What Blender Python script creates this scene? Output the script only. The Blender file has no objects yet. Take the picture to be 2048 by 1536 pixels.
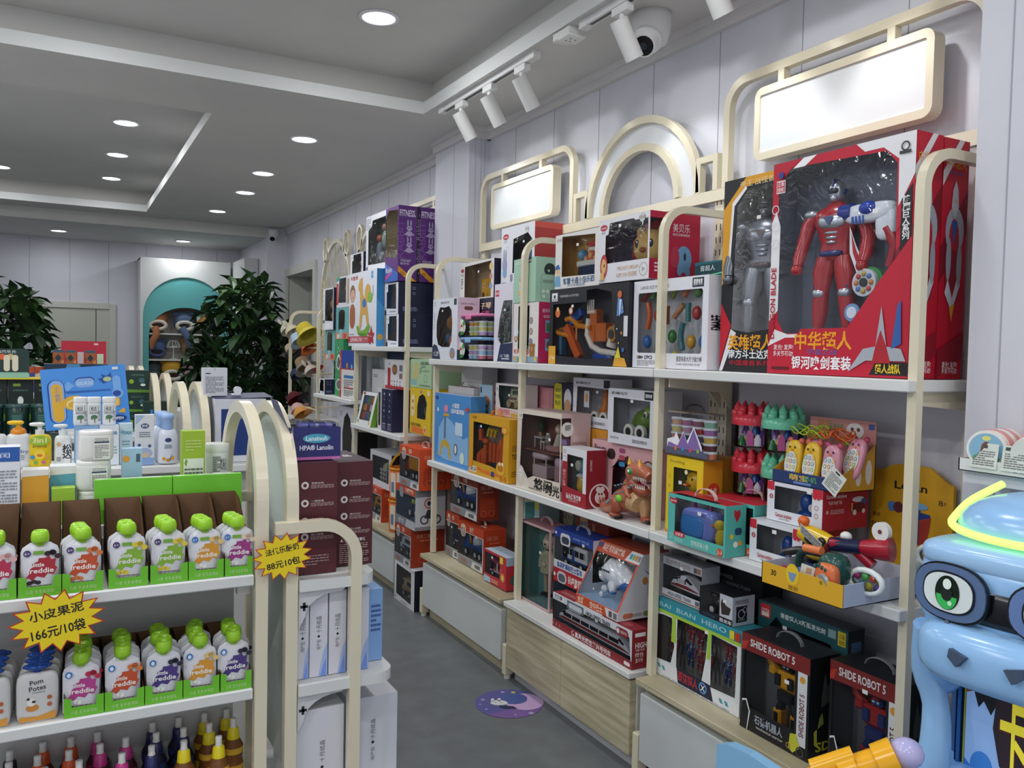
import bpy, math, random
from mathutils import Matrix, Vector, geometry
random.seed(7)
SC = bpy.context.scene
COL = SC.collection
PI = math.pi
cos, sin = math.cos, math.sin

# ------------------------------------------------------------------ camera, world, exposure
def setup_camera():
    yaw, pit, rol = [math.radians(a) for a in (28.64, -2.19, 1.242)]
    f = Vector((sin(yaw)*cos(pit), cos(yaw)*cos(pit), sin(pit)))
    r = Vector((cos(yaw), -sin(yaw), 0)); u = r.cross(f)
    r2 = r*cos(rol) + u*sin(rol); u2 = u*cos(rol) - r*sin(rol)
    cd = bpy.data.cameras.new('camera'); cd.sensor_width = 36; cd.lens = 1659/2048*36
    cd.clip_start = .05
    co = bpy.data.objects.new('camera', cd); COL.objects.link(co)
    m = Matrix((r2, u2, -f)).transposed().to_4x4(); m.translation = (0, 0, 1.6)
    co.matrix_world = m; SC.camera = co
setup_camera()
vs = SC.view_settings
vs.view_transform = 'Standard'; vs.look = 'None'; vs.gamma = 1; vs.use_curve_mapping = False
vs.exposure = -0.28
W = bpy.data.worlds.new('world'); SC.world = W; W.use_nodes = True
W.node_tree.nodes['Background'].inputs[0].default_value = (.70, .72, .76, 1)
W.node_tree.nodes['Background'].inputs[1].default_value = 1.3
LAMP_W = 8.0      # ceiling downlights
SPOT_W = 5.5     # track spots

# ------------------------------------------------------------------ materials
def lin(h):
    h = h.lstrip('#')
    if len(h) == 3: h = ''.join(c*2 for c in h)
    c = [int(h[i:i+2], 16)/255 for i in (0, 2, 4)]
    return tuple((x/12.92 if x <= .04045 else ((x+.055)/1.055)**2.4) for x in c) + (1,)
MC = {}
def M(spec):
    if spec in MC: return MC[spec]
    if not isinstance(spec, str): return spec
    h, _, k = spec.partition(':')
    m = bpy.data.materials.new('paint_' + spec.replace('#', '').replace(':', '_')); m.use_nodes = True
    nt = m.node_tree; b = nt.nodes['Principled BSDF']; c = lin(h)
    b.inputs['Base Color'].default_value = c; b.inputs['Roughness'].default_value = .5
    if k == 'g': b.inputs['Roughness'].default_value = .22
    elif k == 'm': b.inputs['Roughness'].default_value = .3; b.inputs['Metallic'].default_value = .75
    elif k == 'p':
        b.inputs['Roughness'].default_value = .95
        n = nt.nodes.new('ShaderNodeTexNoise'); n.inputs['Scale'].default_value = 220
        bp = nt.nodes.new('ShaderNodeBump'); bp.inputs['Strength'].default_value = .6; bp.inputs['Distance'].default_value = .004
        nt.links.new(n.outputs[0], bp.inputs['Height']); nt.links.new(bp.outputs[0], b.inputs['Normal'])
    elif k.startswith('e'):
        b.inputs['Emission Color'].default_value = c; b.inputs['Emission Strength'].default_value = float(k[1:])
    elif k in ('f', 'c'):
        nt.nodes.remove(b)
        t = nt.nodes.new('ShaderNodeBsdfTransparent'); g = nt.nodes.new('ShaderNodeBsdfGlossy')
        g.inputs['Roughness'].default_value = .08; t.inputs[0].default_value = c
        fr = nt.nodes.new('ShaderNodeFresnel'); fr.inputs[0].default_value = 1.36
        mx = nt.nodes.new('ShaderNodeMixShader'); o = nt.nodes['Material Output']
        n = nt.nodes.new('ShaderNodeTexNoise'); n.inputs['Scale'].default_value = 14 if k == 'f' else 4
        n.inputs['Distortion'].default_value = 1.5
        bp = nt.nodes.new('ShaderNodeBump'); bp.inputs['Strength'].default_value = .45 if k == 'f' else .12
        bp.inputs['Distance'].default_value = .006
        L = nt.links.new; L(n.outputs[0], bp.inputs['Height']); L(bp.outputs[0], g.inputs['Normal'])
        tc = nt.nodes.new('ShaderNodeTexCoord'); L(tc.outputs['Object'], n.inputs['Vector'])
        L(fr.outputs[0], mx.inputs[0]); L(t.outputs[0], mx.inputs[1]); L(g.outputs[0], mx.inputs[2]); L(mx.outputs[0], o.inputs[0])
    MC[spec] = m
    return m
def nodemat(name, base, rough, fn):
    m = bpy.data.materials.new(name); m.use_nodes = True; nt = m.node_tree
    b = nt.nodes['Principled BSDF']; b.inputs['Base Color'].default_value = lin(base); b.inputs['Roughness'].default_value = rough
    fn(nt, b, nt.nodes.new, nt.links.new); return m
def _noise_mix(c1, c2, scale, stretch=(1, 1, 1), bump=0, detail=4):
    def fn(nt, b, N, L):
        tc = N('ShaderNodeTexCoord'); mp = N('ShaderNodeMapping'); mp.inputs['Scale'].default_value = stretch
        n = N('ShaderNodeTexNoise'); n.inputs['Scale'].default_value = scale; n.inputs['Detail'].default_value = detail
        cr = N('ShaderNodeValToRGB'); cr.color_ramp.elements[0].color = lin(c1); cr.color_ramp.elements[1].color = lin(c2)
        cr.color_ramp.elements[0].position = .35; cr.color_ramp.elements[1].position = .68
        L(tc.outputs['Object'], mp.inputs[0]); L(mp.outputs[0], n.inputs['Vector']); L(n.outputs[0], cr.inputs[0]); L(cr.outputs[0], b.inputs['Base Color'])
        if bump:
            bp = N('ShaderNodeBump'); bp.inputs['Strength'].default_value = bump; bp.inputs['Distance'].default_value = .002
            L(n.outputs[0], bp.inputs['Height']); L(bp.outputs[0], b.inputs['Normal'])
    return fn
MC['floor'] = nodemat('floor_tile', '#606569', .42, _noise_mix('#666a6c', '#707577', 9, bump=.05))
MC['wood'] = nodemat('pale_oak', '#cbc2a4', .5, _noise_mix('#a99f80', '#d2c8ab', 5, (.5, 1, 9), 0, 7))
MC['wall'] = nodemat('wall_panel', '#cbccd2', .5, _noise_mix('#d2d3dc', '#d8d9e1', 3))
MC['ceiling'] = nodemat('ceiling_paint', '#c9c8c6', .8, _noise_mix('#cfcecb', '#d5d4d0', 2))
CRE = '#e3dac0:g'      # cream powder-coated frames
WHT = '#dfe0de'        # white shelf boards

# ------------------------------------------------------------------ glyphs
GC = {}
def glyph(s, bold=0.0):
    k = (s, bold)
    if k in GC: return GC[k]
    cu = bpy.data.curves.new('t', 'FONT'); cu.body = s; cu.resolution_u = 2; cu.offset = bold; cu.size = 1
    ob = bpy.data.objects.new('t', cu)
    me = bpy.data.meshes.new_from_object(ob)
    v = [tuple(x.co[:2]) for x in me.vertices]; me.calc_loop_triangles()
    f = [tuple(p.vertices) for p in me.loop_triangles]
    bpy.data.objects.remove(ob); bpy.data.curves.remove(cu); bpy.data.meshes.remove(me)
    if v:
        x0 = min(a[0] for a in v); x1 = max(a[0] for a in v); y0 = min(a[1] for a in v); y1 = max(a[1] for a in v)
        v = [(a[0]-(x0+x1)/2, a[1]-(y0+y1)/2) for a in v]
    else: x0 = y0 = 0; x1 = y1 = 1
    GC[k] = (v, f, x1-x0, y1-y0); return GC[k]

def rrect(x, y, w, h, r, n=5):
    r = min(r, w/2, h/2)
    if r <= 0: return [(x, y), (x+w, y), (x+w, y+h), (x, y+h)]
    out = []
    for cx, cy, a in ((x+w-r, y+r, -90), (x+w-r, y+h-r, 0), (x+r, y+h-r, 90), (x+r, y+r, 180)):
        for i in range(n+1):
            t = math.radians(a+90*i/n); out.append((cx+r*cos(t), cy+r*sin(t)))
    return out
def ell(cx, cy, rx, ry, n=20, a0=0, a1=360):
    return [(cx+rx*cos(math.radians(a0+(a1-a0)*i/n)), cy+ry*sin(math.radians(a0+(a1-a0)*i/n))) for i in range(n if a1-a0 == 360 else n+1)]

# ------------------------------------------------------------------ mesh builder
class MB:
    def __init__(s): s.v = []; s.f = []; s.m = []; s.sm = []; s.mats = []; s.T = Matrix()
    def mi(s, c):
        if c not in s.mats: s.mats.append(c)
        return s.mats.index(c)
    def add(s, vs, fs, c, smooth=False):
        o = len(s.v); T = s.T; i = s.mi(c)
        s.v += [tuple(T @ Vector(p)) for p in vs]
        for f in fs: s.f.append([o+k for k in f]); s.m.append(i); s.sm.append(smooth)
        return s
    def box(s, x0, y0, z0, x1, y1, z1, c):
        v = [(x, y, z) for z in (z0, z1) for y in (y0, y1) for x in (x0, x1)]
        return s.add(v, [(0, 2, 3, 1), (4, 5, 7, 6), (0, 1, 5, 4), (2, 6, 7, 3), (0, 4, 6, 2), (1, 3, 7, 5)], c)
    def bev(s, x0, y0, z0, x1, y1, z1, c, b=.004):
        """box with bevelled edges"""
        v = []; idx = {}
        for ix, (x, xs) in enumerate(((x0, 1), (x1, -1))):
            for iy, (y, ys) in enumerate(((y0, 1), (y1, -1))):
                for iz, (z, zs) in enumerate(((z0, 1), (z1, -1))):
                    idx[ix, iy, iz] = len(v); v += [(x, y+ys*b, z+zs*b), (x+xs*b, y, z+zs*b), (x+xs*b, y+ys*b, z)]
        f = []
        for a in (0, 1):
            q = [(a, 0, 0), (a, 1, 0), (a, 1, 1), (a, 0, 1)]; f.append([idx[k] for k in q])
            q = [(0, a, 0), (1, a, 0), (1, a, 1), (0, a, 1)]; f.append([idx[k]+1 for k in q])
            q = [(0, 0, a), (1, 0, a), (1, 1, a), (0, 1, a)]; f.append([idx[k]+2 for k in q])
            for c2 in (0, 1):
                f.append([idx[a, c2, 0]+0, idx[a, c2, 0]+1, idx[a, c2, 1]+1, idx[a, c2, 1]+0])
                f.append([idx[a, 0, c2]+0, idx[a, 0, c2]+2, idx[a, 1, c2]+2, idx[a, 1, c2]+0])
                f.append([idx[0, a, c2]+1, idx[0, a, c2]+2, idx[1, a, c2]+2, idx[1, a, c2]+1])
        for k in idx.values(): f.append([k, k+1, k+2])
        return s.add(v, f, c)
    def cyl(s, p0, p1, r0, r1=None, c='#fff', n=14, caps=True, smooth=True):
        r1 = r0 if r1 is None else r1; p0 = Vector(p0); p1 = Vector(p1); d = (p1-p0).normalized()
        a = d.orthogonal().normalized(); b = d.cross(a)
        v = []
        for p, r in ((p0, r0), (p1, r1)):
            v += [p+(a*cos(2*PI*i/n)+b*sin(2*PI*i/n))*r for i in range(n)]
        s.add(v, [(i, (i+1) % n, n+(i+1) % n, n+i) for i in range(n)], c, smooth)
        if caps: s.add(v, [tuple(range(n))[::-1], tuple(range(n, 2*n))], c)
        return s
    def lathe(s, prof, c, o=(0, 0, 0), n=18, smooth=True, sx=1, sy=1):
        v = []; 
        for r, z in prof: v += [(o[0]+sx*r*cos(2*PI*i/n), o[1]+sy*r*sin(2*PI*i/n), o[2]+z) for i in range(n)]
        f = [(j*n+i, j*n+(i+1) % n, (j+1)*n+(i+1) % n, (j+1)*n+i) for j in range(len(prof)-1) for i in range(n)]
        return s.add(v, f, c, smooth)
    def sq(s, c0, r, c, e=1.0, n=14, e2=None):
        """superellipsoid: e=1 ellipsoid, e->0 box"""
        e2 = e if e2 is None else e2
        pw = lambda w, m: math.copysign(abs(w)**m, w)
        v = []; f = []; h = max(6, n//2+1)
        if isinstance(r, (int, float)): r = (r, r, r)
        for j in range(h+1):
            a = -PI/2+PI*j/h
            for i in range(n):
                t = 2*PI*i/n
                v.append((c0[0]+r[0]*pw(cos(a), e)*pw(cos(t), e2), c0[1]+r[1]*pw(cos(a), e)*pw(sin(t), e2), c0[2]+r[2]*pw(sin(a), e)))
        f = [(j*n+i, j*n+(i+1) % n, (j+1)*n+(i+1) % n, (j+1)*n+i) for j in range(h) for i in range(n)]
        return s.add(v, f, c, True)
    def tube(s, pts, r, c, n=8, closed=False, caps=True):
        pts = [Vector(p) for p in pts]; rs = r if isinstance(r, (list, tuple)) else [r]*len(pts); N = len(pts)
        v = []; a = None
        for k, p in enumerate(pts):
            q0 = pts[(k-1) % N] if (closed or k > 0) else p; q1 = pts[(k+1) % N] if (closed or k < N-1) else p
            d = (q1-q0).normalized()
            a = d.orthogonal().normalized() if a is None else (a-d*a.dot(d)).normalized()
            b = d.cross(a)
            v += [p+(a*cos(2*PI*i/n)+b*sin(2*PI*i/n))*rs[k] for i in range(n)]
        K = N if closed else N-1
        s.add(v, [(k*n+i, k*n+(i+1) % n, ((k+1) % N)*n+(i+1) % n, ((k+1) % N)*n+i) for k in range(K) for i in range(n)], c, True)
        if caps and not closed: s.add(v, [tuple(range(n))[::-1], tuple(range((N-1)*n, N*n))], c)
        return s
    def sweep(s, pts, w, d, nrm, c, closed=False):
        """rectangular section swept along a planar path; d = size along the plane normal nrm, w = size in the plane"""
        pts = [Vector(p) for p in pts]; nrm = Vector(nrm).normalized(); N = len(pts); v = []
        for k, p in enumerate(pts):
            q0 = pts[(k-1) % N] if (closed or k > 0) else None; q1 = pts[(k+1) % N] if (closed or k < N-1) else None
            d0 = (p-q0).normalized() if q0 is not None else None; d1 = (q1-p).normalized() if q1 is not None else None
            d0 = d0 or d1; d1 = d1 or d0
            t = (d0+d1).normalized(); sd = t.cross(nrm).normalized(); k2 = 1/max(.4, t.dot(d0))
            v += [p+sd*w/2*k2+nrm*d/2, p-sd*w/2*k2+nrm*d/2, p-sd*w/2*k2-nrm*d/2, p+sd*w/2*k2-nrm*d/2]
        K = N if closed else N-1
        s.add(v, [(k*4+i, k*4+(i+1) % 4, ((k+1) % N)*4+(i+1) % 4, ((k+1) % N)*4+i) for k in range(K) for i in range(4)], c)
        if not closed: s.add(v, [(3, 2, 1, 0), tuple(range(4*N-4, 4*N))], c)
        return s
    def poly(s, pts, c, w=0.0, holes=()):
        """flat polygon in the current local x-y plane at height w"""
        loops = [[Vector((p[0], p[1], 0)) for p in pts]]+[[Vector((p[0], p[1], 0)) for p in h] for h in holes]
        v = [(p[0], p[1], w) for lp in loops for p in lp]
        if not holes and len(pts) <= 4: return s.add(v, [tuple(range(len(pts)))], c)
        return s.add(v, [t for t in geometry.tessellate_polygon(loops)], c)
    def prism(s, pts, h, c, holes=(), w=0.0, c2=None):
        s.poly(pts, c, w+h, holes); s.poly(pts, c2 or c, w, holes)
        for lp in [pts]+list(holes):
            n = len(lp); v = [(p[0], p[1], w) for p in lp]+[(p[0], p[1], w+h) for p in lp]
            s.add(v, [(i, (i+1) % n, n+(i+1) % n, n+i) for i in range(n)], c2 or c)
        return s
    def text(s, t, x, y, size, c, w=0.0, fit=0, rot=0, bold=0.0, stack=False):
        if stack:
            n = len(t)
            for i, ch in enumerate(t): s.text(ch, x, y+size*1.12*((n-1)/2-i), size, c, w, 0, 0, bold)
            return s
        v, f, tw, th = glyph(t, bold)
        k = size/.72; kx = k if not fit else fit/tw
        if not fit and tw*k > 10: kx = k
        a = math.radians(rot); ca, sa = cos(a), sin(a)
        return s.add([(x+(p[0]*kx*ca-p[1]*k*sa), y+(p[0]*kx*sa+p[1]*k*ca), w) for p in v], f, c)
    # small drawing language for printed faces, coordinates in fractions of the face
    def gfx(s, T0, Wd, Ht, code, w0=.0004):
        T = s.T; s.T = T @ T0; w = w0
        for it in code.split(';'):
            it = it.strip()
            if not it: continue
            a = it.split(' '); op = a[0]; n = a[1:]
            F = lambda i: float(n[i])
            if op == 'R': s.poly(rrect(F(0)*Wd, F(1)*Ht, F(2)*Wd, F(3)*Ht, (F(5) if len(n) > 5 else 0)*min(Wd, Ht)), n[4], w)
            elif op == 'C': s.poly(ell(F(0)*Wd, F(1)*Ht, F(2)*Ht, F(2)*Ht, 18), n[3], w)
            elif op == 'E': s.poly(ell(F(0)*Wd, F(1)*Ht, F(2)*Wd, F(3)*Ht, 22), n[4], w)
            elif op == 'O': s.poly(ell(F(0)*Wd, F(1)*Ht, F(2)*Ht, F(2)*Ht, 22), n[4], w, [ell(F(0)*Wd, F(1)*Ht, (F(2)-F(3))*Ht, (F(2)-F(3))*Ht, 22)])
            elif op == 'P': s.poly([(float(n[i])*Wd, float(n[i+1])*Ht) for i in range(1, len(n)-1, 2)], n[0], w)
            elif op in ('T', 'TB', 'V', 'VB', 'S', 'SB'):
                # x y size colour fit text
                t = ' '.join(n[5:]); s.text(t, F(0)*Wd, F(1)*Ht, F(2)*Ht, n[3], w, (F(4)*(Ht if op[0] == 'V' else Wd)), 90 if op[0] == 'V' else 0, .022 if op.endswith('B') else 0, op[0] == 'S')
            elif op == 'B':   # x y w h rows colour : rows of small print
                x, y, ww, hh = F(0)*Wd, F(1)*Ht, F(2)*Wd, F(3)*Ht; R_ = int(n[4]); rnd = random.Random(R_*17+int(x*9999))
                for j in range(R_):
                    yy = y+hh*(1-(j+.8)/R_); xx = x; lim = x+ww*(1 if j % 4 != 3 else .55)
                    while xx < lim-ww*.04:
                        l = min(lim-xx, ww*rnd.uniform(.06, .24)); s.poly([(xx, yy), (xx+l, yy), (xx+l, yy+hh/R_*.5), (xx, yy+hh/R_*.5)], n[5], w); xx += l+ww*.03
            w += .00016
        s.T = T
        return s
    def build(s, name, parent=None, loc=None, rotz=0, **kw):
        me = bpy.data.meshes.new(name); me.from_pydata([tuple(p) for p in s.v], [], s.f)
        for c in s.mats: me.materials.append(M(c))
        me.polygons.foreach_set('material_index', s.m); me.polygons.foreach_set('use_smooth', s.sm); me.update()
        o = bpy.data.objects.new(name, me); COL.objects.link(o)
        if parent: o.parent = parent
        if loc is not None: o.location = loc
        if rotz: o.rotation_euler = (0, 0, rotz)
        for k, v in kw.items(): o[k] = v
        return o
def thing(name, label, cat, loc=(0, 0, 0), rotz=0, group=None):
    o = bpy.data.objects.new(name, None); COL.objects.link(o); o.location = loc; o.rotation_euler = (0, 0, rotz)
    o.empty_display_size = .05; o['label'] = label; o['category'] = cat
    if group: o['group'] = group
    return o
def dup(r, loc, rotz=None, label=None, group=None):
    c = r.copy(); COL.objects.link(c); c.location = loc
    if rotz is not None: c.rotation_euler = (0, 0, rotz)
    if label: c['label'] = label
    if group: c['group'] = group
    for ch in list(r.children):
        d = ch.copy(); COL.objects.link(d); d.parent = c
        for g in list(ch.children):
            e = g.copy(); COL.objects.link(e); e.parent = d
    return c
def struct(mb, name, **kw): return mb.build(name, kind='structure', **kw)
# frames of the faces of a box W x D x H standing at the origin with its front at y=0
def FR(Wd, D, H): return Matrix(((1, 0, 0, 0), (0, 0, -1, 0), (0, 1, 0, 0), (0, 0, 0, 1)))
def RT(Wd, D, H): return Matrix(((0, 0, 1, Wd), (1, 0, 0, 0), (0, 1, 0, 0), (0, 0, 0, 1)))
def LF(Wd, D, H): return Matrix(((0, 0, -1, 0), (-1, 0, 0, D), (0, 1, 0, 0), (0, 0, 0, 1)))
def TP(Wd, D, H): return Matrix(((1, 0, 0, 0), (0, 1, 0, 0), (0, 0, 1, H), (0, 0, 0, 1)))

# ------------------------------------------------------------------ room
XW, XF, ZC, ZR = 2.36, 1.93, 2.99, 3.2
def room():
    mb = MB(); mb.box(-3.4, -2.6, -.05, 2.7, 12, 0, 'floor'); 
    for y in (.35, 2.15, 3.95, 5.75, 7.55): mb.box(-3.4, y, 0, 2.3, y+.003, .0006, '#787d80')
    for x in (-1.2, .6, 1.35): mb.box(x, -2.6, 0, x+.003, 10, .0006, '#73787b')
    struct(mb, 'floor')
    # right wall with panel seams, doorway far down
    mb = MB(); mb.T = Matrix(((0, 0, 1, XW), (1, 0, 0, 0), (0, 1, 0, 0), (0, 0, 0, 1)))
    mb.prism([(-2.6, 0), (8.66, 0), (8.66, 2.45), (9.9, 2.45), (9.9, 0), (12, 0), (12, 3.2), (-2.6, 3.2)], .12, 'wall')
    mb.T = Matrix()
    for i in range(24):
        y = 1.751+.4305*(i-6)
        if y < 8.6: mb.box(XW-.0012, y, .1, XW+.001, y+.0035, 2.95, '#9a9ba6')
    struct(mb, 'wall_right')
    mb = MB()   # crown moulding
    mb.sweep([(XW-.012, -2.6, 2.955), (XW-.012, 4.72, 2.955)], .075, .024, (1, 0, 0), '#d9d6d6')
    mb.sweep([(XW-.02, -2.6, 2.975), (XW-.02, 4.72, 2.975)], .03, .04, (1, 0, 0), '#dedbdb')
    mb.sweep([(XW-.012, 5.2, 2.955), (XW-.012, 9.92, 2.955)], .075, .024, (1, 0, 0), '#d9d6d6')
    mb.sweep([(XW-.02, 5.2, 2.975), (XW-.02, 9.92, 2.975)], .03, .04, (1, 0, 0), '#dedbdb')
    for z, t, d in ((2.955, .075, .024), (2.975, .03, .04)):
        mb.box(2.22-d, 4.68-d, z-t/2, 2.22, 5.2, z+t/2, '#d9d6d6'); mb.box(2.22-d, 4.68-d, z-t/2, XW, 4.68, z+t/2, '#d9d6d6')
    struct(mb, 'trim_1')
    mb = MB(); mb.box(2.22, 4.68, 0, XW, 5.2, 2.99, 'wall')
    for x in (2.26, 2.3, 2.325): mb.box(x, 4.678, 0, x+.003, 4.68, 2.93, '#b5b4be')
    mb.box(2.2185, 4.9, 0, 2.22, 4.903, 2.93, '#b5b4be')
    struct(mb, 'wall_pilaster')
    mb = MB(); mb.box(2.085, -2.6, 0, 2.5, 1.335, 3.0, 'wall'); mb.box(2.0835, 1.25, 0, 2.085, 1.253, 2.99, '#a9aab5')
    struct(mb, 'wall_near_right')
    mb = MB(); mb.box(-3.4, 11.6, 0, 2.7, 11.7, 3.1, 'wall')
    for i in range(12):
        x = -2.9+.43*i
        mb.box(x, 11.598, 0, x+.004, 11.6, 2.87, '#8f909a')
    struct(mb, 'wall_back')
    mb = MB(); mb.box(-3.4, -2.6, 0, -3.2, 12, 3.1, 'wall'); struct(mb, 'wall_left')
    mb = MB(); mb.box(2.12, 9.92, 0, 2.5, 11.6, 2.99, 'wall'); struct(mb, 'wall_column')
    # ceiling: soffit with two recessed coffers
    A = [(-2.6, -2.2), (1.88, -2.2), (1.88, 4.6), (-2.6, 4.6)]; B = [(-2.6, 5.29), (.80, 5.29), (.80, 9.55), (-2.6, 9.55)]
    mb = MB()
    mb.poly([(-3.4, -2.6), (2.7, -2.6), (2.7, 9.95), (-3.4, 9.95)], 'ceiling', ZC, [A, B])
    for Q, e in ((A, .09), (B, .09)):
        x0, y0, x1, y1 = Q[0][0], Q[0][1], Q[2][0], Q[2][1]; P = [(x0-e, y0-e), (x1+e, y0-e), (x1+e, y1+e), (x0-e, y1+e)]
        for i in range(4):
            a, b = Q[i], Q[(i+1) % 4]; mb.add([(*a, ZC), (*b, ZC), (*b, ZC+.07), (*a, ZC+.07)], [(0, 1, 2, 3)], '#d8dad8')
            a, b = P[i], P[(i+1) % 4]; mb.add([(*a, ZC+.069), (*b, ZC+.069), (*b, ZR), (*a, ZR)], [(0, 1, 2, 3)], 'ceiling')
        mb.poly(P, 'ceiling', ZC+.07, [Q]); mb.poly(P, 'ceiling', ZR)
    mb.poly([(-3.4, 9.95), (2.7, 9.95), (2.7, 12), (-3.4, 12)], 'ceiling', 2.875)
    mb.add([(-3.4, 9.95, 2.875), (2.7, 9.95, 2.875), (2.7, 9.95, ZC), (-3.4, 9.95, ZC)], [(0, 1, 2, 3)], 'ceiling')
    mb.box(-3.4, -2.6, 3.25, 2.7, 12, 3.3, 'ceiling')
    struct(mb, 'ceiling')
    # doors
    mb = MB(); c = '#c9cabf'
    mb.box(-.27, 11.57, 0, -.2, 11.6, 2.09, c); mb.box(.55, 11.57, 0, .62, 11.6, 2.09, c); mb.box(-.27, 11.565, 2.03, .55, 11.6, 2.1, c)
    mb.box(-.2, 11.585, 0, .395, 11.6, 2.025, '#bfc0b4'); mb.box(.405, 11.585, 0, .55, 11.6, 2.025, '#c2c3b8')
    mb.box(.395, 11.59, 0, .405, 11.6, 2.025, '#3b3b38')
    struct(mb, 'door_1')
    mb = MB(); c = '#cccdc4'
    for y in (8.6, 9.86): mb.box(2.33, y, 0, 2.372, y+.09, 2.43, c)
    mb.box(2.33, 8.6, 2.43, 2.372, 9.95, 2.52, c); mb.box(2.366, 8.6, 0, 2.60, 8.68, 2.6, c); mb.box(2.6, 8.5, 0, 2.62, 10.1, 2.7, '#b7b9b4')
    mb.box(2.366, 9.86, 0, 2.6, 9.96, 2.6, c); mb.box(2.368, 8.6, 2.43, 2.6, 9.96, 2.6, c)
    struct(mb, 'door_2')
room()

# ------------------------------------------------------------------ lamps
LAMPS = []
def downlight(x, y, z, lab, s=1.0):
    t = thing('ceiling_downlight', lab, 'ceiling light', (x, y, z), 0, 'recessed ceiling downlights')
    mb = MB(); mb.lathe([(.083, 0), (.098, -.001), (.097, -.006), (.08, -.009), (.0765, .0)], '#e6e6ea', n=28); mb.build('trim_ring', t)
    mb = MB(); mb.poly(ell(0, 0, .0765, .0765, 28), '#f4f6ff:e14', -.004); mb.build('diffuser', t)
    ld = bpy.data.lights.new('lamp_light', 'AREA'); ld.shape = 'DISK'; ld.size = .15; ld.energy = LAMP_W*s; ld.color = (.97, .985, 1)
    lo = bpy.data.objects.new('lamp_light', ld); COL.objects.link(lo); lo.parent = t; lo.location = (0, 0, -.012)
DL = [(1.35, 3.89, ZR, 'large bright downlight in the near ceiling recess, closest to the camera'),
      (1.43, 5.58, ZC, 'nearest downlight of the right-hand row on the lower ceiling'),
      (1.43, 6.85, ZC, 'second downlight of the right-hand row, counted from the near ceiling recess'),
      (1.47, 7.79, ZC, 'third downlight of the right-hand row, just before the last of the row'),
      (1.43, 9.03, ZC, 'last downlight of the right-hand row, nearest the corner camera'),
      (.42, 6.68, ZR, 'nearest downlight inside the far rectangular ceiling recess'),
      (.43, 7.84, ZR, 'middle downlight of the three inside the far ceiling recess'),
      (.44, 8.98, ZR, 'farthest of the three right-hand downlights inside the far ceiling recess'),
      (-.48, 9.0, ZR, 'downlight cut by the left edge of the picture in the far recess'),
      (-.01, 10.84, 2.875, 'downlight near the back wall above the pale door'),
      (1.33, 10.92, 2.875, 'downlight near the back wall above the teal arch cabinet')]
for a in DL: downlight(*a, 1 if a[1] < 6 else .65)
for x, y, z in ((.1, 3.9, ZR), (-1.3, 3.9, ZR), (1.35, 2.0, ZR), (.1, 2.0, ZR), (-1.3, 2.0, ZR), (1.35, .2, ZR), (.1, .2, ZR), (-1.3, .2, ZR), (1.3, -1.4, ZR), (-.6, -1.4, ZR),
                (-1.4, 6.68, ZR), (-1.4, 7.84, ZR), (-.48, 6.68, ZR), (-2.2, 3.9, ZR), (-2.2, 2.0, ZR), (-2.2, .2, ZR), (-2.2, 7.84, ZR)):
    downlight(x, y, z, 'recessed white downlight added for fill light, unseen, outside the framed part of the ceiling', (1.3 if y > 5 else 2.2) if x < 0 else 1)  # unseen downlights added to fill the room, stronger on the left

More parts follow.
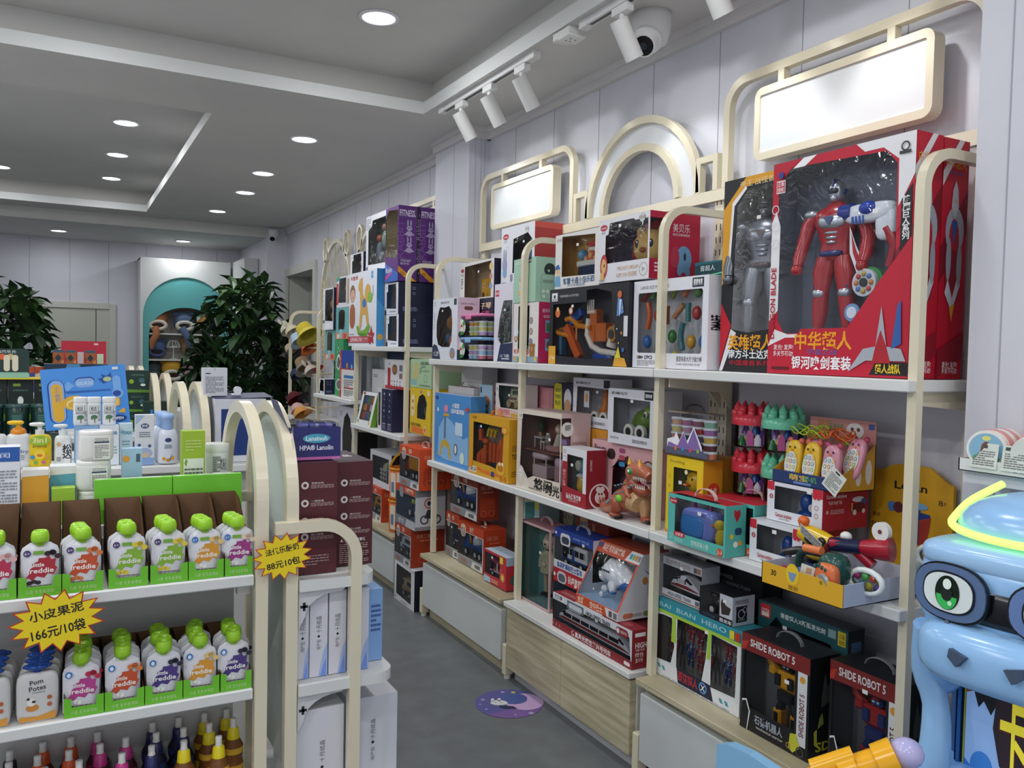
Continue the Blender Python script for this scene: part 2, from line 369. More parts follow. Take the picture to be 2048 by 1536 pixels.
def track_lights():
    def track(y0, y1, lab):
        t = thing('lighting_track', lab, 'lighting track', (1.93, y0, ZC))
        mb = MB(); mb.box(-.018, 0, -.028, .018, y1-y0, 0, '#dededd'); mb.box(-.008, .03, -.0285, .008, y1-y0-.03, -.02, '#4a4a48')
        mb.build('rail', t); MB().box(-.02, y1-y0-.02, -.032, .02, y1-y0+.03, 0, '#e2e2e0').build('end_feed', t)
        MB().box(-.02, -.06, -.032, .02, .02, 0, '#e2e2e0').build('end_feed', t)
    track(3.42, 4.42, 'white ceiling track carrying three spotlights beside the pilaster')
    track(1.5, 2.95, 'white ceiling track nearer the camera carrying the closer spotlights')
    def spot(y, lab, s=1.0):
        t = thing('track_spotlight', lab, 'spotlight', (1.93, y, ZC-.03), 0, 'white track spotlights')
        MB().box(-.017, -.05, -.03, .017, .05, 0, '#e4e4e2').build('adapter', t)
        a = math.radians(32); d = Vector((sin(a), 0, -cos(a))); q = Vector((0, 0, -.085))
        mb = MB(); mb.cyl((0, 0, -.03), (0, 0, -.05), .012, c='#dcdcda'); mb.tube([(0, 0, -.05), (-.012, 0, -.075), q+Vector((-.02, 0, -.01))], .009, '#e2e2e0'); mb.build('arm', t)
        p0 = q-d*.035; p1 = q+d*.125
        mb = MB(); mb.cyl(p0, p1, .037, c='#e6e6e3', n=24, caps=False); mb.cyl(p0, p0+d*.001, .037, c='#e6e6e3', n=24); mb.cyl(p1-d*.02, p1, .033, .037, '#55564f', n=24, caps=False)
        mb.build('housing', t)
        mb = MB(); mb.cyl(p1-d*.022, p1-d*.02, .033, c='#fff8ea:e20', n=20); mb.build('lens', t)
        ld = bpy.data.lights.new('spot_light', 'SPOT'); ld.energy = SPOT_W*s; ld.spot_size = math.radians(75); ld.spot_blend = .7; ld.shadow_soft_size = .02; ld.color = (.96, .98, 1)
        lo = bpy.data.objects.new('spot_light', ld); COL.objects.link(lo); lo.parent = t; lo.location = p1+d*.01
        lo.rotation_euler = (0, -math.radians(32), 0)
    spot(4.18, 'track spotlight nearest the white pilaster, leftmost of the five'); spot(3.84, 'second track spotlight from the pilaster'); spot(3.5, 'third track spotlight from the pilaster, before the gap in the track')
    spot(2.7, 'large white track spotlight beside the dome camera', 1.2); spot(2.2, 'track spotlight cut by the top edge of the picture', 1.3)
    spot(1.7, 'track spotlight above the picture near the red hero boxes', 1.2); spot(4.9, 'x') if 0 else None
    t = thing('ceiling_socket', 'white double socket box on the ceiling between the two light tracks', 'socket', (1.93, 3.1, ZC))
    mb = MB(); mb.bev(-.04, -.075, -.035, .04, .06, 0, '#e4e3e0'); mb.build('socket_body', t)
    mb = MB(); mb.bev(-.045, -.08, -.045, .045, .01, -.03, '#ebebe8')
    for x, y in ((-.015, -.05), (.012, -.045), (0, -.02), (-.02, -.02)): mb.box(x, y, -.0455, x+.006, y+.01, -.0445, '#3a3a38')
    mb.build('socket_face', t)
    def dome(x, y, z, lab, s=1, az=0):
        t = thing('dome_camera', lab, 'security camera', (x, y, z), az)
        mb = MB(); mb.lathe([(.0, 0), (.062*s, 0), (.064*s, -.02*s), (.062*s, -.06*s), (.05*s, -.095*s), (.0, -.1*s)], '#e8e8e8', n=24)
        mb.text('HIKVISION', 0, 0, .007*s, '#333') if 0 else None
        mb.build('camera_base', t)
        mb = MB(); mb.sq((-.02*s, -.01*s, -.085*s), .05*s, '#e9e9e9', n=20); d = Vector((-.62, -.45, -.64)).normalized(); c0 = Vector((-.02*s, -.01*s, -.085*s))
        mb.cyl(c0+d*.02*s, c0+d*.062*s, .042*s, .038*s, '#ececec', 20); mb.build('camera_ball', t)
        mb = MB(); mb.cyl(c0+d*.0625*s, c0+d*.064*s, .032*s, c='#151515:g', n=20); mb.cyl(c0+d*.064*s, c0+d*.066*s, .012*s, c='#303848:g', n=14); mb.build('lens', t)
    dome(2.12, 2.76, ZC, 'white dome security camera on the ceiling beside the wall panels', 1.25)
    dome(2.18, 9.85, 2.96, 'small white security camera in the far corner of the ceiling', .9, .6)
track_lights()

# ------------------------------------------------------------------ wall shelving units
PY = [1.39, 2.448, 3.50, 4.578]     # front post positions
CY = [1.42, 2.49, 3.545, 4.60]     # cabinet joints
UY = [1.42, 2.49, 3.57, 4.63]      # wall upright positions
XP, XU = 1.975, 2.29
def arc(c, r, a0, a1, ax, n=8):
    """quarter arcs in the plane of axes ax=(i,j)"""
    out = []
    for k in range(n+1):
        t = math.radians(a0+(a1-a0)*k/n); p = list(c); p[ax[0]] += r*cos(t); p[ax[1]] += r*sin(t); out.append(tuple(p))
    return out
def arm_post(mb, y, z0, zt, xf=XP, xb=XU, r=.1, w=.027):
    mb.sweep([(xf, y, z0)]+arc((xf+r, y, zt-r), r, 180, 90, (0, 2))+[(xb, y, zt)], w, w, (0, 1, 0), CRE)
def bracket(mb, y, z, xf, xb, c='#e0d8be'):
    mb.T = Matrix(((1, 0, 0, 0), (0, 0, 1, y-.004), (0, 1, 0, 0), (0, 0, 0, 1)))
    mb.prism([(xf, z), (xf, z-.035), (xb-.06, z-.055), (xb-.02, z-.1), (xb, z-.12), (xb, z)], .008, c); mb.T = Matrix()
def upright(mb, y, z0, z1, x=XU):
    mb.box(x, y-.025, z0, x+.03, y+.025, z1, CRE)
    z = z0+.05
    while z < z1-.04:
        for dy in (-.014, .009): mb.box(x-.0008, y+dy, z, x, y+dy+.005, z+.024, '#4a473d')
        z += .05
SHELF_LAB = {}
def unit(k, y0, y1, shelves, lab, header=None, zt=2.15, zback=2.26, posts=(0,), u=None, zb=.39, name='display_shelving_unit'):
    t = thing(name, lab, 'shelving unit')
    g = .003
    for i, (z, xf) in enumerate(shelves):
        mb = MB(); mb.bev(xf, y0+g, z-.032, XU+.005, y1-g, z, WHT, .003); mb.build('shelf_board', t)
        for yb in (y0+.03, y1-.03):
            mb = MB(); bracket(mb, yb, z-.032, xf+.055, XU); mb.build('shelf_bracket', t)
    for j in posts:
        y = (y0, y1)[j]+(.0145 if j == 0 else -.0145)
        mb = MB(); arm_post(mb, y, zb, zt); mb.build('front_post', t)
    for j in (0, 1):
        y = (u or (y0, y1))[j]+(.026 if j == 0 else -.026)
        mb = MB(); upright(mb, y, .4, zback); mb.build('wall_upright', t)
    mb = MB(); mb.box(XU+.012, y0+.062, .4, XU+.02, y1-.062, zback-.06, '#d4d4dc'); mb.build('back_panel', t)
    ua, ub = (u or (y0, y1))
    if header:
        H0 = zback; X = XU
        mb = MB()
        if header != 'ears': mb.box(X-.014, ua, H0-.045, X+.014, ub, H0, CRE)
        def S(pts, w=.032, closed=False): mb.sweep([(X, a, b) for a, b in pts], w, .03, (1, 0, 0), CRE, closed)
        def R2(c, r, a0, a1, n=8): return [(c[0]+r*cos(math.radians(a0+(a1-a0)*i/n)), c[1]+r*sin(math.radians(a0+(a1-a0)*i/n))) for i in range(n+1)]
        if header == 'board':
            a, b = ua+.016, ub-.016; zt2 = 2.655; r = .1
            S([(b, H0)]+R2((b-r, zt2-r), r, 0, 90)+R2((a+r, zt2-r), r, 90, 180)+[(a, H0)])
            for yy in (ua+.33, ub-.29): S([(yy, zt2-.0165), (yy, 2.59)], .028)
            mb.build('header_frame', t)
            mb = MB(); q = rrect(ua+.17, 2.325, ub-ua-.35, .265, .035); qi = rrect(ua+.195, 2.352, ub-ua-.4, .21, .008)
            mb.T = Matrix(((0, 0, -1, X+.02), (1, 0, 0, 0), (0, 1, 0, 0), (0, 0, 0, 1))); mb.prism(q, .05, CRE, [qi])
            sb = mb.build('sign_frame', t); mb = MB(); mb.T = Matrix(((0, 0, -1, X+.02), (1, 0, 0, 0), (0, 1, 0, 0), (0, 0, 0, 1)))
            mb.prism(qi, .042, '#e6eaea:g'); mb.build('sign_board', sb)
        elif header == 'arch':
            c = (ua+ub)/2+.01
            for r, zc in ((.40, 2.265), (.275, 2.265)): S([(c+r*cos(math.radians(v)), zc+r*sin(math.radians(v))*.955) for v in range(0, 181, 9)])
            for s in (-1, 1):
                q = [(c+s*.41, H0), (c+s*.41, H0+.13), (c+s*.51, H0+.13), (c+s*.51, H0)]; S(q, .026)
            mb.build('header_frame', t)
            mb = MB(); mb.T = Matrix(((0, 0, -1, X+.008), (1, 0, 0, 0), (0, 1, 0, 0), (0, 0, 0, 1)))
            mb.poly(ell(c, H0, .40, .385, 24, 0, 180), '#e3e6ea', 0, [ell(c, H0+.004, .275, .26, 24, 0, 180)]); mb.build('frosted_panel', t)
        elif header == 'ears':
            c = (ua+ub)/2+.06
            S([(c+.50, 1.6)]+[(c+.50*cos(math.radians(v)), 1.97+.64*sin(math.radians(v))) for v in range(0, 181, 6)]+[(c-.50, 1.6)], .035)
            for s in (-1, 1): S([(c+s*.33+.075*cos(math.radians(v)), 2.555+.11*sin(math.radians(v))) for v in range(0, 360, 15)], .022, True)
            mb.build('header_frame', t)
            mb = MB()
            for i in range(-14, 15):
                for sl in (.9,):
                    pts = []
                    for k2 in range(-20, 21):
                        yy = c+i*.055+k2*.03*.5; zz = 2.15+k2*.045
                        if ((yy-c)/.46)**2+((zz-1.95)/.62)**2 < 1 and zz > 1.7: pts.append((X, yy, zz))
                    if len(pts) > 1: mb.tube([pts[0], pts[-1]], .0028, '#d6cdb4', 4)
                    pts = []
                    for k2 in range(-20, 21):
                        yy = c+i*.055-k2*.03*.5; zz = 2.15+k2*.045
                        if ((yy-c)/.46)**2+((zz-1.95)/.62)**2 < 1 and zz > 1.7: pts.append((X, yy, zz))
                    if len(pts) > 1: mb.tube([pts[0], pts[-1]], .0028, '#d6cdb4', 4)
            mb.build('lattice', t)
        else: mb.build('header_frame', t)
    return t
unit(0, PY[0], PY[1], [(1.55, XF), (.945, XF)], 'cream metal shelving bay nearest the camera, under the large blank sign board', 'board', u=(UY[0], UY[1]))
unit(1, PY[1], PY[2], [(1.55, XF), (.945, XF)], 'cream shelving bay under the double arch header', 'arch', u=(UY[1], UY[2]))
unit(2, PY[2], PY[3], [(1.55, XF), (.945, XF)], 'cream shelving bay with the small sign board next to the pilaster', 'board', u=(UY[2], UY[3]), posts=(0, 1))
unit(3, 5.03, 6.07, [(1.62, XF), (1.04, XF)], 'cream shelving bay just past the pilaster, below the purple boxes', 'board')
unit(4, 6.07, 7.12, [(1.21, XF)], 'cream shelving bay behind the rocking toy box, second past the pilaster', 'ears')
unit(5, 7.12, 8.15, [(.945, XF)], 'far cream shelving bay with an eared lattice arch and hats', 'ears', zt=1.95, posts=(0, 1))

def cabinet(y0, y1, kind, lab, ztop=.39, xf=1.90):
    t = thing('base_cabinet', lab, 'cabinet', (xf, y1, 0), -PI/2)
    Wd = y1-y0; D = XW-.06-xf
    top = 'wood' if kind == 'white' else '#dcddd9'
    MB().bev(0, -.002, ztop-.022, Wd, D, ztop, top, .002).build('cabinet_top', t)
    mb = MB(); mb.box(.004, .045, .06, Wd-.004, D, ztop-.022, 'wood' if kind == 'white' else '#d5d6d2'); mb.build('cabinet_body', t)
    MB().box(.02, .06, 0, Wd-.02, D-.02, .06, '#bdb596' if kind == 'white' else '#c3c4c6').build('plinth', t)
    if kind == 'white':
        MB().bev(.012, .012, .075, Wd-.012, .045, ztop-.055, '#c9cdcc', .004).build('flap_door', t)
    else:
        for a, b in ((.012, Wd/2-.0015), (Wd/2+.0015, Wd-.012)): MB().bev(a, .012, .065, b, .045, ztop-.035, 'wood', .003).build('drawer_front', t)
    for x in (-.012, ):
        mb = MB(); mb.bev(x-.017, .012, .02, x+.017, .06, .17, '#e0d7bb', .003); mb.cyl((x, .035, 0), (x, .035, .02), .017, c='#d8d5cc'); mb.build('leveling_foot', t)
cabinet(CY[0], CY[1]-.03, 'white', 'white fronted base cabinet below the robot boxes'); cabinet(CY[1]+.01, CY[2]-.03, 'wood', 'oak fronted base cabinet with two drawers under the train box')
cabinet(CY[2]+.01, CY[3]-.02, 'white', 'white fronted base cabinet below the cement mixer boxes', .385); cabinet(5.05, 6.05, 'white', 'white fronted base cabinet past the pilaster under the orange tins', .385)
cabinet(6.08, 7.1, 'white', 'farthest white base cabinet along the right wall', .385)

# ------------------------------------------------------------------ cartons and packaged goods
def win_poly(w, Wd, Ht):
    n = [float(x) for x in w.split()]
    if len(n) <= 5: return rrect(n[0]*Wd, n[1]*Ht, n[2]*Wd, n[3]*Ht, (n[4] if len(n) > 4 else .04)*min(Wd, Ht))
    return [(n[i]*Wd, n[i+1]*Ht) for i in range(0, len(n), 2)]
def carton_mesh(mb, Wd, D, H, col, front='', side='', left='', top='', win='', swin='', twin='', lwin='', inner='#8f9096', sc=None, tc=None, lc=None, bc=None, ib=.105):
    wf = [win_poly(w, Wd, H) for w in win.split('|') if w]; ws = [win_poly(w, D, H) for w in swin.split('|') if w]
    wt = [win_poly(w, Wd, D) for w in twin.split('|') if w]; wl = [win_poly(w, D, H) for w in lwin.split('|') if w]
    T = mb.T
    for Fm, a, b, c, wn in ((FR(Wd, D, H), Wd, H, col, wf), (RT(Wd, D, H), D, H, sc or col, ws), (LF(Wd, D, H), D, H, lc or sc or col, wl), (TP(Wd, D, H), Wd, D, tc or col, wt)):
        mb.T = T @ Fm; mb.poly([(0, 0), (a, 0), (a, b), (0, b)], c, 0, wn)
    mb.T = T; mb.add([(0, 0, 0), (Wd, 0, 0), (Wd, D, 0), (0, D, 0)], [(3, 2, 1, 0)], bc or col); mb.add([(0, D, 0), (Wd, D, 0), (Wd, D, H), (0, D, H)], [(0, 1, 2, 3)], bc or sc or col)
    if wf or ws or wt or wl:
        inner = '#'+''.join('%02x' % int(int(inner[i:i+2], 16)*.68+225*.32) for i in (1, 3, 5))
        e = .003; x1, y1, z1 = Wd-e, min(D-e, ib), H-e
        mb.add([(e, y1, e), (x1, y1, e), (x1, y1, z1), (e, y1, z1)], [(0, 1, 2, 3)], inner)
        mb.add([(e, e, e), (x1, e, e), (x1, y1, e), (e, y1, e)], [(0, 1, 2, 3)], inner)
        if not wl: mb.add([(e, e, e), (e, y1, e), (e, y1, z1), (e, e, z1)], [(0, 1, 2, 3)], inner)
        if not ws: mb.add([(x1, e, e), (x1, y1, e), (x1, y1, z1), (x1, e, z1)], [(0, 1, 2, 3)], inner)
        if not wt: mb.add([(e, e, z1), (x1, e, z1), (x1, y1, z1), (e, y1, z1)], [(0, 1, 2, 3)], inner)
    for Fm, a, b, g in ((FR(Wd, D, H), Wd, H, front), (RT(Wd, D, H), D, H, side), (LF(Wd, D, H), D, H, left), (TP(Wd, D, H), Wd, D, top)):
        if g: mb.gfx(Fm, a, b, g)
    return wf, ws, wt, wl
def xf_tag(loc): return loc[0] > 1.5 and loc[1] < 4.7
def carton(name, lab, cat, loc, dim, rot, col, fn=None, group=None, film='#fcfdff:f', handle=None, tag_='', **k):
    Wd, D, H = dim; mb = MB(); ws = carton_mesh(mb, Wd, D, H, col, **k)
    if not (any(ws) or fn or handle):
        return mb.build(name, None, loc, rot, label=lab, category=cat, **({'group': group} if group else {}))
    t = thing(name, lab, cat, loc, rot, group)
    mb.build('carton', t)
    fm = MB()
    for Fm, w in zip((FR, RT, LF, TP), ws):
        fm.T = Fm(Wd, D, H)
        for q in w: fm.poly(q, film, -.0006)
    if fm.f: fm.build('window_film', t)
    if any(ws) and Wd > .15 and xf_tag(loc):
        mb = MB(); mb.T = FR(Wd, D, H); q = random.Random(int(Wd*9999)); mb.poly(rrect(Wd*q.uniform(.3, .75), H*q.uniform(.62, .85), .018, .012, .001), '#e8e8e6', .0012); mb.build('price_sticker', t)
    if handle:
        mb = MB(); x = Wd*.5; r = min(.05, Wd*.2)
        mb.sweep([(x-r, D*.5, H)]+[(x-r*cos(PI*i/8), D*.5, H+r*.62*sin(PI*i/8)) for i in range(1, 8)]+[(x+r, D*.5, H)], .002, .014, (0, 1, 0), handle); mb.build('carry_handle', t)
    if fn: fn(t, Wd, D, H)
    return t
NR = -PI/2
def RS(name, lab, cat, xf, y0, y1, z0, h, D, col, dr=0, **k):
    """carton on the right-hand shelving, front towards the aisle (-x), spanning y0..y1"""
    return carton(name, lab, cat, (xf, y1, z0), (y1-y0, D, h), NR+dr, col, **k)
def part(name, parent, fn, T=None):
    mb = MB()
    if T is not None: mb.T = T
    fn(mb); return mb.build(name, parent)
def TR(x, y, z, s=1, rz=0, rx=0, ry=0):
    return Matrix.Translation((x, y, z)) @ Matrix.Rotation(rz, 4, 'Z') @ Matrix.Rotation(ry, 4, 'Y') @ Matrix.Rotation(rx, 4, 'X') @ Matrix.Scale(s, 4)

# toy builders: local frame x right, y away, z up; unit sizes in metres
def wheel(mb, x, y, z, r, w=.012, c='#17171a', h='#d8d8d8', ax='y'):
    d = (0, w, 0) if ax == 'y' else (w, 0, 0)
    mb.cyl((x, y, z), (x+d[0], y+d[1], z), r, c=c, n=16); e = .0012
    mb.cyl((x-(e if d[0] else 0), y-(e if d[1] else 0), z), (x, y, z), r*.55, c=h, n=12)
def figure(t, x, y, z, h, body='#a8242a:g', arm='#a8242a:g', trim='#b9bec6:m', head='#b9bec6:m', leg=None, dark='#20306a:g', pose=0, name='action_figure', rz=0):
    """plain helmeted action figure of height h, standing"""
    leg = leg or body; k = h
    mb = MB(); mb.T = TR(x, y, z, k, rz) @ Matrix.Diagonal((1.3, 1.15, 1, 1))
    mb.lathe([(.0, .47), (.075, .48), (.085, .53), (.075, .58), (.095, .66), (.118, .73), (.112, .79), (.05, .83), (.033, .85)], body, n=18, sy=.62)
    for s in (-1, 1):
        mb.tube([(s*.045, 0, .5), (s*.06, -.005, .4), (s*.066, -.01, .28), (s*.075, 0, .16), (s*.08, 0, .05)], [.05, .055, .04, .042, .03], leg, 12)
        a = s*.125; mb.tube([(a*.85, 0, .79), (s*.15, 0, .72), (s*.175, -.01, .6), (s*.18+pose*s*.01, -.04, .5), (s*.175, -.06, .45)], [.035, .04, .034, .033, .024], arm, 12)
        mb.sq((s*.175, -.065, .425), (.028, .03, .034), arm, .8, 10)
        mb.sq((s*.083, -.03, .022), (.034, .062, .026), trim, .7, 10)
        mb.sq((s*.07, -.02, .27), (.036, .036, .035), trim, .8, 10); mb.sq((s*.13, 0, .785), (.045, .045, .03), trim, .8, 10)
        mb.tube([(s*.06, -.03, .43), (s*.085, -.035, .3)], [.018, .012], dark, 8)
    mb.sq((0, -.045, .72), (.075, .035, .045), trim, .7, 12); mb.sq((0, -.04, .52), (.06, .03, .02), dark, .6, 12)
    mb.add([(-.03, -.083, .75), (.03, -.083, .75), (0, -.085, .69)], [(0, 1, 2)], dark)
    for j in range(3): mb.sq((0, -.045, .65-.03*j), (.04-.006*j, .02, .011), trim, .7, 8)
    mb.build(name, t)
    mb = MB(); mb.T = TR(x, y, z, k, rz)
    mb.sq((0, 0, .915), (.05, .06, .072), head, .85, 16); mb.sq((0, -.045, .915), (.034, .022, .02), '#1c2430:g', .6, 12)
    mb.sq((0, -.035, .87), (.026, .03, .022), head, .8, 10); mb.box(-.004, -.06, .94, .004, .02, .992, dark)
    for s in (-1, 1): mb.cyl((s*.045, 0, .91), (s*.06, 0, .91), .018, c=dark, n=10)
    mb.build('helmet', t)
def plush(t, x, y, z, r, c, mane=None, ear=None, sp='#e9cf8e:p', name='plush_toy', snout=None, rz=0):
    mb = MB(); mb.T = TR(x, y, z, r, rz)
    if mane:
        for i in range(13):
            a = 2*PI*i/13; mb.sq((1.02*cos(a), .25, 1.02*sin(a)), (.34, .22, .34), mane, 1, 10)
        mb.sq((0, .25, 0), (1.05, .35, 1.05), mane, 1, 14)
    mb.sq((0, 0, 0), (.95, .7, .88), c, 1, 20)
    for s in (-1, 1): mb.sq((s*.62, .0, .78), (.26, .18, .26), ear or c, 1, 12)
    for s in (-1, 1):
        mb.sq((s*.4, -.6, .12), (.13, .08, .2), '#20264a:g', 1, 10); mb.sq((s*.4+.04, -.675, .2), (.04, .02, .05), '#ffffff:g', 1, 8)
    mb.sq((0, -.66, -.18), (.2, .14, .14), snout or '#a8674b:p', 1, 12)
    mb.build(name, t)
def truck(t, x, y, z, L, kind, c1, c2, name='toy_truck', rz=0):
    mb = MB(); mb.T = TR(x, y, z, L, rz)   # faces -x, length 1
    mb.bev(.0, -.17, .14, .26, .17, .5, c1, .03); mb.bev(.02, -.18, .32, .14, .18, .47, '#1c2430:g', .01); mb.box(.24, -.15, .12, 1, .15, .2, '#2a2f3a')
    mb.box(-.01, -.15, .16, .0, .15, .22, '#e6e6e6'); 
    if kind == 'mixer':
        mb.lathe([(.04, -.36), (.17, -.3), (.21, -.1), (.2, .05), (.1, .28), (.1, .34)], '#e8e8ea:g', n=18) if 0 else None
        T = mb.T; mb.T = T @ TR(.62, 0, .42, 1, 0, 0, math.radians(62))
        mb.lathe([(.0, -.3), (.12, -.27), (.19, -.08), (.19, .05), (.1, .28), (.1, .33), (.0, .33)], '#e8e8ea:g', n=20)
        for i in range(5): mb.T = T @ TR(.62, 0, .42, 1, 0, 0, math.radians(62)) @ Matrix.Rotation(i*1.256, 4, 'Z'); mb.tube([(.13, 0, -.25), (.196, .05, -.05), (.15, .12, .15)], .012, c1, 5)
        mb.T = T; mb.tube([(.3, -.12, .3), (.36, -.16, .42), (.3, -.16, .5)], .02, '#f0a420:g', 8); mb.bev(.3, -.14, .2, .98, .14, .28, c1, .01)
    elif kind == 'dump':
        mb.prism([(0, 0)]*0 or [(.3, -.17), (1.0, -.17), (1.0, .17), (.3, .17)], .3, c2, w=.24)
        for i in range(7): mb.box(.34+.1*i, -.18, .24, .36+.1*i, -.17, .52, '#c98a12')
    elif kind == 'bus':
        mb.bev(.0, -.17, .14, 1.0, .17, .52, c1, .03); mb.box(.06, -.174, .3, .94, .174, .44, '#161a20:g'); mb.box(-.004, -.14, .24, .02, .14, .46, '#161a20:g')
        for i in range(5): mb.box(.1+.2*i, -.177, .29, .125+.2*i, .177, .46, c1)
        mb.box(.42, -.178, .16, .52, -.17, .45, c2); mb.box(.0, -.1735, .16, 1, -.17, .21, c2)
    elif kind == 'police':
        mb.bev(.24, -.17, .2, 1.0, .17, .55, c1, .03); mb.box(.4, -.175, .36, .85, .175, .48, '#161a20:g'); mb.box(.2, -.176, .22, 1, -.17, .28, c2)
    for xx in ((.16, .62, .84) if kind != 'bus' else (.18, .8)):
        wheel(mb, xx, -.185, .1, .1, .05); wheel(mb, xx, .14, .1, .1, .05)
    mb.build(name, t)

# ------------------------------------------------------------------ goods: bay nearest the camera, top shelf
def hero_in(t, Wd, D, H):
    figure(t, .2, .06, .12, .47, rz=.15)
    mb = MB(); mb.T = TR(.33, .05, .47, 1, 0)      # toy pistol
    mb.sq((0, 0, 0), (.085, .022, .028), '#dfe3ea:g', .5); mb.sq((.055, 0, -.035), (.035, .02, .05), '#dfe3ea:g', .6)
    mb.tube([(.06, 0, -.05), (.085, 0, -.1), (.07, 0, -.16)], [.022, .018, .016], '#a8202c:g', 10); mb.cyl((-.1, 0, .01), (-.06, 0, .01), .026, c='#24398a:g')
    for i in range(4): mb.box(-.05+.012*i, -.024, -.03, -.045+.012*i, -.02, -.008, '#2a58b0')
    mb.sq((.0, -.015, .012), (.03, .02, .02), '#2443a8:g'); mb.build('toy_pistol', t)
    mb = MB(); mb.T = TR(.335, .045, .27, 1, 0)    # sword with dial
    mb.cyl((0, .0, 0), (0, .018, 0), .045, c='#3a8a4a:g', n=24); mb.cyl((-.01, -.012, .0), (-.01, .006, 0), .04, c='#c9ccd2:g', n=24)
    for i in range(8):
        a = 2*PI*i/8; mb.sq((-.01+.025*cos(a), -.014, .025*sin(a)), (.008, .004, .008), ('#c8803a', '#4a78b8', '#b8a03a', '#c04a3a')[i % 4], 1, 8)
    mb.cyl((-.01, -.016, 0), (-.01, -.01, 0), .013, c='#1d2024', n=14)
    mb.add([(-.045, 0, .03), (-.015, 0, .045), (-.05, 0, .11), (-.075, 0, .17), (-.072, 0, .09)], [(0, 1, 2, 3, 4)], '#e8e8ec:g')
    mb.add([(-.04, -.001, .045), (-.025, -.001, .05), (-.05, -.001, .1), (-.068, -.001, .15), (-.06, -.001, .09)], [(0, 1, 2, 3, 4)], '#b42030:g'); mb.build('toy_sword', t)
    mb = MB()
    mb.cyl((.29, .03, .185), (.29, .035, .185), .026, c='#6f9ac8', n=20); mb.cyl((.29, .028, .185), (.29, .03, .185), .017, c='#d8e2ee', n=20); mb.build('badge', t)
    mb = MB(); mb.T = TR(.31, .04, .13, 1, 0, .15); mb.box(-.03, 0, -.04, .03, .004, .04, '#3f76c0'); mb.poly(ell(0, 0, .001, .001, 4), '#fff', 0)
    mb.sq((0, -.002, 0), (.02, .003, .026), '#dfe6f0', 1, 10); mb.build('card_pack', t)
HEROW = '.045 .9 .15 .966 .82 .943 .89 .885 .9 .445 .66 .212 .26 .21 .23 .185 .13 .185 .07 .255'
HEROF = ('P #e8e8ea 0 0 0 .25 .07 .30 .07 .7 .02 .8 0 .8;P #b5122e 0 .72 .05 .8 .05 .93 .24 1 0 1;P #f0f0f2 .24 1 .16 .96 .25 .96 .34 1;P #e9e9ec .62 1 1 1 1 .83 .905 .7 .9 .9 .8 .96 .68 .96;'
         'P #c01030 .9 .7 1 .82 1 .72 .9 .6;P #f0f0f2 .9 .48 1 .6 1 .42 .83 .26 .62 .21 .66 .212;P #7a0f1e .9 .52 1 .63 1 .55 .9 .44;'
         'P #c01432 0 0 0 .13 .14 .19 .25 .19 .3 .21 .6 .21 .82 .42 1 .58 1 0;P #e9e9ea 0 .13 .05 .21 .16 .185 .24 .186 .22 .17 .14 .17;P #14141a .76 .01 1 .01 1 .065 .8 .065;'
         'P #14141c .925 .52 .99 .58 .99 .79 .925 .73;SB .957 .655 .026 #f0f0f0 0 降魔巨人系列;TB .43 .155 .062 #f5a21c .42 中华超人;T .43 .105 .02 #3a6ac0 .22 宇宙之战;TB .42 .055 .045 #f2f2f4 .44 银河唤剑套装;'
         'T .13 .125 .02 #fff .16 发光! 发声!;T .13 .095 .02 #fff .16 多关节可动!;TB .88 .037 .03 #f3d02a .16 超人战队;VB .032 .335 .03 #b5122e .34 DRAGON BLADE;R .035 .855 .07 .06 #e8e8e8;R .039 .859 .062 .052 #b5122e;T .07 .899 .018 #fff .05 正版;T .07 .872 .018 #fff .05 授权;'
         'O .94 .945 .02 .006 #333;R .905 .915 .07 .012 #333;R .04 .02 .14 .012 #5a0a18;C .07 .94 .016 #2a3c8c;'
         'P #a9b0b8 .62 .02 .72 .12 .80 .13 .83 .3 .87 .13 .96 .12 .99 .07 .74 .07;P #b01c2c .78 .06 .8 .13 .83 .2 .87 .13 .9 .06;P #3060a8 .9 .12 .93 .3 .95 .32 .96 .14')
for i in range(3): HEROF += ';O .035 %.2f .022 .004 #e0e0e4' % (.62+.08*i)
HSIDE = ('P #7c0f1f 0 .55 1 .8 1 .62 0 .4;P #e4e4e8 0 .86 .6 1 .8 1 0 .8;T .5 .9 .035 #e8a828 .8 中华超人;T .5 .86 .012 #3a6ac0 .5 宇宙之战;E .52 .62 .36 .1 #a4aab4;E .5 .58 .2 .09 #b02436;P #2f5ea6 .38 .66 .62 .66 .5 .56;P #c8ccd4 .36 .72 .5 .67 .64 .72 .6 .79 .5 .83 .4 .79;P #e0b83a .43 .74 .48 .74 .46 .755;P #e0b83a .53 .74 .58 .74 .55 .755;E .5 .42 .3 .12 #8a1c2c;P #c4c8d0 .2 .36 .5 .28 .8 .4 .7 .44 .5 .34 .3 .42;P #d8a030 .4 .3 .6 .32 .5 .24;E .3 .5 .1 .09 #9aa0aa;E .72 .48 .1 .09 #9aa0aa;P #8f1226 0 0 1 .1 1 .2 0 .12;T .5 .06 .02 #fff .6 发光! 发声!;T .5 .035 .02 #fff .6 多关节可动!')
hb = RS('action_figure_box', 'large red and white hero window box on the top shelf, nearest the camera', 'toy box', 1.992, 1.441, 1.942, 1.552, .66, .112, '#bd122e', front=HEROF, side=HSIDE, win=HEROW, inner='#1f2a42', fn=hero_in, bc='#9a1024')
hb2 = carton('action_figure_box', 'red hero box standing behind the large red window box, only its side showing', 'toy box', (2.108, 1.942, 1.552), (.501, .112, .658), NR, '#bd122e', side=HSIDE)
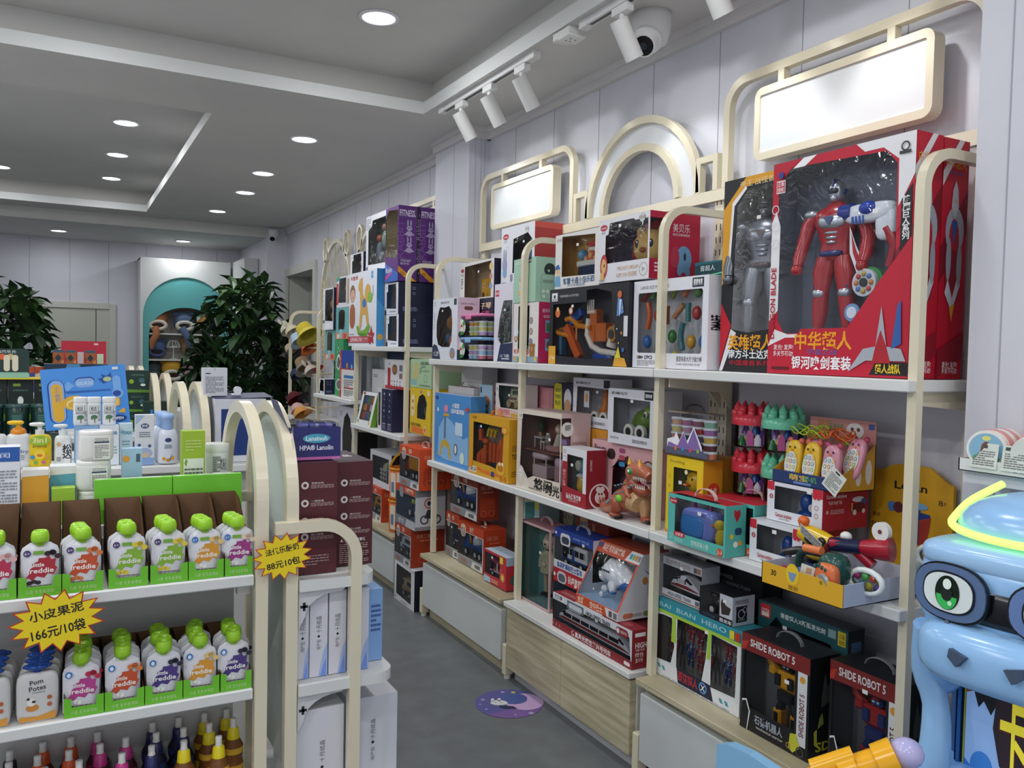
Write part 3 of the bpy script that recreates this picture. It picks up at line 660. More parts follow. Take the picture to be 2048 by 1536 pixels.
def gold_in(t, Wd, D, H): figure(t, .13, .07, .1, .5, body='#8a8f96:m', arm='#6c7178:m', trim='#aeb4bc:m', head='#8d9299:m', dark='#4a3030:g', name='grey_action_figure', rz=.4)
RS('action_figure_box', 'black and gold hero window box half hidden behind the large red box', 'toy box', 2.03, 1.947, 2.205, 1.552, .655, .13, '#17181d', fn=gold_in, inner='#2b2622', bc='#222',
   win='.2 .22 .25 .86 .42 .93 .97 .95 .97 .22 .5 .2', front='P #d99a1e 0 .45 .12 .5 .18 .88 .42 .955 1 .97 1 1 .4 1 0 .85;P #e8e8ea .14 .5 .2 .86 .42 .94 .4 .955 .16 .88 .1 .5;P #c4122c 0 .02 .2 .24 .0 .36;P #e6e6e8 0 .0 .06 0 .3 .2 .2 .22;TB .55 .15 .06 #e8a020 .8 英雄超人;TB .55 .09 .035 #eceef0 .75 南方斗士达克;T .55 .045 .022 #c4122c .7 中国魔兽系列;T .6 .965 .025 #f6e0a0 .6 帝王·战怪兽')
def magnets_in(t, Wd, D, H):
    r = random.Random(4)
    for i, (u, v, kind, c, a) in enumerate([(.11, .86, 0, '#8a2f26', .9), (.24, .88, 0, '#4d7d36', .9), (.13, .6, 1, '#d4622a', 0), (.28, .6, 2, '#b0352c', 0), (.40, .6, 0, '#d8702e', 1.57), (.13, .3, 2, '#2f6cb8', 0), (.34, .3, 2, '#e8b42a', 0),
                                             (.16, .13, 0, '#6f8a2c', 0), (.52, .87, 0, '#7c9436', .8), (.68, .88, 0, '#c4703c', .8), (.80, .85, 2, '#5c8a4a', 0), (.56, .64, 0, '#c88a5a', .7), (.68, .62, 0, '#3f8a86', 1.57), (.79, .61, 2, '#b83434', 0),
                                             (.48, .36, 2, '#3c8a3a', 0), (.62, .36, 1, '#3a7f84', 1), (.73, .3, 2, '#e6a82c', 0), (.88, .3, 2, '#3f74c4', 0), (.52, .12, 2, '#d8d43a', 0), (.78, .13, 0, '#b83434', 0), (.90, .5, 0, '#7a9a5a', 1.57)]):
        mb = MB(); mb.T = TR(u*Wd, .028, v*H)
        if kind == 2: mb.sq((0, 0, 0), (.019, .016, .026), c+':g', 1, 16)
        elif kind == 1: mb.tube([((.012 if a else -.012)*sin(PI*k/6)*-1, 0, -.05+.1*k/6) for k in range(7)], .011, c+':g', 8)
        else:
            l = .035 if a else .05; mb.tube([(-l*cos(a), 0, -l*sin(a)), (l*cos(a), 0, l*sin(a))], .0105, c+':g', 8)
        mb.build(('magnetic_ball', 'magnetic_curve', 'magnetic_rod')[2-kind if kind else 2] if 0 else ('magnetic_rod', 'magnetic_curve', 'magnetic_ball')[kind], t)
RS('magnetic_rod_box', 'white window box of large coloured magnetic rods and balls behind the front post', 'toy box', 1.99, 2.225, 2.655, 1.552, .335, .09, '#e3e4ea', fn=magnets_in, inner='#cfd4da',
   win='.07 .17 .86 .69 .03', front='T .3 .92 .035 #333 .4 LARGE SIZE MAGNETIC;R .8 .88 .14 .1 #1d2638;TB .87 .94 .04 #fff .11 婴爱有家;T .87 .905 .015 #fff .11 BABY FUN;TB .18 .12 .04 #222 .22 18M+ 27PCS;B .07 .02 .3 .07 4 #999;T .78 .11 .045 #333 .32 婴爱有家大尺寸磁力棒;B .62 .04 .3 .03 1 #aaa',
   side='VB .45 .5 .16 #16181c .16 SMART;VB .68 .5 .16 #16181c .16 POCKET;R .9 .0 .1 .1 #cacad0')
carton('small_teal_box', 'small teal carton standing behind the white magnetic rod box', 'toy box', (2.11, 2.44, 1.552), (.235, .12, .4), NR, '#136a72', front='P #0d3f48 0 .97 1 1 1 .9 0 .86;T .3 .94 .04 #e8f4f4 .34 音超人;P #7fd8a8 0 .86 1 .91 1 .9 0 .85')
def lion_in(t, Wd, D, H): plush(t, .215, .11, .14, .085, '#dcb469:p', '#b8303a:p', '#dcb469:p', name='plush_lion', rz=.25)
RS('plush_lion_box', 'white and crimson window box with a plush lion head, top of its stack', 'toy box', 1.99, 2.566, 2.908, 1.896, .262, .25, '#e4e2e8', sc='#b0143c', fn=lion_in, ib=.2, inner='#6b6484', tc='#c8c6d0',
   win='.14 .3 .97 .3 .97 .9 .72 .9 .7 .93 .22 .93 .2 .76 .14 .74', swin='.0 .3 .3 .6 .01', front='E .1 .87 .075 .05 #b02a34;T .1 .87 .035 #fff .11 mobile;T .1 .79 .03 #777 .08 美贝乐;C .86 .92 .07 #c9d3cf;T .86 .92 .045 #7a5a3a .12 安抚玩偶;T .6 .2 .06 #c9a878 .4 MELODY DREAM;T .58 .1 .06 #c9a878 .4 SLEEP LION 安抚睡眠;O .9 .15 .1 .008 #b8a890;T .9 .15 .07 #9a8a6a .05 0+;E .12 .26 .075 .19 #b8303a;E .12 .26 .05 .12 #dcb469;E .13 .27 .012 .03 #20264a;E .09 .1 .04 .07 #dcb469;B .03 .02 .12 .04 2 #888',
   side='T .62 .78 .1 #f2e6ea .34 美贝乐;T .62 .68 .03 #f2e6ea .34 给宝宝爱的陪伴;E .68 .32 .16 .2 #6d9cc4;E .5 .34 .09 .16 #b03048;E .7 .36 .025 .06 #1c2440;E .6 .14 .05 .07 #6d9cc4;E .76 .14 .05 .07 #6d9cc4;B .1 .1 .25 .16 3 #f0dce2')

# ------------------------------------------------------------------ second bay, top shelf
def track_in(t, Wd, D, H):
    o = '#d98a2a:g'; b = '#2b5aa8:g'
    mb = MB(); mb.tube([(.09+.09*cos(a/10), .05+.03*sin(a/10), .19-.0012*a) for a in range(-10, 60, 5)], .012, o, 6)
    mb.tube([(.1, .03, .2), (.14, .03, .205), (.2, .03, .17), (.3, .03, .16)], .013, o, 8); mb.build('orange_track', t)
    mb = MB(); mb.T = TR(.17, .04, .21, 1, 0, 0, -.5); mb.bev(-.05, -.015, -.018, .05, .015, .018, b); mb.build('blue_ramp', t)
    mb = MB(); mb.T = TR(.16, .03, .1, 1, 0, 0, .9); mb.bev(-.09, -.015, -.02, .09, .015, .02, '#d4622a:g'); mb.build('orange_ramp', t)
    mb = MB(); mb.bev(.05, .02, .04, .07, .05, .15, '#2f6a86:g'); mb.bev(.17, .03, .08, .18, .04, .2, o); mb.build('support_column', t)
    mb = MB(); mb.bev(.28, .03, .1, .33, .07, .24, '#c8682a:g'); mb.bev(.265, .025, .22, .325, .075, .235, '#e0d8c4')
    for i in range(4): mb.box(.27+.014*i, .025, .235, .275+.014*i, .03, .28, '#e8e4da')
    mb.bev(.32, .03, .1, .4, .1, .18, '#c8682a:g'); mb.build('orange_tower', t)
    mb = MB(); mb.tube([(.28, .03, .2), (.27, .03, .13), (.31, .03, .08), (.38, .025, .06), (.5, .025, .05)], .014, '#e4dfd2:g', 8); mb.build('white_slide', t)
    mb = MB(); mb.tube([(.53, .04, .24), (.48, .03, .14), (.46, .03, .08)], [.008, .025, .03], '#ddd6c8:g', 8); mb.cyl((.48, .005, .13), (.48, .02, .13), .034, c='#b8803a', n=20); mb.cyl((.48, .003, .13), (.48, .006, .13), .02, c='#4a4640', n=20); mb.build('white_arm', t)
    mb = MB(); mb.sq((.38, .06, .03), (.08, .04, .028), '#2450a0:g', .5); mb.sq((.2, .07, .02), (.07, .05, .01), '#28406a:g', .7); mb.build('blue_base', t)
RS('space_track_box', 'wide black box of an orange marble track with stars and planets', 'toy box', 1.97, 2.66, 3.262, 1.552, .336, .16, '#14151f', fn=track_in, inner='#0e1018', sc='#14151f',
   win='.05 .12 .5 .08 .88 .1 .84 .5 .8 .9 .62 .96 .5 .95 .5 .8 .05 .8', front='R .03 .84 .08 .11 #e8e8ee;C .07 .9 .025 #222;T .07 .86 .02 #222 .06 智慧;T .27 .9 .03 #d8d8e0 .26 YEARNED & STATED;C .12 .68 .06 #d8702e;C .12 .73 .03 #e8c07a;C .3 .7 .05 #d8702e;C .3 .7 .032 #c8d0dc;'
   'R .0 0 .1 .24 #dca428;T .05 .08 .05 #fff .07 Jo Toys;P #d8a030 .86 .12 .97 .1 1 0 .84 0;C .9 .86 .045 #c8683a;P #5c8cc8 .87 .6 .95 .64 .93 .8 .88 .82;P #e8e8f0 .9 .6 .905 .6 .92 .8 .9 .8;C .93 .4 .02 #c87a3a;C .95 .2 .025 #3a70b8;C .9 .28 .012 #e8c840;C .97 .5 .01 #e8c840;C .88 .45 .01 #e8e8e8;C .94 .7 .01 #e8c840;P #d8cc3a .86 .1 .9 .24 .93 .1;R .955 .36 .045 .24 #d8dae0')
def ship_in(t, Wd, D, H):
    mb = MB(); mb.sq((.23, .09, .07), (.12, .06, .045), '#2c3c58:g', .5); mb.bev(.13, .03, .095, .34, .15, .12, '#dcdcd4'); mb.build('ship_hull', t)
    mb = MB(); mb.bev(.19, .05, .12, .28, .13, .18, '#e0dfd6'); mb.sq((.235, .09, .19), (.065, .055, .014), '#c83c30:g', .7)
    for x, z, r in ((.2, .125, .016), (.235, .14, .022), (.27, .125, .016)):
        mb.cyl((x, .035, z), (x, .045, z), r, c='#d06a48', n=16); mb.cyl((x, .032, z), (x, .036, z), r*.6, c='#e8b070', n=12)
    mb.build('ship_cabin', t); mb = MB(); mb.sq((.14, .06, .15), (.025, .025, .025), '#6fa8cc:g'); mb.build('blue_knob', t)
RS('toy_ship_box', 'yellow and white window box with a toy ship, standing on the black track box', 'toy box', 2.0, 2.915, 3.272, 1.892, .245, .17, '#e4e2de', fn=ship_in, inner='#cf9320',
   win='.16 .22 .9 .2 .9 .9 .16 .96', front='T .1 .9 .04 #a05040 .13 安贝乐园;TB .55 .13 .085 #20507e .7 智慧卡通小船乐园;T .5 .05 .045 #5a7a9a .4 声光早教益智;C .07 .32 .08 #e8c8a0;P #2e66b0 0 .36 .13 .37 .08 .46 .02 .43;C .07 .32 .03 #d8a888;P #6fa8d0 .02 .24 .12 .24 .14 .05 .0 .05')
def bunny_in(t, Wd, D, H):
    mb = MB(); mb.sq((.22, .08, .12), (.07, .06, .06), '#7e9cd0:p'); mb.build('plush_body', t)
RS('plush_music_box', 'white and red window box on top of the stack beside the small sign board', 'toy box', 2.112, 3.66, 4.02, 1.958, .31, .17, '#dcdde4', sc='#a8383a', inner='#2a2c44',
   fn=bunny_in, win='.36 .2 .93 .17 .93 .72 .8 .84 .37 .78', front='E .14 .84 .09 .05 #b02a34;T .14 .84 .035 #fff .12 mobile;T .14 .76 .03 #888 .1 美贝乐;C .78 .9 .06 #cdd2cc;T .78 .9 .04 #777 .12 安抚;E .12 .35 .07 .12 #9aa0c0;E .09 .5 .02 .12 #9aa0c0;E .15 .5 .02 .12 #9aa0c0;R .06 .14 .12 .16 #7fa8cc .3;C .1 .62 .01 #98a;C .2 .66 .01 #98a;R .3 .06 .07 .12 #889;B .03 .03 .14 .03 1 #556',
   side='P #c8504a 0 .9 1 .9 1 1 0 1')
RS('tall_navy_box', 'pale pink and navy box below the white and red window box', 'toy box', 2.02, 3.705, 3.91, 1.552, .403, .2, '#e0dce8', inner='#1c2a4c', win='.3 .55 .5 .78 .96 .78 .96 .25 .4 .22 .2 .3', front='P #1d2c50 .2 .0 1 0 1 .24 .36 .22;R .05 .84 .2 .08 #c8343c;T .15 .88 .03 #fff .18 爱婴;T .6 .07 .035 #e8e8f0 .5 小飞熊;B .45 .02 .4 .03 1 #ccd')
RS('green_piano_box', 'mint green carton with an animal piano picture, top of its stack', 'toy box', 1.993, 3.436, 3.655, 1.845, .215, .115, '#a5cbb4', side='O .68 .72 .15 .15 #1d2c28;C .68 .72 .15 #22332e;C .62 .7 .03 #a5cbb4;R .25 .06 .7 .56 #8fb8a2 .1;R .28 .08 .64 .52 #a5cbb4 .1;B .35 .42 .5 .08 3 #4c6c5e;C .38 .24 .04 #d8ecd8;C .58 .24 .04 #d8ecd8;C .78 .24 .04 #d8ecd8;C .4 .12 .04 #d8ecd8',
   front='R .68 .88 .12 .12 #22362e;T .74 .93 .04 #fff .1 益智;E .4 .42 .14 .15 #d8d4bc;E .32 .52 .04 .05 #c8a868;E .5 .52 .04 .05 #c8a868;P #d8dce0 .2 .18 .45 .06 .58 .2 .3 .3;P #2a3a34 .24 .17 .27 .16 .33 .22 .3 .24;P #2a3a34 .34 .13 .37 .12 .43 .18 .4 .2;C .3 .22 .05 #e8c040;R .6 .62 .12 .16 #d8c890 .2;B .1 .86 .4 .06 2 #e8f4ec')
RS('bear_window_box', 'white window box with a printed brown bear, under the mint green carton', 'toy box', 1.993, 3.40, 3.648, 1.552, .29, .13, '#e4dfda', sc='#c4285c', inner='#3e423e',
   win='.2 .22 .64 .22 .64 .95 .2 .95', front='C .12 .4 .06 #8a6a4a;C .12 .4 .035 #d8c0a0;R .02 .44 .2 .14 #dde4ea .5;C .72 .7 .055 #5a4a50;C .72 .7 .045 #a89aa0;C .72 .52 .055 #5a4a50;C .72 .52 .045 #b8a89a;C .72 .35 .055 #5a4a50;C .72 .35 .045 #8a8aa0;TB .35 .18 .06 #c8603a .6 新声机乐园;E .78 .18 .1 .14 #9a6a3c;C .7 .29 .03 #9a6a3c;C .86 .29 .03 #9a6a3c;C .78 .23 .035 #b88a58;R .0 .0 1 .1 #8aa4b8;C .1 .06 .04 #d8a040;C .25 .04 .04 #6a9a5a;C .4 .06 .04 #c86a5a;C .55 .04 .04 #5a8ac0;C .92 .06 .04 #d8c040',
   side='T .4 .86 .05 #f4dce4 .5 趣味早教;R .3 .5 .5 .2 #7ab0d8;R .33 .52 .44 .14 #4a8a4a;R .3 .2 .5 .2 #7ab0d8;C .5 .3 .07 #8a5a3a;B .2 .74 .6 .05 2 #f0c8d4', fn=lambda t, Wd, D, H: part('toy_microphone', t, lambda mb: (mb.cyl((.1, .06, .03), (.1, .06, .16), .012, .018, '#50565a:g'), mb.sq((.1, .06, .185), .03, '#3a3e42:g'), mb.sq((.1, .05, .06), (.035, .03, .03), '#5a8490:g'))))

# ------------------------------------------------------------------ third bay, top shelf
def clay_tubs(t, W_, D, H, cols, r=.026, h=.024):
    for x, y, z, c in cols:
        mb = MB(); mb.lathe([(r*.86, 0), (r, h*.75)], c, (x, y, z), 16); mb.lathe([(0, h), (r*1.05, h), (r*1.08, h*.75), (r*1.05, h*.7)], '#e8ecec:g', (x, y, z), 16); mb.build('clay_tub', t)
def clay_case(loc, lab, lid, cl):
    t = thing('plasticine_case', lab, 'craft kit', loc, NR, 'stacked plasticine cases')
    Wd, D, H = .305, .115, .125; mb = MB(); mb.bev(.01, .005, 0, Wd-.01, D-.005, H-.012, '#f8fbff:c', .006); mb.build('clear_case', t)
    MB().bev(0, 0, H-.014, Wd, D, H, lid, .004).build('lid', t); MB().bev(Wd*.5-.035, -.004, H-.03, Wd*.5+.035, .003, H-.004, lid).build('latch', t)
    pl = ['#e8a84a', '#d8788c', '#a8cce8', '#d8b0d8', '#e8dc7a', '#c8d8a0']
    clay_tubs(t, Wd, D, H, [(x, y, .008+.026*k, pl[(k+cl+int(x*99)) % 6]) for x in (.15, .205, .262) for y in (.035, .085) for k in range(3)], .024, .025)
    mb = MB(); mb.T = FR(Wd, D, H); mb.poly(ell(.07, .055, .05, .043, 20), '#e8f0e4', .001); mb.poly(ell(.065, .022, .04, .012, 14), '#4a8a3a', .0014); mb.poly([(.06, .03), (.085, .03), (.085, .055), (.06, .055)], '#f0e8d8', .0018)
    mb.poly([(.055, .055), (.09, .055), (.072, .075)], '#c83a2a', .002); mb.poly(ell(.1, .075, .016, .014, 12), '#3f9a3c', .0018); mb.poly([(.098, .03), (.102, .03), (.102, .065), (.098, .065)], '#6a4a2a', .0016); mb.poly(ell(.042, .05, .008, .02, 12), '#3a7ab8', .0018); mb.build('sticker', t)
clay_case((1.96, 4.258, 1.552), 'clear plasticine case with pale blue lid, lower of two', '#8ebce6:g', 0); clay_case((1.96, 4.255, 1.679), 'clear plasticine case with pink lid, upper of two', '#e886b4:g', 2)
def dog_in(t, Wd, D, H): part('plush_dog', t, lambda mb: (mb.sq((.2, .07, .1), (.055, .05, .06), '#c8763a:p'), mb.sq((.16, .07, .21), (.06, .045, .05), '#a8703c:p'), mb.sq((.225, .03, .075), (.028, .02, .022), '#e0b080:p'), mb.sq((.23, .012, .08), (.01, .008, .008), '#2a1a14'), mb.sq((.13, .05, .12), (.022, .02, .03), '#5080b8:p')))
RS('plush_dog_box', 'white oval-window box with an orange plush dog at the left end of the top shelf', 'toy box', 1.94, 4.20, 4.546, 1.552, .348, .135, '#dfe2ea', sc='#d8c4d4', fn=dog_in, inner='#857068',
   win='.3 .86 .25 .8 .17 .62 .17 .38 .24 .24 .4 .2 .7 .2 .78 .3 .8 .6 .76 .8 .66 .87 .5 .85', front='C .08 .92 .04 #dcdde4;O .08 .92 .035 .006 #333;T .5 .93 .03 #445 .34 萌宠系列;R .86 .88 .1 .1 #1f4a3a;P #263450 0 0 0 .2 .08 .25 .2 .22 .3 .1 .34 0;T .16 .1 .04 #fff .22 小飞狗;T .16 .06 .02 #fff .18 毛绒玩具;E .82 .1 .1 .09 #8a8ea0;C .82 .08 .045 #c8834a;B .06 .5 .03 .28 6 #889',
   side='T .5 .9 .025 #554 .7 陪宝宝玩 伴宝宝长大;R .3 .8 .4 .06 #6a4a40 .5;R .0 .0 1 .16 #263450;C .2 .4 .06 #3a4450')
def num_in(t, Wd, D, H):
    mb = MB(); mb.bev(.2, .04, .0, .42, .09, .12, '#e8b43a:g', .008); mb.gfx(Matrix(((1, 0, 0, .2), (0, 0, -1, .04), (0, 1, 0, 0), (0, 0, 0, 1))), .22, .12, 'C .14 .2 .13 #5a3a1a;TB .38 .2 .2 #5a3a1a 0 1;TB .6 .2 .2 #5a3a1a 0 2;TB .82 .2 .2 #5a3a1a 0 3;O .15 .65 .13 .04 #e8e0d0;O .38 .65 .13 .04 #d88a6a;O .6 .65 .13 .04 #c8d0dc;O .83 .65 .13 .04 #d8a04a'); mb.build('number_toy', t)
RS('number_toy_box', 'brown window box with a yellow numbers toy above the plasticine cases', 'toy box', 2.09, 4.06, 4.495, 1.9, .215, .12, '#dcdad8', sc='#1c2340', fn=num_in, inner='#a8824e', win='.14 .03 .92 .03 .92 .95 .14 .9', front='E .07 .8 .05 .05 #a0302c;T .07 .68 .04 #666 .08 美贝乐;C .92 .8 .1 #d8c080;C .92 .55 .08 #c88a7a;C .92 .3 .08 #7a9cc8;B .03 .3 .06 .3 5 #777')
RS('dark_toy_box', 'dark blue lettered carton under the brown numbers box', 'toy box', 2.09, 4.06, 4.56, 1.552, .346, .12, '#1d2238', front='TB .75 .88 .08 #d8c8a0 .4 电子琴;TB .7 .76 .06 #c05070 .4 宝宝乐园;T .6 .66 .04 #8aa0d0 .4 PIANO;E .85 .6 .06 .05 #d898a8;R .5 .52 .5 .08 #d8a0b0')

# ------------------------------------------------------------------ nearest bay, middle shelf
ZM = .947
def duck(mb, x, y, z, r, c='#efc02c:g', bill='#e0702a:g'):
    mb.sq((x, y, z), (r, r*.8, r), c, 1, 18); mb.sq((x-.3*r, y-.75*r, z-.25*r), (r*.42, r*.4, r*.14), bill, 1, 12)
    for s in (-.55, .2): mb.sq((x+s*r, y-.72*r, z+.22*r), (r*.1, r*.06, r*.14), '#1c1a16:g', 1, 8)
RS('duck_toy_box', 'yellow window box with a duck head behind the front post on the middle shelf', 'toy box', 1.99, 2.225, 2.425, ZM, .284, .09, '#e8c81e', sc='#d99a22', inner='#8a8f5a',
   win='.2 .2 .84 .2 .84 .86 .2 .86', swin='', fn=lambda t, Wd, D, H: part('toy_duck', t, lambda mb: duck(mb, .115, .048, .197, .044)),
   front='T .3 .93 .035 #5a4a10 .4 Duckling;C .55 .82 .03 #f4e8b0;O .1 .73 .018 .004 #d84a2a;O .1 .61 .018 .004 #d84a2a;O .1 .49 .018 .004 #d84a2a;O .1 .37 .018 .004 #d84a2a;O .1 .25 .018 .004 #d84a2a;E .2 .09 .14 .1 #f4d838;E .2 .1 .07 .028 #e07a2a;C .15 .14 .008 #222;C .26 .14 .008 #222;P #e8942a .0 0 1 0 1 .05 0 .03',
   side='C .55 .62 .1 #d8402a;TB .55 .62 .07 #f6ead0 .28 HI;VB .7 .42 .06 #d8402a .18 NOW;VB .45 .42 .06 #d8402a .08 IS')
RS('orange_toy_box', 'plain orange carton between the duck box and the castle tubs', 'toy box', 2.09, 2.27, 2.43, ZM, .282, .11, '#d4922a', front='R .1 .3 .8 .4 #b8742a .1')
def craft(t, Wd, D, H):
    pl = ['#9ab0b8', '#c84858', '#8a68a8', '#6a3038', '#e0b090', '#b87098', '#985868', '#90c0a0', '#e0d080', '#c89ab8', '#c84848', '#a870a8', '#e09070', '#3a5a88', '#7a6a98', '#d8b050']
    clay_tubs(t, Wd, D, H, [(.035+.058*i, .03, .008+.029*(5-j)*.93, pl[(j*4+i) % 16]) for j in range(1, 5) for i in range(4)]+[(.21, .03, .006, '#e0906a')], .025, .026)
def craft_box():
    t = thing('plasticine_case', 'clear plasticine carry case with a purple mountain print, above the duck box', 'craft kit', (1.985, 2.43, ZM+.286), NR)
    Wd, D, H = .25, .065, .165; mb = MB(); mb.bev(0, 0, 0, Wd, D, H, '#f8faff:c', .006); mb.build('clear_case', t); craft(t, Wd, D, H)
    mb = MB(); mb.tube([(.07+.05*(1-cos(PI*k/8))/1, D/2, H+.028*sin(PI*k/8)) for k in range(9)], .004, '#d8d8dc:c', 6); mb.build('carry_handle', t)
    mb = MB(); mb.T = FR(Wd, D, H); mb.poly([(.01, .06), (.05, .07), (.06, .09), (.08, .06), (.1, .095), (.12, .06), (.155, .115), (.2, .045), (.2, .03), (.01, .03)], '#f0eef4', .001)
    mb.poly([(.07, .04), (.1, .09), (.125, .05), (.155, .108), (.195, .035), (.2, .03), (.01, .03), (.02, .05)], '#8468a8', .0014); mb.poly([(.0, .008), (.23, .008), (.23, .028), (.0, .028)], '#545c74', .0014)
    for i, c in enumerate(('#e87a2a', '#3a90c8', '#d84a6a', '#8ac03a')): mb.poly(ell(.06+.04*i, .03, .007, .008, 10), c, .002)
    mb.build('sticker', t)
craft_box()
def pet_in(t, Wd, D, H):
    def f(mb):
        mb.sq((.13, .045, .075), (.085, .035, .055), '#7a8ad4:g', .45, 20); mb.sq((.115, .018, .07), (.06, .014, .038), '#3f86c8:g', .5, 18); mb.bev(.05, .015, .014, .22, .075, .026, '#5a4a98:g')
    part('pet_carrier', t, f)
    part('carrier_handle', t, lambda mb: mb.tube([(.09, .045, .128), (.09, .045, .155), (.17, .045, .155), (.17, .045, .128)], .007, '#8a2a60:g', 8))
    def g(mb): mb.sq((.235, .035, .05), (.022, .02, .036), '#ecd23c:p'); mb.sq((.228, .032, .092), (.019, .018, .018), '#ecd23c:p'); mb.sq((.21, .02, .09), (.008, .008, .004), '#e07a2a:g')
    part('plush_chick', t, g)
def petbox(xf, y0, y1, lab, D, fn): 
    return RS('pet_carrier_box', lab, 'toy box', xf, y0, y1, ZM, .17, D, '#58b8ac', tc='#c02434', fn=fn, inner='#7a828c', handle='#e4c8c0', win='.13 .22 .97 .22 .97 .93 .13 .93', twin='.1 .0 .75 .3 .02' if fn else '',
      front='P #b82434 .03 .84 .1 .78 .17 .84 .17 .92 .1 .9 .03 .92;T .1 .86 .05 #fff .1 love;R .12 .14 .2 .1 #c82c3c .2;T .22 .19 .05 #fff .14 过家家;T .58 .1 .08 #e4f4f0 .3 宠物提箱小屋;B .03 .03 .08 .16 4 #a8e0d8;B .13 .03 .16 .09 3 #a8e0d8;C .92 .08 .08 #d8502a;T .92 .08 .06 #fff .07 2-3',
      side='P #b82434 .4 .8 .55 .66 .72 .8 .7 .92 .55 .88 .4 .92;R .45 .42 .35 .14 #2a4a6a .1;C .3 .4 .05 #e8c83c;C .5 .24 .06 #f0f0e0;C .72 .26 .05 #e8a03c')
petbox(1.895, 2.005, 2.295, 'teal and red window box with a lilac pet carrier and plush chick', .088, pet_in)
petbox(1.99, 1.975, 2.205, 'second teal and red pet box, behind the one with the carrier', .22, None)
def castle(x, y, z, lab, c):
    t = thing('castle_tub', lab, 'toy tub', (x, y, z), .7, 'castle lid tubs'); r = .064
    mb = MB(); mb.lathe([(.0, .002), (r*.95, .002), (r, .01), (r, .088)], '#f4f8fc:c', n=24); mb.build('clear_tub', t)
    rr = random.Random(int(x*100+z*1000))
    for i in range(9):
        a = i*.7; q = .038*(1 if i % 2 else .6); part('foam_block', t, lambda mb: mb.cyl((q*cos(a), q*sin(a), .008+.02*(i % 3)), (q*cos(a), q*sin(a), .04+.02*(i % 3)), .016, .006, ['#c83a8a', '#e8e6ee', '#7a3a9a', '#3a8a4a', '#e8c23a', '#2a5aa8'][i % 6]+':g', 10))
    def lid(mb):
        mb.lathe([(r*1.12, .08), (r*1.15, .09), (r*1.12, .112), (r*.95, .118), (.9*r, .118), (0, .118)], c, n=28)
        for i in range(10):
            a = i*2*PI/10; mb.sq((r*.95*cos(a), r*.95*sin(a), .12), (.012, .012, .012), c, .4, 8)
            mb.cyl((r*.82*cos(a), r*.82*sin(a), .115), (r*.82*cos(a), r*.82*sin(a), .14), .013, c=c, n=10)
            mb.cyl((r*.82*cos(a), r*.82*sin(a), .14), (r*.82*cos(a), r*.82*sin(a), .163 if i % 2 else .152), .0145, .001, c, 10)
    part('castle_lid', t, lid)
    mb = MB(); mb.T = FR(0, 0, 0)
    for a0, cc, h in ((-.9, '#b0508a', .05), (-.5, '#ece8f0', .035), (-.2, '#7a4aa0', .055), (.2, '#e8d038', .03), (.6, '#38589a', .05), (1.0, '#e8e4ee', .035), (1.4, '#3a9a58', .05)):
        a = -PI/2-.7+a0; v = [((r+.001)*cos(a+d), (r+.001)*sin(a+d), zz) for d, zz in ((-.18, .01), (.18, .01), (.18, h), (0, h+.018), (-.18, h))]
        mb.T = Matrix(); mb.add(v, [(0, 1, 2, 3, 4)], cc)
    mb.build('castle_sticker', t)
    return t
castle(2.148, 2.15, ZM+.172, 'red castle lid tub, lower of the two red ones', '#d83848:g'); castle(2.148, 2.155, ZM+.172+.165, 'red castle lid tub, upper of the two red ones', '#e04050:g')
castle(2.14, 2.0, ZM+.172, 'mint green castle lid tub, lower of the two green ones', '#6ec8a4:g'); castle(2.14, 2.005, ZM+.172+.165, 'mint green castle lid tub, upper of the two green ones', '#72cca8:g')
def airplane_toy(t, Wd, D, H):
    def f(mb):
        mb.sq((.165, .06, .055), (.04, .045, .04), '#1d4a98:g'); mb.sq((.135, .03, .07), (.022, .018, .03), '#1d4a98:g', 1); mb.sq((.135, .03, .035), (.03, .018, .014), '#1d4a98:g', 1); mb.cyl((.165, .02, .06), (.165, .015, .06), .012, c='#e8e8ea:g')
        mb.bev(.1, .05, .075, .2, .15, .083, '#e4e2dc:g'); mb.cyl((.12, .08, .04), (.12, .08, .12), .006, c='#e0b040:g')
    part('toy_airplane', t, f)
def hucu(xf, y0, y1, z0, h, lab):
    return RS('airplane_box', lab, 'toy box', xf, y0, y1, z0, h, .2, '#e2e4ea', sc='#b01e30', fn=airplane_toy, inner='#8d9498', win='.14 .3 .82 .3 .82 .9 .14 .9', tc='#c8ccd2',
      front='R 0 .82 .13 .18 #c8283a;C .03 .82 .04 #c8283a;C .075 .81 .04 #c8283a;C .115 .82 .04 #c8283a;R .83 .78 .17 .22 #c8283a;C .87 .78 .04 #c8283a;C .93 .78 .04 #c8283a;C .08 .62 .06 #a82c34;T .08 .62 .07 #fff .03 3;O .9 .55 .06 .01 #a33;O .9 .35 .06 .01 #a33;TB .32 .16 .1 #b03c30 .3 Cartoon airplane;B .24 .06 .2 .04 1 #999;T .66 .1 .08 #34445c .16 飞机宝宝',
      side='R 0 .84 .16 .16 #c8283a;TB .3 .82 .09 #f4e4e0 .44 Cartoon airplane;T .27 .68 .07 #f4e4e0 .3 "玩具"动感飞机;C .1 .46 .05 #d8a0a0;B .17 .4 .3 .12 3 #e0b0b0;E .78 .72 .14 .07 #d8dce4;E .9 .66 .06 .08 #3a5a98;E .8 .52 .14 .12 #6a1824;C .7 .4 .07 #e0d8cc;C .9 .42 .06 #e0d8cc;R .62 .44 .03 .2 #d8b040')
h2 = hucu(1.965, 1.752, 1.968, ZM, .134, 'white and red toy airplane box, lower of two, behind the yellow tray'); h1 = hucu(2.0, 1.712, 1.932, ZM+.136, .124, 'white and red toy airplane box, upper of two, under the toy phones')
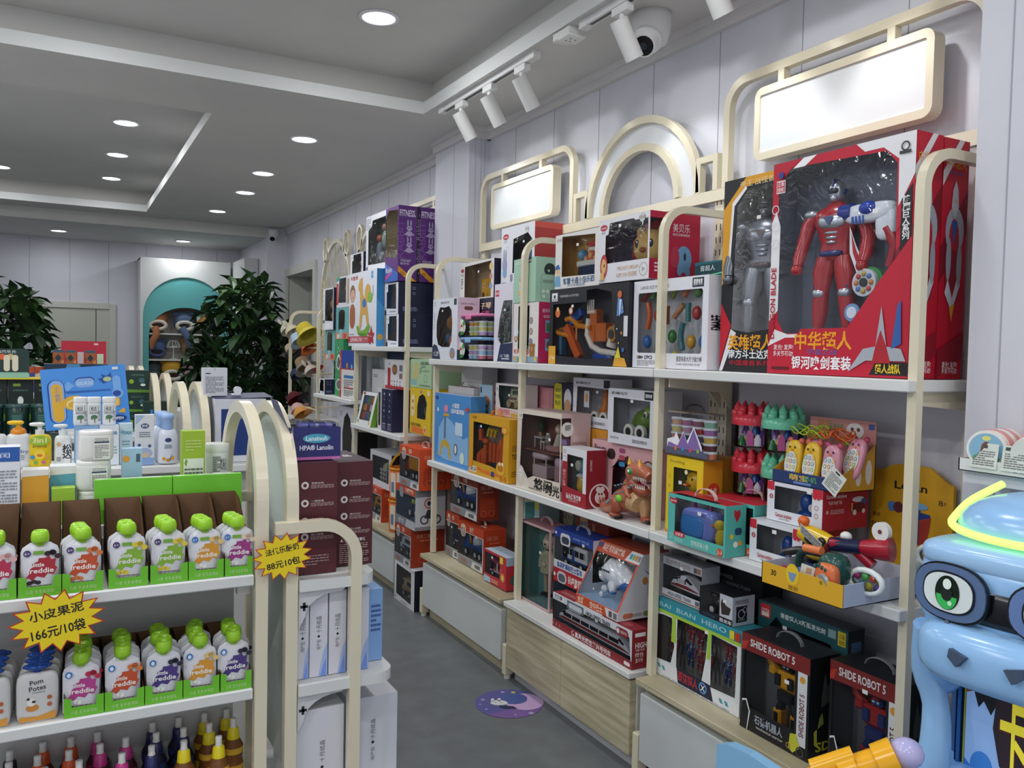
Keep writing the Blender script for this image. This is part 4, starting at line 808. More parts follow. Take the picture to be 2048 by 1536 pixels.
def phone(loc, lab, body, ear, rz=NR, tilt=0, group='toy phones in the display tray'):
    t = thing('toy_phone', lab, 'toy phone', loc, rz, group); T = Matrix.Rotation(-.12+tilt, 4, 'X')
    mb = MB(); mb.T = T; mb.sq((0, 0, .066), (.032, .013, .066), body, .62, 20)
    for s in (-1, 1): mb.sq((s*.022, 0, .13), (.01, .008, .01), ear, 1, 10)
    mb.build('body', t)
    mb = MB(); mb.T = T @ Matrix.Translation((0, -.0135, 0)) @ FR(0, 0, 0); mb.poly(ell(0, .055, .025, .04, 20), '#ece8dc:g', .0005); mb.poly(ell(-.01, .108, .003, .004, 8), '#2a1a18', .001); mb.poly(ell(.01, .108, .003, .004, 8), '#2a1a18', .001); mb.poly(ell(0, .1, .005, .0035, 8), '#e0803a', .001)
    for i in range(4):
        for j in range(3):
            c = ['#58a8c8', '#8a9ad0', '#e0b040', '#88b85a', '#d87a6a'][(i*3+j) % 5]; mb.poly(ell(-.014+.014*j, .082-.018*i, .0055, .0065, 10), c, .001); mb.poly(ell(-.014+.014*j, .082-.018*i, .003, .004, 8), '#f0ece0', .0014)
    mb.build('keypad', t); return t
phone((2.03, 1.862, 1.212), 'yellow toy phone at the left of the tray front row', '#ecc02e:g', '#d86a5a:g'); phone((2.03, 1.79, 1.212), 'yellow toy phone in the middle of the tray front row', '#ecc02e:g', '#d86a5a:g')
phone((2.03, 1.715, 1.212), 'pink toy phone at the right of the tray front row', '#dc94a8:g', '#c04a6a:g'); phone((2.08, 1.83, 1.214), 'pink toy phone behind the two yellow ones', '#dc94a8:g', '#c86a7a:g'); phone((2.07, 1.68, 1.24), 'pink toy phone lying tilted at the back right of the tray', '#dc94a8:g', '#b84060:g', NR, -.25)
def phone_tray():
    t = thing('display_tray', 'blue and yellow cardboard display tray holding toy phones', 'display tray', (2.0, 1.912, 1.2075), NR)
    Wd, D = .25, .165; mb = MB(); mb.box(0, 0, 0, Wd, D, .002, '#c8963a'); mb.box(0, 0, 0, Wd, .003, .04, '#243a6c')
    mb.gfx(FR(Wd, D, .04), Wd, .04, 'TB .42 .62 .36 #d8b84a .3 萌宝;TB .6 .62 .36 #5a9a6a .2 手机;R .34 .14 .28 .18 #6a88c0 .4')
    mb.T = RT(Wd-.002, D, 0); mb.prism([(0, 0), (D, 0), (D, .14), (D*.6, .09), (.0, .04)], .002, '#d49c34'); mb.poly(ell(.09, .045, .013, .03, 12), '#e8e0d8', .0025); mb.poly(ell(.135, .055, .015, .038, 12), '#e8e0d8', .0025)
    mb.T = Matrix.Translation((0, 0, 0)); mb.T = LF(Wd, D, 0); mb.prism([(0, 0), (D, 0), (D, .04), (0, .14)], .002, '#d49c34', w=-.002); mb.T = Matrix()
    mb.build('tray', t); mb = MB(); mb.box(0, D-.003, 0, Wd, D, .205, '#c88a84'); mb.gfx(Matrix.Translation((0, D-.003, 0)) @ FR(Wd, D, .205), Wd, .205, 'TB .24 .9 .09 #b87a3a .22 萌宝;TB .42 .87 .09 #5a8a5a .22 玩具手机;R .24 .76 .2 .05 #7a88c0 .4;E .7 .84 .13 .12 #e4dcdc;C .66 .86 .03 #5a4a3a;C .75 .86 .03 #5a4a3a;R .9 .88 .08 .08 #3a5a98'); mb.build('backing_card', t)
    rr = random.Random(3); mb = MB()
    for i in range(14):
        cx, cy, cz = .1+rr.uniform(-.06, .1), .09+rr.uniform(-.03, .04), .15+rr.uniform(-.012, .02); a = rr.uniform(0, 3); R_ = rr.uniform(.03, .065); c = '#b8d840' if i % 2 else '#e06a30'
        mb.tube([(cx+R_*cos(k*.45)*cos(a)-R_*.5*sin(k*.45)*sin(a), cy+R_*.35*sin(k*.45+a), cz+.012*sin(k*.9+i)) for k in range(14)], .0022, c, 5, True)
    mb.build('neck_cords', t, kind='stuff')
    mb = MB(); mb.T = TR(Wd-.01, -.006, .03, 1, 0, 0, .6); mb.box(-.03, 0, -.03, .03, .001, .04, '#d8dcd6'); mb.gfx(Matrix.Translation((-.03, -.0, -.03)) @ FR(0, 0, 0), .06, .07, 'R .3 .86 .3 .08 #333;B .1 .1 .8 .7 9 #777'); mb.build('price_tag', t)
phone_tray()
def card():
    mb = MB(); Wd, Ht = .275, .34; mb.T = FR(0, 0, 0)
    pts = [(0, 0), (Wd, 0), (Wd, Ht*.86), (Wd*.92, Ht*.88), (Wd*.83, Ht*.93), (Wd*.72, Ht*.99), (Wd*.42, Ht), (Wd*.25, Ht*.97), (Wd*.14, Ht*.92), (0, Ht*.91)]
    mb.prism(pts, .012, '#dba420', w=-.012)
    mb.T = Matrix(); mb.gfx(FR(0, 0, 0), Wd, Ht, 'TB .5 .8 .07 #1c1c1c .40 Lezan;T .86 .7 .05 #1c1c1c .05 8;T .91 .7 .03 #1c1c1c .03 片;T .08 .5 .03 #333 .1 侠戏;T .1 .4 .06 #1c1c1c .16 SMA;T .1 .35 .035 #333 .14 积木电;R .25 .56 .38 .07 #2a4a9a .2;C .28 .6 .045 #4a86c8;C .36 .6 .05 #6a3038;P #23408a .5 .6 .75 .58 .72 .46 .62 .3 .56 .3;P #a83828 .62 .52 .76 .56 .74 .44 .7 .3 .62 .3;E .62 .64 .1 .03 #7ab0d8;T .72 .13 .03 #fff .3 积木枪')
    mb.build('blaster_card', None, (2.262, 1.748, ZM), NR, label='golden yellow cardboard pack with a printed toy blaster against the back panel', category='toy box')
card()
def gun_tray():
    t = thing('open_tray', 'yellow fronted open cardboard tray marked 30, full of toy guns', 'display tray', (1.797, 1.748, ZM), NR)
    Wd, D, H = .285, .34, .062; mb = MB()
    mb.box(0, 0, 0, Wd, D, .002, '#c9ccd8'); mb.box(0, 0, 0, Wd, .003, H, '#e0ac28'); mb.box(0, D-.003, 0, Wd, D, H, '#c9ccd8'); mb.box(0, 0, 0, .003, D, H, '#c9ccd8'); mb.box(Wd-.003, .002, 0, Wd, D, H, '#c4cce2')
    mb.gfx(FR(Wd, D, H), Wd, H, 'TB .16 .62 .26 #1a1a14 .07 30;T .42 .2 .16 #3a3010 .12 智慧小能手'); mb.T = FR(0, 0, 0); mb.poly(ell(.115, .05, .024, .03, 18), '#e8c428', .0006); mb.poly([(.1, .055), (.13, .055), (.122, .035), (.115, .028), (.105, .037)], '#7a9ac0', .001)
    mb.build('tray', t)
gun_tray()
def gthing(name, lab, fn): t = thing(name, lab, 'toy gun', (1.95, 1.60, ZM+.004), NR, 'toy guns in the open tray'); fn(t)
# local frame: x right (-y world), y back (+x), z up
def bee(t):
    def f(mb): mb.tube([(-.13, -.02, .14), (-.1, -.01, .13), (-.06, 0, .12), (-.02, 0, .115)], [.022, .03, .028, .022], '#e8c024:g', 10); mb.tube([(-.06, -.01, .1), (-.09, -.03, .05), (-.1, -.04, .01)], [.03, .026, .02], '#2a2824:g', 10); mb.sq((-.08, -.035, .125), (.02, .01, .014), '#2a2824:g'); mb.sq((-.045, -.028, .125), (.014, .01, .012), '#2a2824:g'); mb.tube([(-.16, -.05, .07), (-.12, -.04, .085), (-.08, -.03, .09)], .012, '#26282a:g'); mb.sq((-.05, -.045, .085), (.035, .01, .014), '#e8c024:g')
    part('pistol_body', t, f); part('muzzle', t, lambda mb: (mb.sq((-.118, -.02, .17), (.018, .016, .016), '#e0662a:g'), mb.tube([(-.118, -.02, .15), (-.118, -.02, .17)], .013, '#e0662a:g')))
    def g(mb): mb.T = TR(-.06, -.055, .135, 1, 0, .5, .5); mb.box(-.045, 0, -.02, .045, .001, .02, '#d8dcd4'); mb.gfx(Matrix.Translation((-.045, 0, -.02)) @ FR(0, 0, 0), .09, .04, 'B .06 .1 .88 .8 6 #777')
    part('price_tag', t, g)
gthing('toy_pistol', 'yellow and black striped toy pistol with orange muzzle in the tray', bee)
def drill(t):
    part('gun_body', t, lambda mb: (mb.tube([(-.04, -.01, .1), (-.01, -.02, .125), (.06, 0, .13), (.12, .01, .135), (.15, .02, .14)], [.012, .018, .018, .03, .034], '#a81e34:g', 12), mb.tube([(-.02, -.018, .122), (.07, .0, .13)], .021, '#1c2444:g', 10), mb.tube([(.05, .0, .12), (.1, .01, .085)], .016, '#a81e34:g', 8)))
    part('white_wheel', t, lambda mb: (mb.cyl((.125, -.0, .185), (.125, .016, .185), .026, c='#eceae6:g', n=22), mb.cyl((.125, -.002, .185), (.125, .0, .185), .006, c='#7a3a3a', n=10)))
    part('side_knob', t, lambda mb: mb.sq((-.0, .02, .145), (.018, .014, .014), '#e8e6e2:g'))
gthing('toy_drill_gun', 'crimson and navy toy gun with a white wheel, lying across the tray', drill)
def flash(t):
    def f(mb): mb.sq((.055, -.09, .075), (.042, .035, .045), '#24504a:g', .7, 16); mb.tube([(.02, -.09, .11), (-.05, -.09, .105), (-.065, -.09, .09), (-.07, -.09, .045), (-.05, -.09, .03), (.0, -.09, .022), (.03, -.09, .02)], .0115, '#1f443e:g', 10); mb.tube([(-.04, -.1, .115), (.02, -.1, .118)], .012, '#e07c48:g')
    part('gun_body', t, f)
    def g(mb): mb.sq((.06, -.122, .055), (.036, .018, .042), '#dc7444:g', .6, 18); mb.cyl((.066, -.14, .05), (.064, -.15, .048), .022, c='#dde4ea:m', n=22); mb.cyl((.0655, -.151, .048), (.0655, -.153, .048), .017, .006, '#f0f4f8:c', 18); [mb.sq((.03+.012*i, -.135, .088-.004*abs(i-1)), (.005, .006, .006), '#24504a:g', .6, 8) for i in range(4)]
    part('lamp_face', t, g); part('trigger', t, lambda mb: mb.sq((-.03, -.095, .055), (.01, .008, .01), '#d82c4a:g'))
    def h(mb): mb.T = TR(-.01, -.125, .045, 1, .2, -.1, .12); mb.box(-.02, 0, -.045, .022, .001, .03, '#d8d4c8'); mb.gfx(Matrix.Translation((-.02, 0, -.045)) @ FR(0, 0, 0), .042, .075, 'R .4 .7 .4 .22 #b89878;B .1 .1 .8 .5 6 #666')
    part('price_tag', t, h)
gthing('toy_flashlight_gun', 'dark green and orange toy gun with a round lamp face', flash)
def fan(nm, x, y, z, lab, rz=0):
    t = thing(nm, lab, 'toy gun', (1.95+y, 1.60-x, ZM+z), NR, 'toy guns in the open tray')
    mb = MB(); mb.T = Matrix.Rotation(rz, 4, 'Y'); mb.tube([(.05*cos(k*.42), 0, .03*sin(k*.42)) for k in range(15)], .0085, '#e4ecec:g', 8, True); mb.build('white_ring', t)
    mb = MB(); mb.T = Matrix.Rotation(rz, 4, 'Y')
    for i, c in enumerate(('#d84a90', '#4a9ad0', '#5ac05a', '#e0c040', '#d8503a', '#8a5ac0')): mb.sq((-.028+.012*i, .002*(i % 2), .012*(-1)**i), (.011, .008, .011), c+':g', 1, 10)
    mb.build('coloured_beads', t); part('window', t, lambda mb: (setattr(mb, 'T', Matrix.Rotation(rz, 4, 'Y')), mb.sq((0, 0, 0), (.048, .013, .028), '#e4f0f0:c', 1, 16)))
    part('grip', t, lambda mb: mb.tube([(-.04, .0, -.012), (-.06, .0, -.04), (-.055, .0, -.055)], [.013, .016, .012], '#dfe8ea:g', 10)); return t
fan('toy_bubble_gun', .135, -.06, .062, 'white toy gun with coloured beads at the right side of the tray'); fan('toy_bubble_gun', .2, .13, .118, 'white oval toy gun with coloured beads sticking out behind the front post', .2)
def blue(t):
    part('gun_body', t, lambda mb: (mb.sq((-.055, -.07, .035), (.05, .04, .03), '#24448c:g'), mb.tube([(-.13, -.07, .02), (-.08, -.07, .03)], .012, '#2a5aa0:g', 8), mb.sq((-.02, -.1, .02), (.025, .02, .018), '#b02838:g', .7), mb.sq((-.14, -.07, .028), (.012, .012, .01), '#b83040:g')))
    part('yellow_band', t, lambda mb: mb.cyl((-.1, -.07, .03), (-.085, -.07, .033), .017, c='#d8c878:m'))
gthing('toy_blaster', 'blue and red toy blaster at the left end of the tray', blue)

# ------------------------------------------------------------------ nearest bay, lower level
ZB = .392
def multi_in(t, Wd, D, H):
    cs = [('#7a2430:g', '#aab0b8:m'), ('#2a3a6a:g', '#aab0b8:m'), ('#8a3a3a:g', '#b8b0a0:m')]
    for i, x in enumerate((.05, .145, .195, .24, .34, .39)):
        for j, z in enumerate((.06, .15)):
            b, tr = cs[(i+j) % 3]; figure(t, x, .05, z, .105, body=b, arm=b, trim=tr, head=tr, name='small_action_figure')
RS('hero_set_box', 'wide teal and white window box with rows of small hero figures', 'toy box', 2.0, 2.025, 2.472, ZB, .292, .1, '#dfe4e4', tc='#2e8c9a', fn=multi_in, inner='#6a6460',
   win='.0 .2 .2 .22 .24 .45 .2 .8 .1 .8 .0 .78|.27 .2 .58 .2 .62 .5 .64 .84 .27 .82|.68 .18 .95 .2 .96 .8 .68 .82',
   front='P #2e94a4 0 .86 1 .86 1 1 0 1;P #a8d040 0 .82 1 .82 1 .86 0 .86;P #a8d040 .2 .5 .26 .5 .25 .84 .21 .84;P #a8d040 .63 .5 .67 .5 .68 .84 .64 .84;T .44 .93 .06 #bfe4e8 .8 BAI  BIAN  HERO;P #e6e8ea 0 0 1 0 1 .16 0 .2;P #1a2438 .3 .02 .72 .02 .68 .2 .28 .22;TB .42 .12 .09 #c8283a .24 百变超人;'
   'O .6 .12 .07 .02 #5a90d0;TB .6 .12 .07 #e8f0f8 0 X;P #3a98a8 .05 .1 .08 .1 .06 .15 .03 .15;P #3a98a8 .11 .09 .14 .09 .12 .14 .09 .14;P #3a98a8 .8 .06 .83 .06 .81 .11 .78 .11;P #3a98a8 .86 .06 .89 .06 .87 .11 .84 .11;T .5 .015 .02 #668 .8 COME AND FIGHT SIDE BY SIDE WITH HERO;R .88 .87 .05 .1 #e8d838;R .94 .87 .05 .1 #c83a2a')
def train_in(t, Wd, D, H, c='#e2e4ea:g'):
    def f(mb):
        L = Wd-.05; z0 = H*.26; h = H*.36; n = 16
        for i in range(n):
            a, b = i/n, (i+1)/n
        mb.T = Matrix(((1, 0, 0, 0), (0, 0, -1, D*.75), (0, 1, 0, 0), (0, 0, 0, 1)))
        pr = [(.02, z0+.004), (.03, z0+h*.4), (.05, z0+h*.72), (.09, z0+h), (L-.06, z0+h), (L-.02, z0+h*.7), (L+.012, z0+h*.3), (L+.02, z0), (.02, z0)]
        mb.prism(pr[:-1], D*.5, c)
        mb.poly(rrect(.06, z0+h*.42, L-.12, h*.3, .004), '#14181e:g', D*.5+.0008)
        for k in range(1, 6): mb.poly(rrect(.06+(L-.12)*k/6-.004, z0+h*.42, .006, h*.3, 0), c, D*.5+.0012)
        mb.poly([(.022, z0+h*.2), (.06, z0+h*.34), (L-.05, z0+h*.34), (L+.01, z0+h*.18), (L+.01, z0+h*.12), (.022, z0+h*.12)], '#8a2a2a', D*.5+.001)
        mb.poly([(.035, z0+h*.55), (.052, z0+h*.72), (.08, z0+h*.9), (.07, z0+h*.62)], '#14181e:g', D*.5+.001)
        mb.poly([(L-.055, z0+h*.92), (L-.02, z0+h*.6), (L-.035, z0+h*.5), (L-.065, z0+h*.7)], '#14181e:g', D*.5+.001)
        mb.poly(rrect(.03, z0-.012, L-.04, .012, 0), '#2a2e34', D*.5-.004)
    part('toy_train', t, f)
RS('train_box', 'grey window box with a white train on the teal hero set, right of the post', 'toy box', 2.025, 2.255, 2.472, ZB+.294, .153, .085, '#b8bcc4', tc='#8a8c94', fn=train_in, inner='#3a4048',
   win='.0 .2 1 .2 1 .8 .0 .8', front='P #b4b8c0 0 .8 1 .8 1 1 0 1;T .4 .9 .09 #7a4a3a .62 高品质惯性复兴号列车;R .8 .83 .08 .12 #555;R .89 .83 .08 .12 #a06a50;P #d4d6dc 0 0 1 0 1 .2 0 .2;P #a86a4a 0 .02 1 .02 1 .05 0 .05;TB .45 .12 .09 #4a4e58 .6 HIGH-SPEED TRAIN;R .86 .07 .1 .1 #666', side='T .4 .55 .07 #3a3e48 .5 HIGH-SPEED;TB .4 .42 .12 #3a3e48 .6 TRAIN;B .15 .28 .5 .06 1 #666')
def dino_car(t, Wd, D, H):
    part('toy_dinosaur_car', t, lambda mb: (mb.sq((.06, .04, .05), (.035, .02, .022), '#3a3632:g'), mb.sq((.035, .04, .07), (.02, .014, .014), '#3a3632:g'), wheel(mb, .05, .012, .028, .02, .014), wheel(mb, .1, .012, .028, .02, .014)))
RS('dinosaur_car_box', 'small black and white dinosaur car box on the teal hero set', 'toy box', 2.0, 2.07, 2.235, ZB+.294, .1, .1, '#1a1c22', sc='#ccd0d8', tc='#1a1c22', fn=dino_car, inner='#5a5a5c', win='.02 .24 .6 .24 .6 .95 .02 .95',
   front='R .62 .22 .38 .78 #c4c8d0;P #3a302a .68 .3 .9 .35 .95 .6 .8 .65 .7 .85 .65 .7;TB .8 .1 .1 #e8ecf0 .36 恐龙车;T .3 .1 .06 #4a6a98 .4 惯性四驱', side='R .16 .12 .5 .55 #1a1c22;O .4 .4 .16 .03 #ccd;O .55 .52 .1 .02 #ccd;T .4 .82 .12 #333 .6 四驱动恐龙车;T .4 .2 .06 #ccc .3 DINO')
RS('black_warrior_box', 'black lettered carton against the back panel behind the dinosaur car box', 'toy box', 2.15, 2.085, 2.375, ZB, .44, .1, '#131418', front='T .3 .92 .035 #9a9aa0 .4 METAL WARRIOR;T .55 .87 .03 #9a9aa0 .5 CHANGING FORM;C .3 .78 .03 #8a8a90;C .6 .72 .03 #8a8a90')
RS('talking_hero_box', 'dark teal window box with a hero sword, behind the black robot boxes', 'toy box', 2.12, 1.70, 2.072, ZB, .375, .075, '#1e5258', sc='#20242c', tc='#3a3e44', inner='#14161c', fn=lambda t, Wd, D, H: part('toy_helmet', t, lambda mb: mb.sq((.13, .04, .27), (.03, .025, .035), '#a8acb4:m')),
   win='.16 .1 .9 .1 .9 .72 .82 .84 .3 .84 .22 .9 .14 .8', front='R .03 .86 .12 .12 #c8302c;T .09 .92 .04 #fff .09 LDTA;R .045 .87 .09 .035 #f0e0d0;TB .52 .93 .035 #d8e4e4 .5 语音超人X新版发光剑;R .8 .9 .08 .07 #8aa;R .9 .86 .08 .12 #d8c030;T .94 .94 .03 #222 .06 正版;T .94 .89 .03 #222 .06 授权;P #b8b040 .02 .55 .14 .75 .14 .6 .05 .4', side='R .2 .1 .6 .8 #5a78a0;R .35 .3 .3 .3 #1c2436')
def robot_in(c, c2):
    def fn(t, Wd, D, H):
        X = Wd*.52
        def f(mb):
            mb.bev(X-.045, .04, .155, X+.045, .085, .215, c, .012); mb.bev(X-.03, .035, .12, X+.03, .08, .158, c2, .006); mb.bev(X-.038, .033, .17, X-.014, .042, .208, c2, .003); mb.bev(X+.014, .033, .17, X+.038, .042, .208, c2, .003)
            for s in (-1, 1):
                mb.tube([(X+s*.02, .06, .12), (X+s*.035, .06, .085)], .014, c2, 8); mb.bev(X+s*.035-.017, .045, .035, X+s*.035+.017, .08, .09, c, .005); mb.bev(X+s*.04-.02, .03, .012, X+s*.04+.02, .085, .038, c, .006); mb.bev(X+s*.035-.008, .04, .045, X+s*.035+.008, .046, .08, c2, .002)
            mb.tube([(X-.045, .06, .205), (X-.07, .055, .235), (X-.085, .05, .275)], [.015, .014, .012], c, 8); mb.bev(X-.1, .04, .265, X-.075, .065, .29, c2, .004)
            mb.tube([(X+.045, .06, .205), (X+.07, .055, .17), (X+.072, .05, .12)], [.017, .014, .012], c, 8); mb.bev(X+.06, .04, .1, X+.085, .065, .125, c2, .004)
            for s in (-1, 1): mb.bev(X+s*.055-.015, .04, .195, X+s*.055+.015, .085, .222, c, .005)
        part('toy_robot', t, f)
        part('robot_head', t, lambda mb: (mb.bev(X-.018, .045, .218, X+.018, .08, .25, c2, .006), mb.bev(X-.014, .04, .238, X+.014, .05, .252, c, .003), mb.box(X-.012, .0435, .23, X-.003, .0445, .236, '#a8d8f0:g'), mb.box(X+.003, .0435, .23, X+.012, .0445, .236, '#a8d8f0:g')))
    return fn
def shide(xf, y0, y1, h, D, lab, c, c2):
    RS('robot_box', lab, 'toy box', xf, y0, y1, ZB, h, D, '#15161a', tc='#1c1e22', sc='#121316', fn=robot_in(c, c2), inner='#2e3236', handle='#8d9094', win='.04 .24 .8 .24 .8 .83 .04 .83',
       front='P #7a2220 0 .82 1 .84 1 1 0 1;P #b83428 0 .82 .0 .9 .1 .93 .06 .84;TB .46 .92 .075 #dcdcdc .66 SHIDE ROBOT 5;R .84 .12 .13 .72 #d8dadc;VB .905 .42 .06 #6a1c20 .42 SHIDE ROBOT 5;C .905 .77 .035 #d89a3a;P #e8e8e8 .0 .0 .12 .0 .16 .2 .1 .32 .03 .3;P #17181c .0 .0 .11 .0 .14 .2 .09 .3 .03 .28;TB .44 .15 .07 #a8b0bc .42 石德机器人;T .46 .075 .03 #e0e0e0 .4 mechanical warrior;P #c8c838 .74 .05 .8 .02 .9 .1 .84 .22 .76 .2;O .9 .06 .05 .015 #444;O .74 .07 .03 .01 #a84;',
       side='P #8a9a48 .3 .3 .5 .34 .45 .45 .35 .4;P #b8b83a .2 .15 .3 .12 .28 .3 .18 .28;P #4a5048 .4 .5 .7 .55 .8 .8 .6 .7 .5 .85 .4 .6;TB .5 .12 .09 #c8c030 .5 SD')
shide(1.965, 1.705, 1.985, .312, .13, 'tall black and red window box with a yellow robot, on the lower level', '#dc9c26:g', '#26262a:g')
shide(2.0, 1.425, 1.662, .325, .13, 'black and red window box with a red and blue robot, nearest the arcade machine', '#a83030:g', '#2c3a70:g')

# ------------------------------------------------------------------ second bay, middle shelf
def dollhouse_in(t, Wd, D, H):
    part('house_floor', t, lambda mb: (mb.box(.01, .02, .19, .37, .15, .196, '#8a5a4c'), mb.box(.01, .135, .01, .37, .14, .37, '#7a4e44')))
    def chair(mb, x, z, c='#e8e4da:g'):
        for dx in (0, .03):
            for dy in (0, .03): mb.box(x+dx, .05+dy, z, x+dx+.004, .054+dy, z+(.075 if dy else .035), c)
        mb.box(x-.001, .049, z+.033, x+.036, .086, z+.038, c); mb.box(x, .08, z+.068, x+.034, .084, z+.076, c); mb.box(x+.015, .08, z+.04, x+.019, .084, z+.07, c)
    part('toy_chair', t, lambda mb: chair(mb, .13, .198))
    part('toy_table', t, lambda mb: (mb.bev(.05, .06, .245, .12, .11, .251, '#d8dce0:g', .002), [mb.box(x, y, .198, x+.004, y+.004, .246, '#d8dce0') for x in (.054, .112) for y in (.063, .1)]))
    part('toy_doll', t, lambda mb: (mb.cyl((.25, .08, .2), (.25, .08, .28), .035, .012, '#e4dcc8:p', 14), mb.sq((.25, .08, .3), .02, '#e8c8b4:g'), mb.sq((.25, .085, .306), (.024, .022, .022), '#b8a088:p')))
    part('toy_bed', t, lambda mb: (mb.bev(.2, .04, .198, .3, .08, .225, '#b88a8c:g'), mb.bev(.29, .05, .2, .36, .09, .235, '#c8b088:g'), mb.bev(.29, .06, .235, .34, .1, .262, '#b898c8:g')))
    part('toy_cart', t, lambda mb: (mb.bev(.06, .05, .06, .19, .11, .12, '#d8c0c4:g'), mb.sq((.125, .08, .165), (.075, .04, .018), '#e4ccd0:g', .5), [mb.cyl((x, .055, .12), (x, .055, .16), .003, c='#eee') for x in (.07, .18)], wheel(mb, .08, .04, .03, .022, .006, '#e8e4e4', '#caa'), wheel(mb, .17, .04, .03, .022, .006, '#e8e4e4', '#caa')))
    part('toy_wardrobe', t, lambda mb: (mb.bev(.26, .05, .02, .33, .11, .13, '#b8909a:g'), mb.sq((.295, .08, .15), (.045, .035, .025), '#d8b8cc:g', .6)))
    part('toy_plant', t, lambda mb: (mb.cyl((.05, .1, .25), (.05, .1, .27), .01, c='#b88a58'), mb.sq((.05, .1, .3), (.02, .015, .035), '#3a5a38:p')))
RS('dollhouse_box', 'tall pink window box with a furnished doll house and large black lettering', 'toy box', 1.95, 3.105, 3.50, ZM, .384, .155, '#dfd2c4', sc='#d8b8b6', tc='#c0a8a4', fn=dollhouse_in, ib=.15, inner='#9a6c60',
   win='.07 .3 .14 .26 .26 .15 .4 .2 .98 .2 .98 .94 .1 .94', swin='.0 .1 .32 .85 .01', front='P #e6dece 0 0 .3 0 .3 .12 .2 .14 .06 .2 0 .3;E .09 .16 .1 .13 #e0d4c8;E .09 .2 .055 .06 #f0e4da;C .07 .2 .008 #4a5a8a;C .12 .2 .008 #4a5a8a;R .02 .88 .1 .07 #e8e2da;T .07 .915 .03 #333 .08 娃娃屋;TB .62 .12 .1 #20201c .42 悠闲;TB .84 .085 .1 #20201c .3 时光;B .3 .03 .3 .03 1 #776;',
   side='C .2 .82 .085 #f0e8e4;TB .22 .84 .05 #2a2a2a .2 祖丽芬;R .42 .68 .4 .06 #e0c4c2;B .38 .62 .5 .05 2 #a07a78;C .62 .35 .01 #a33')
def ham_in(t, Wd, D, H):
    part('plush_owl', t, lambda mb: (mb.sq((.105, .05, .165), (.04, .03, .038), '#4a98b8:p'), mb.sq((.095, .024, .17), (.024, .012, .024), '#d8d4c0:p'), mb.lathe([(.0, .03), (.02, .035), (.036, .08), (.03, .12), (.02, .13)], '#d8a83a:g', (.105, .05, 0), 16), mb.sq((.105, .045, .125), (.042, .03, .012), '#e8e4dc:p')))
RS('owl_toy_box', 'dark red and white window box with a blue owl toy', 'toy box', 1.945, 2.892, 3.082, ZM, .246, .1, '#a32430', sc='#8f1c28', tc='#cfccd0', fn=ham_in, inner='#9a9a98', win='.22 .3 .86 .26 .86 .86 .22 .9',
   front='P #e2e2e6 0 .88 1 .86 1 1 0 1;P #e2e2e6 .86 .25 1 .25 1 .9 .86 .9;P #e2e2e6 0 .74 .2 .74 .2 .9 0 .9;O .1 .92 .035 .008 #333;T .1 .83 .025 #555 .1 OSITO;TB .5 .14 .07 #f0e8e4 .62 猫头鹰手风琴;B .3 .05 .4 .05 2 #d8a0a0;VB .1 .45 .07 #d8a0a0 .3 敲打小乐器',
   side='C .7 .2 .22 #e8dcd8;C .7 .2 .19 #8f1c28;C .62 .32 .05 #e8dcd8;C .82 .32 .05 #e8dcd8;C .72 .18 .11 #e8dcd8;C .66 .24 .02 #8f1c28;C .8 .24 .02 #8f1c28;S .22 .74 .035 #e8c8c4 0 咕嘟熊玩具')
RS('makeup_toy_box', 'wide pale pink shaped box behind the dinosaur toy', 'toy box', 2.06, 2.588, 3.02, ZM, .282, .1, '#d8a8ac', inner='#8a7a90', win='.35 .2 .55 .15 .6 .7 .45 .75 .36 .6', front='P #3a2a30 .33 .6 .38 .66 .6 .84 .68 .72 .72 .8 .8 .6 .6 .7 .45 .77 .36 .62;TB .14 .86 .1 #5a2a30 .2 Beauty;R .26 .74 .14 .16 #3a2a2e .2;R .46 .86 .1 .07 #a04a78 .5;R .46 .76 .1 .07 #b84a5a .5;R .46 .66 .1 .07 #3a88b8 .5;O .92 .66 .16 .02 #5a3438;C .92 .66 .13 #a8b0b8;R .78 .3 .2 .12 #5a3438 .4;R .79 .31 .18 .1 #c8989c .4;R .78 .12 .2 .12 #5a3438 .4;R .79 .13 .18 .1 #c8989c .4;E .7 .2 .03 .16 #8a5a80;E .7 .32 .02 .06 #e0c0b0')
def turtle_in(t, Wd, D, H):
    part('pull_turtle', t, lambda mb: (mb.sq((.17, .075, .1), (.07, .05, .05), '#5a7a2a:g'), mb.sq((.215, .06, .125), (.035, .035, .045), '#6a8a34:g'), mb.sq((.11, .07, .09), (.03, .02, .02), '#6a8a34:g', 1), mb.sq((.225, .024, .13), (.01, .008, .014), '#f0ece0:g'), mb.sq((.226, .017, .128), (.005, .004, .008), '#1a1a18')))
    part('wheel', t, lambda mb: wheel(mb, .125, .012, .055, .032, .014, '#ece8de:g', '#14161a')); part('wheel', t, lambda mb: wheel(mb, .2, .012, .055, .032, .014, '#ece8de:g', '#14161a'))
RS('pull_toy_box', 'white window box with a green wheeled turtle, on top of the pale pink box', 'toy box', 2.035, 2.567, 2.872, ZM+.284, .228, .14, '#e2e3ea', sc='#c9cad2', fn=turtle_in, inner='#a8aab2', win='.12 .2 .92 .18 .92 .82 .12 .84', front='TB .25 .92 .05 #2a2a30 .36 BABY ANIMAL PULL TOY;R .8 .84 .18 .14 #1a1d2a;TB .89 .91 .05 #fff .14 婴爱有家;B .06 .08 .2 .05 2 #888;T .72 .09 .05 #333 .32 婴爱有家动物拖拉乐', side='VB .82 .35 .14 #16181c .3 SMART')
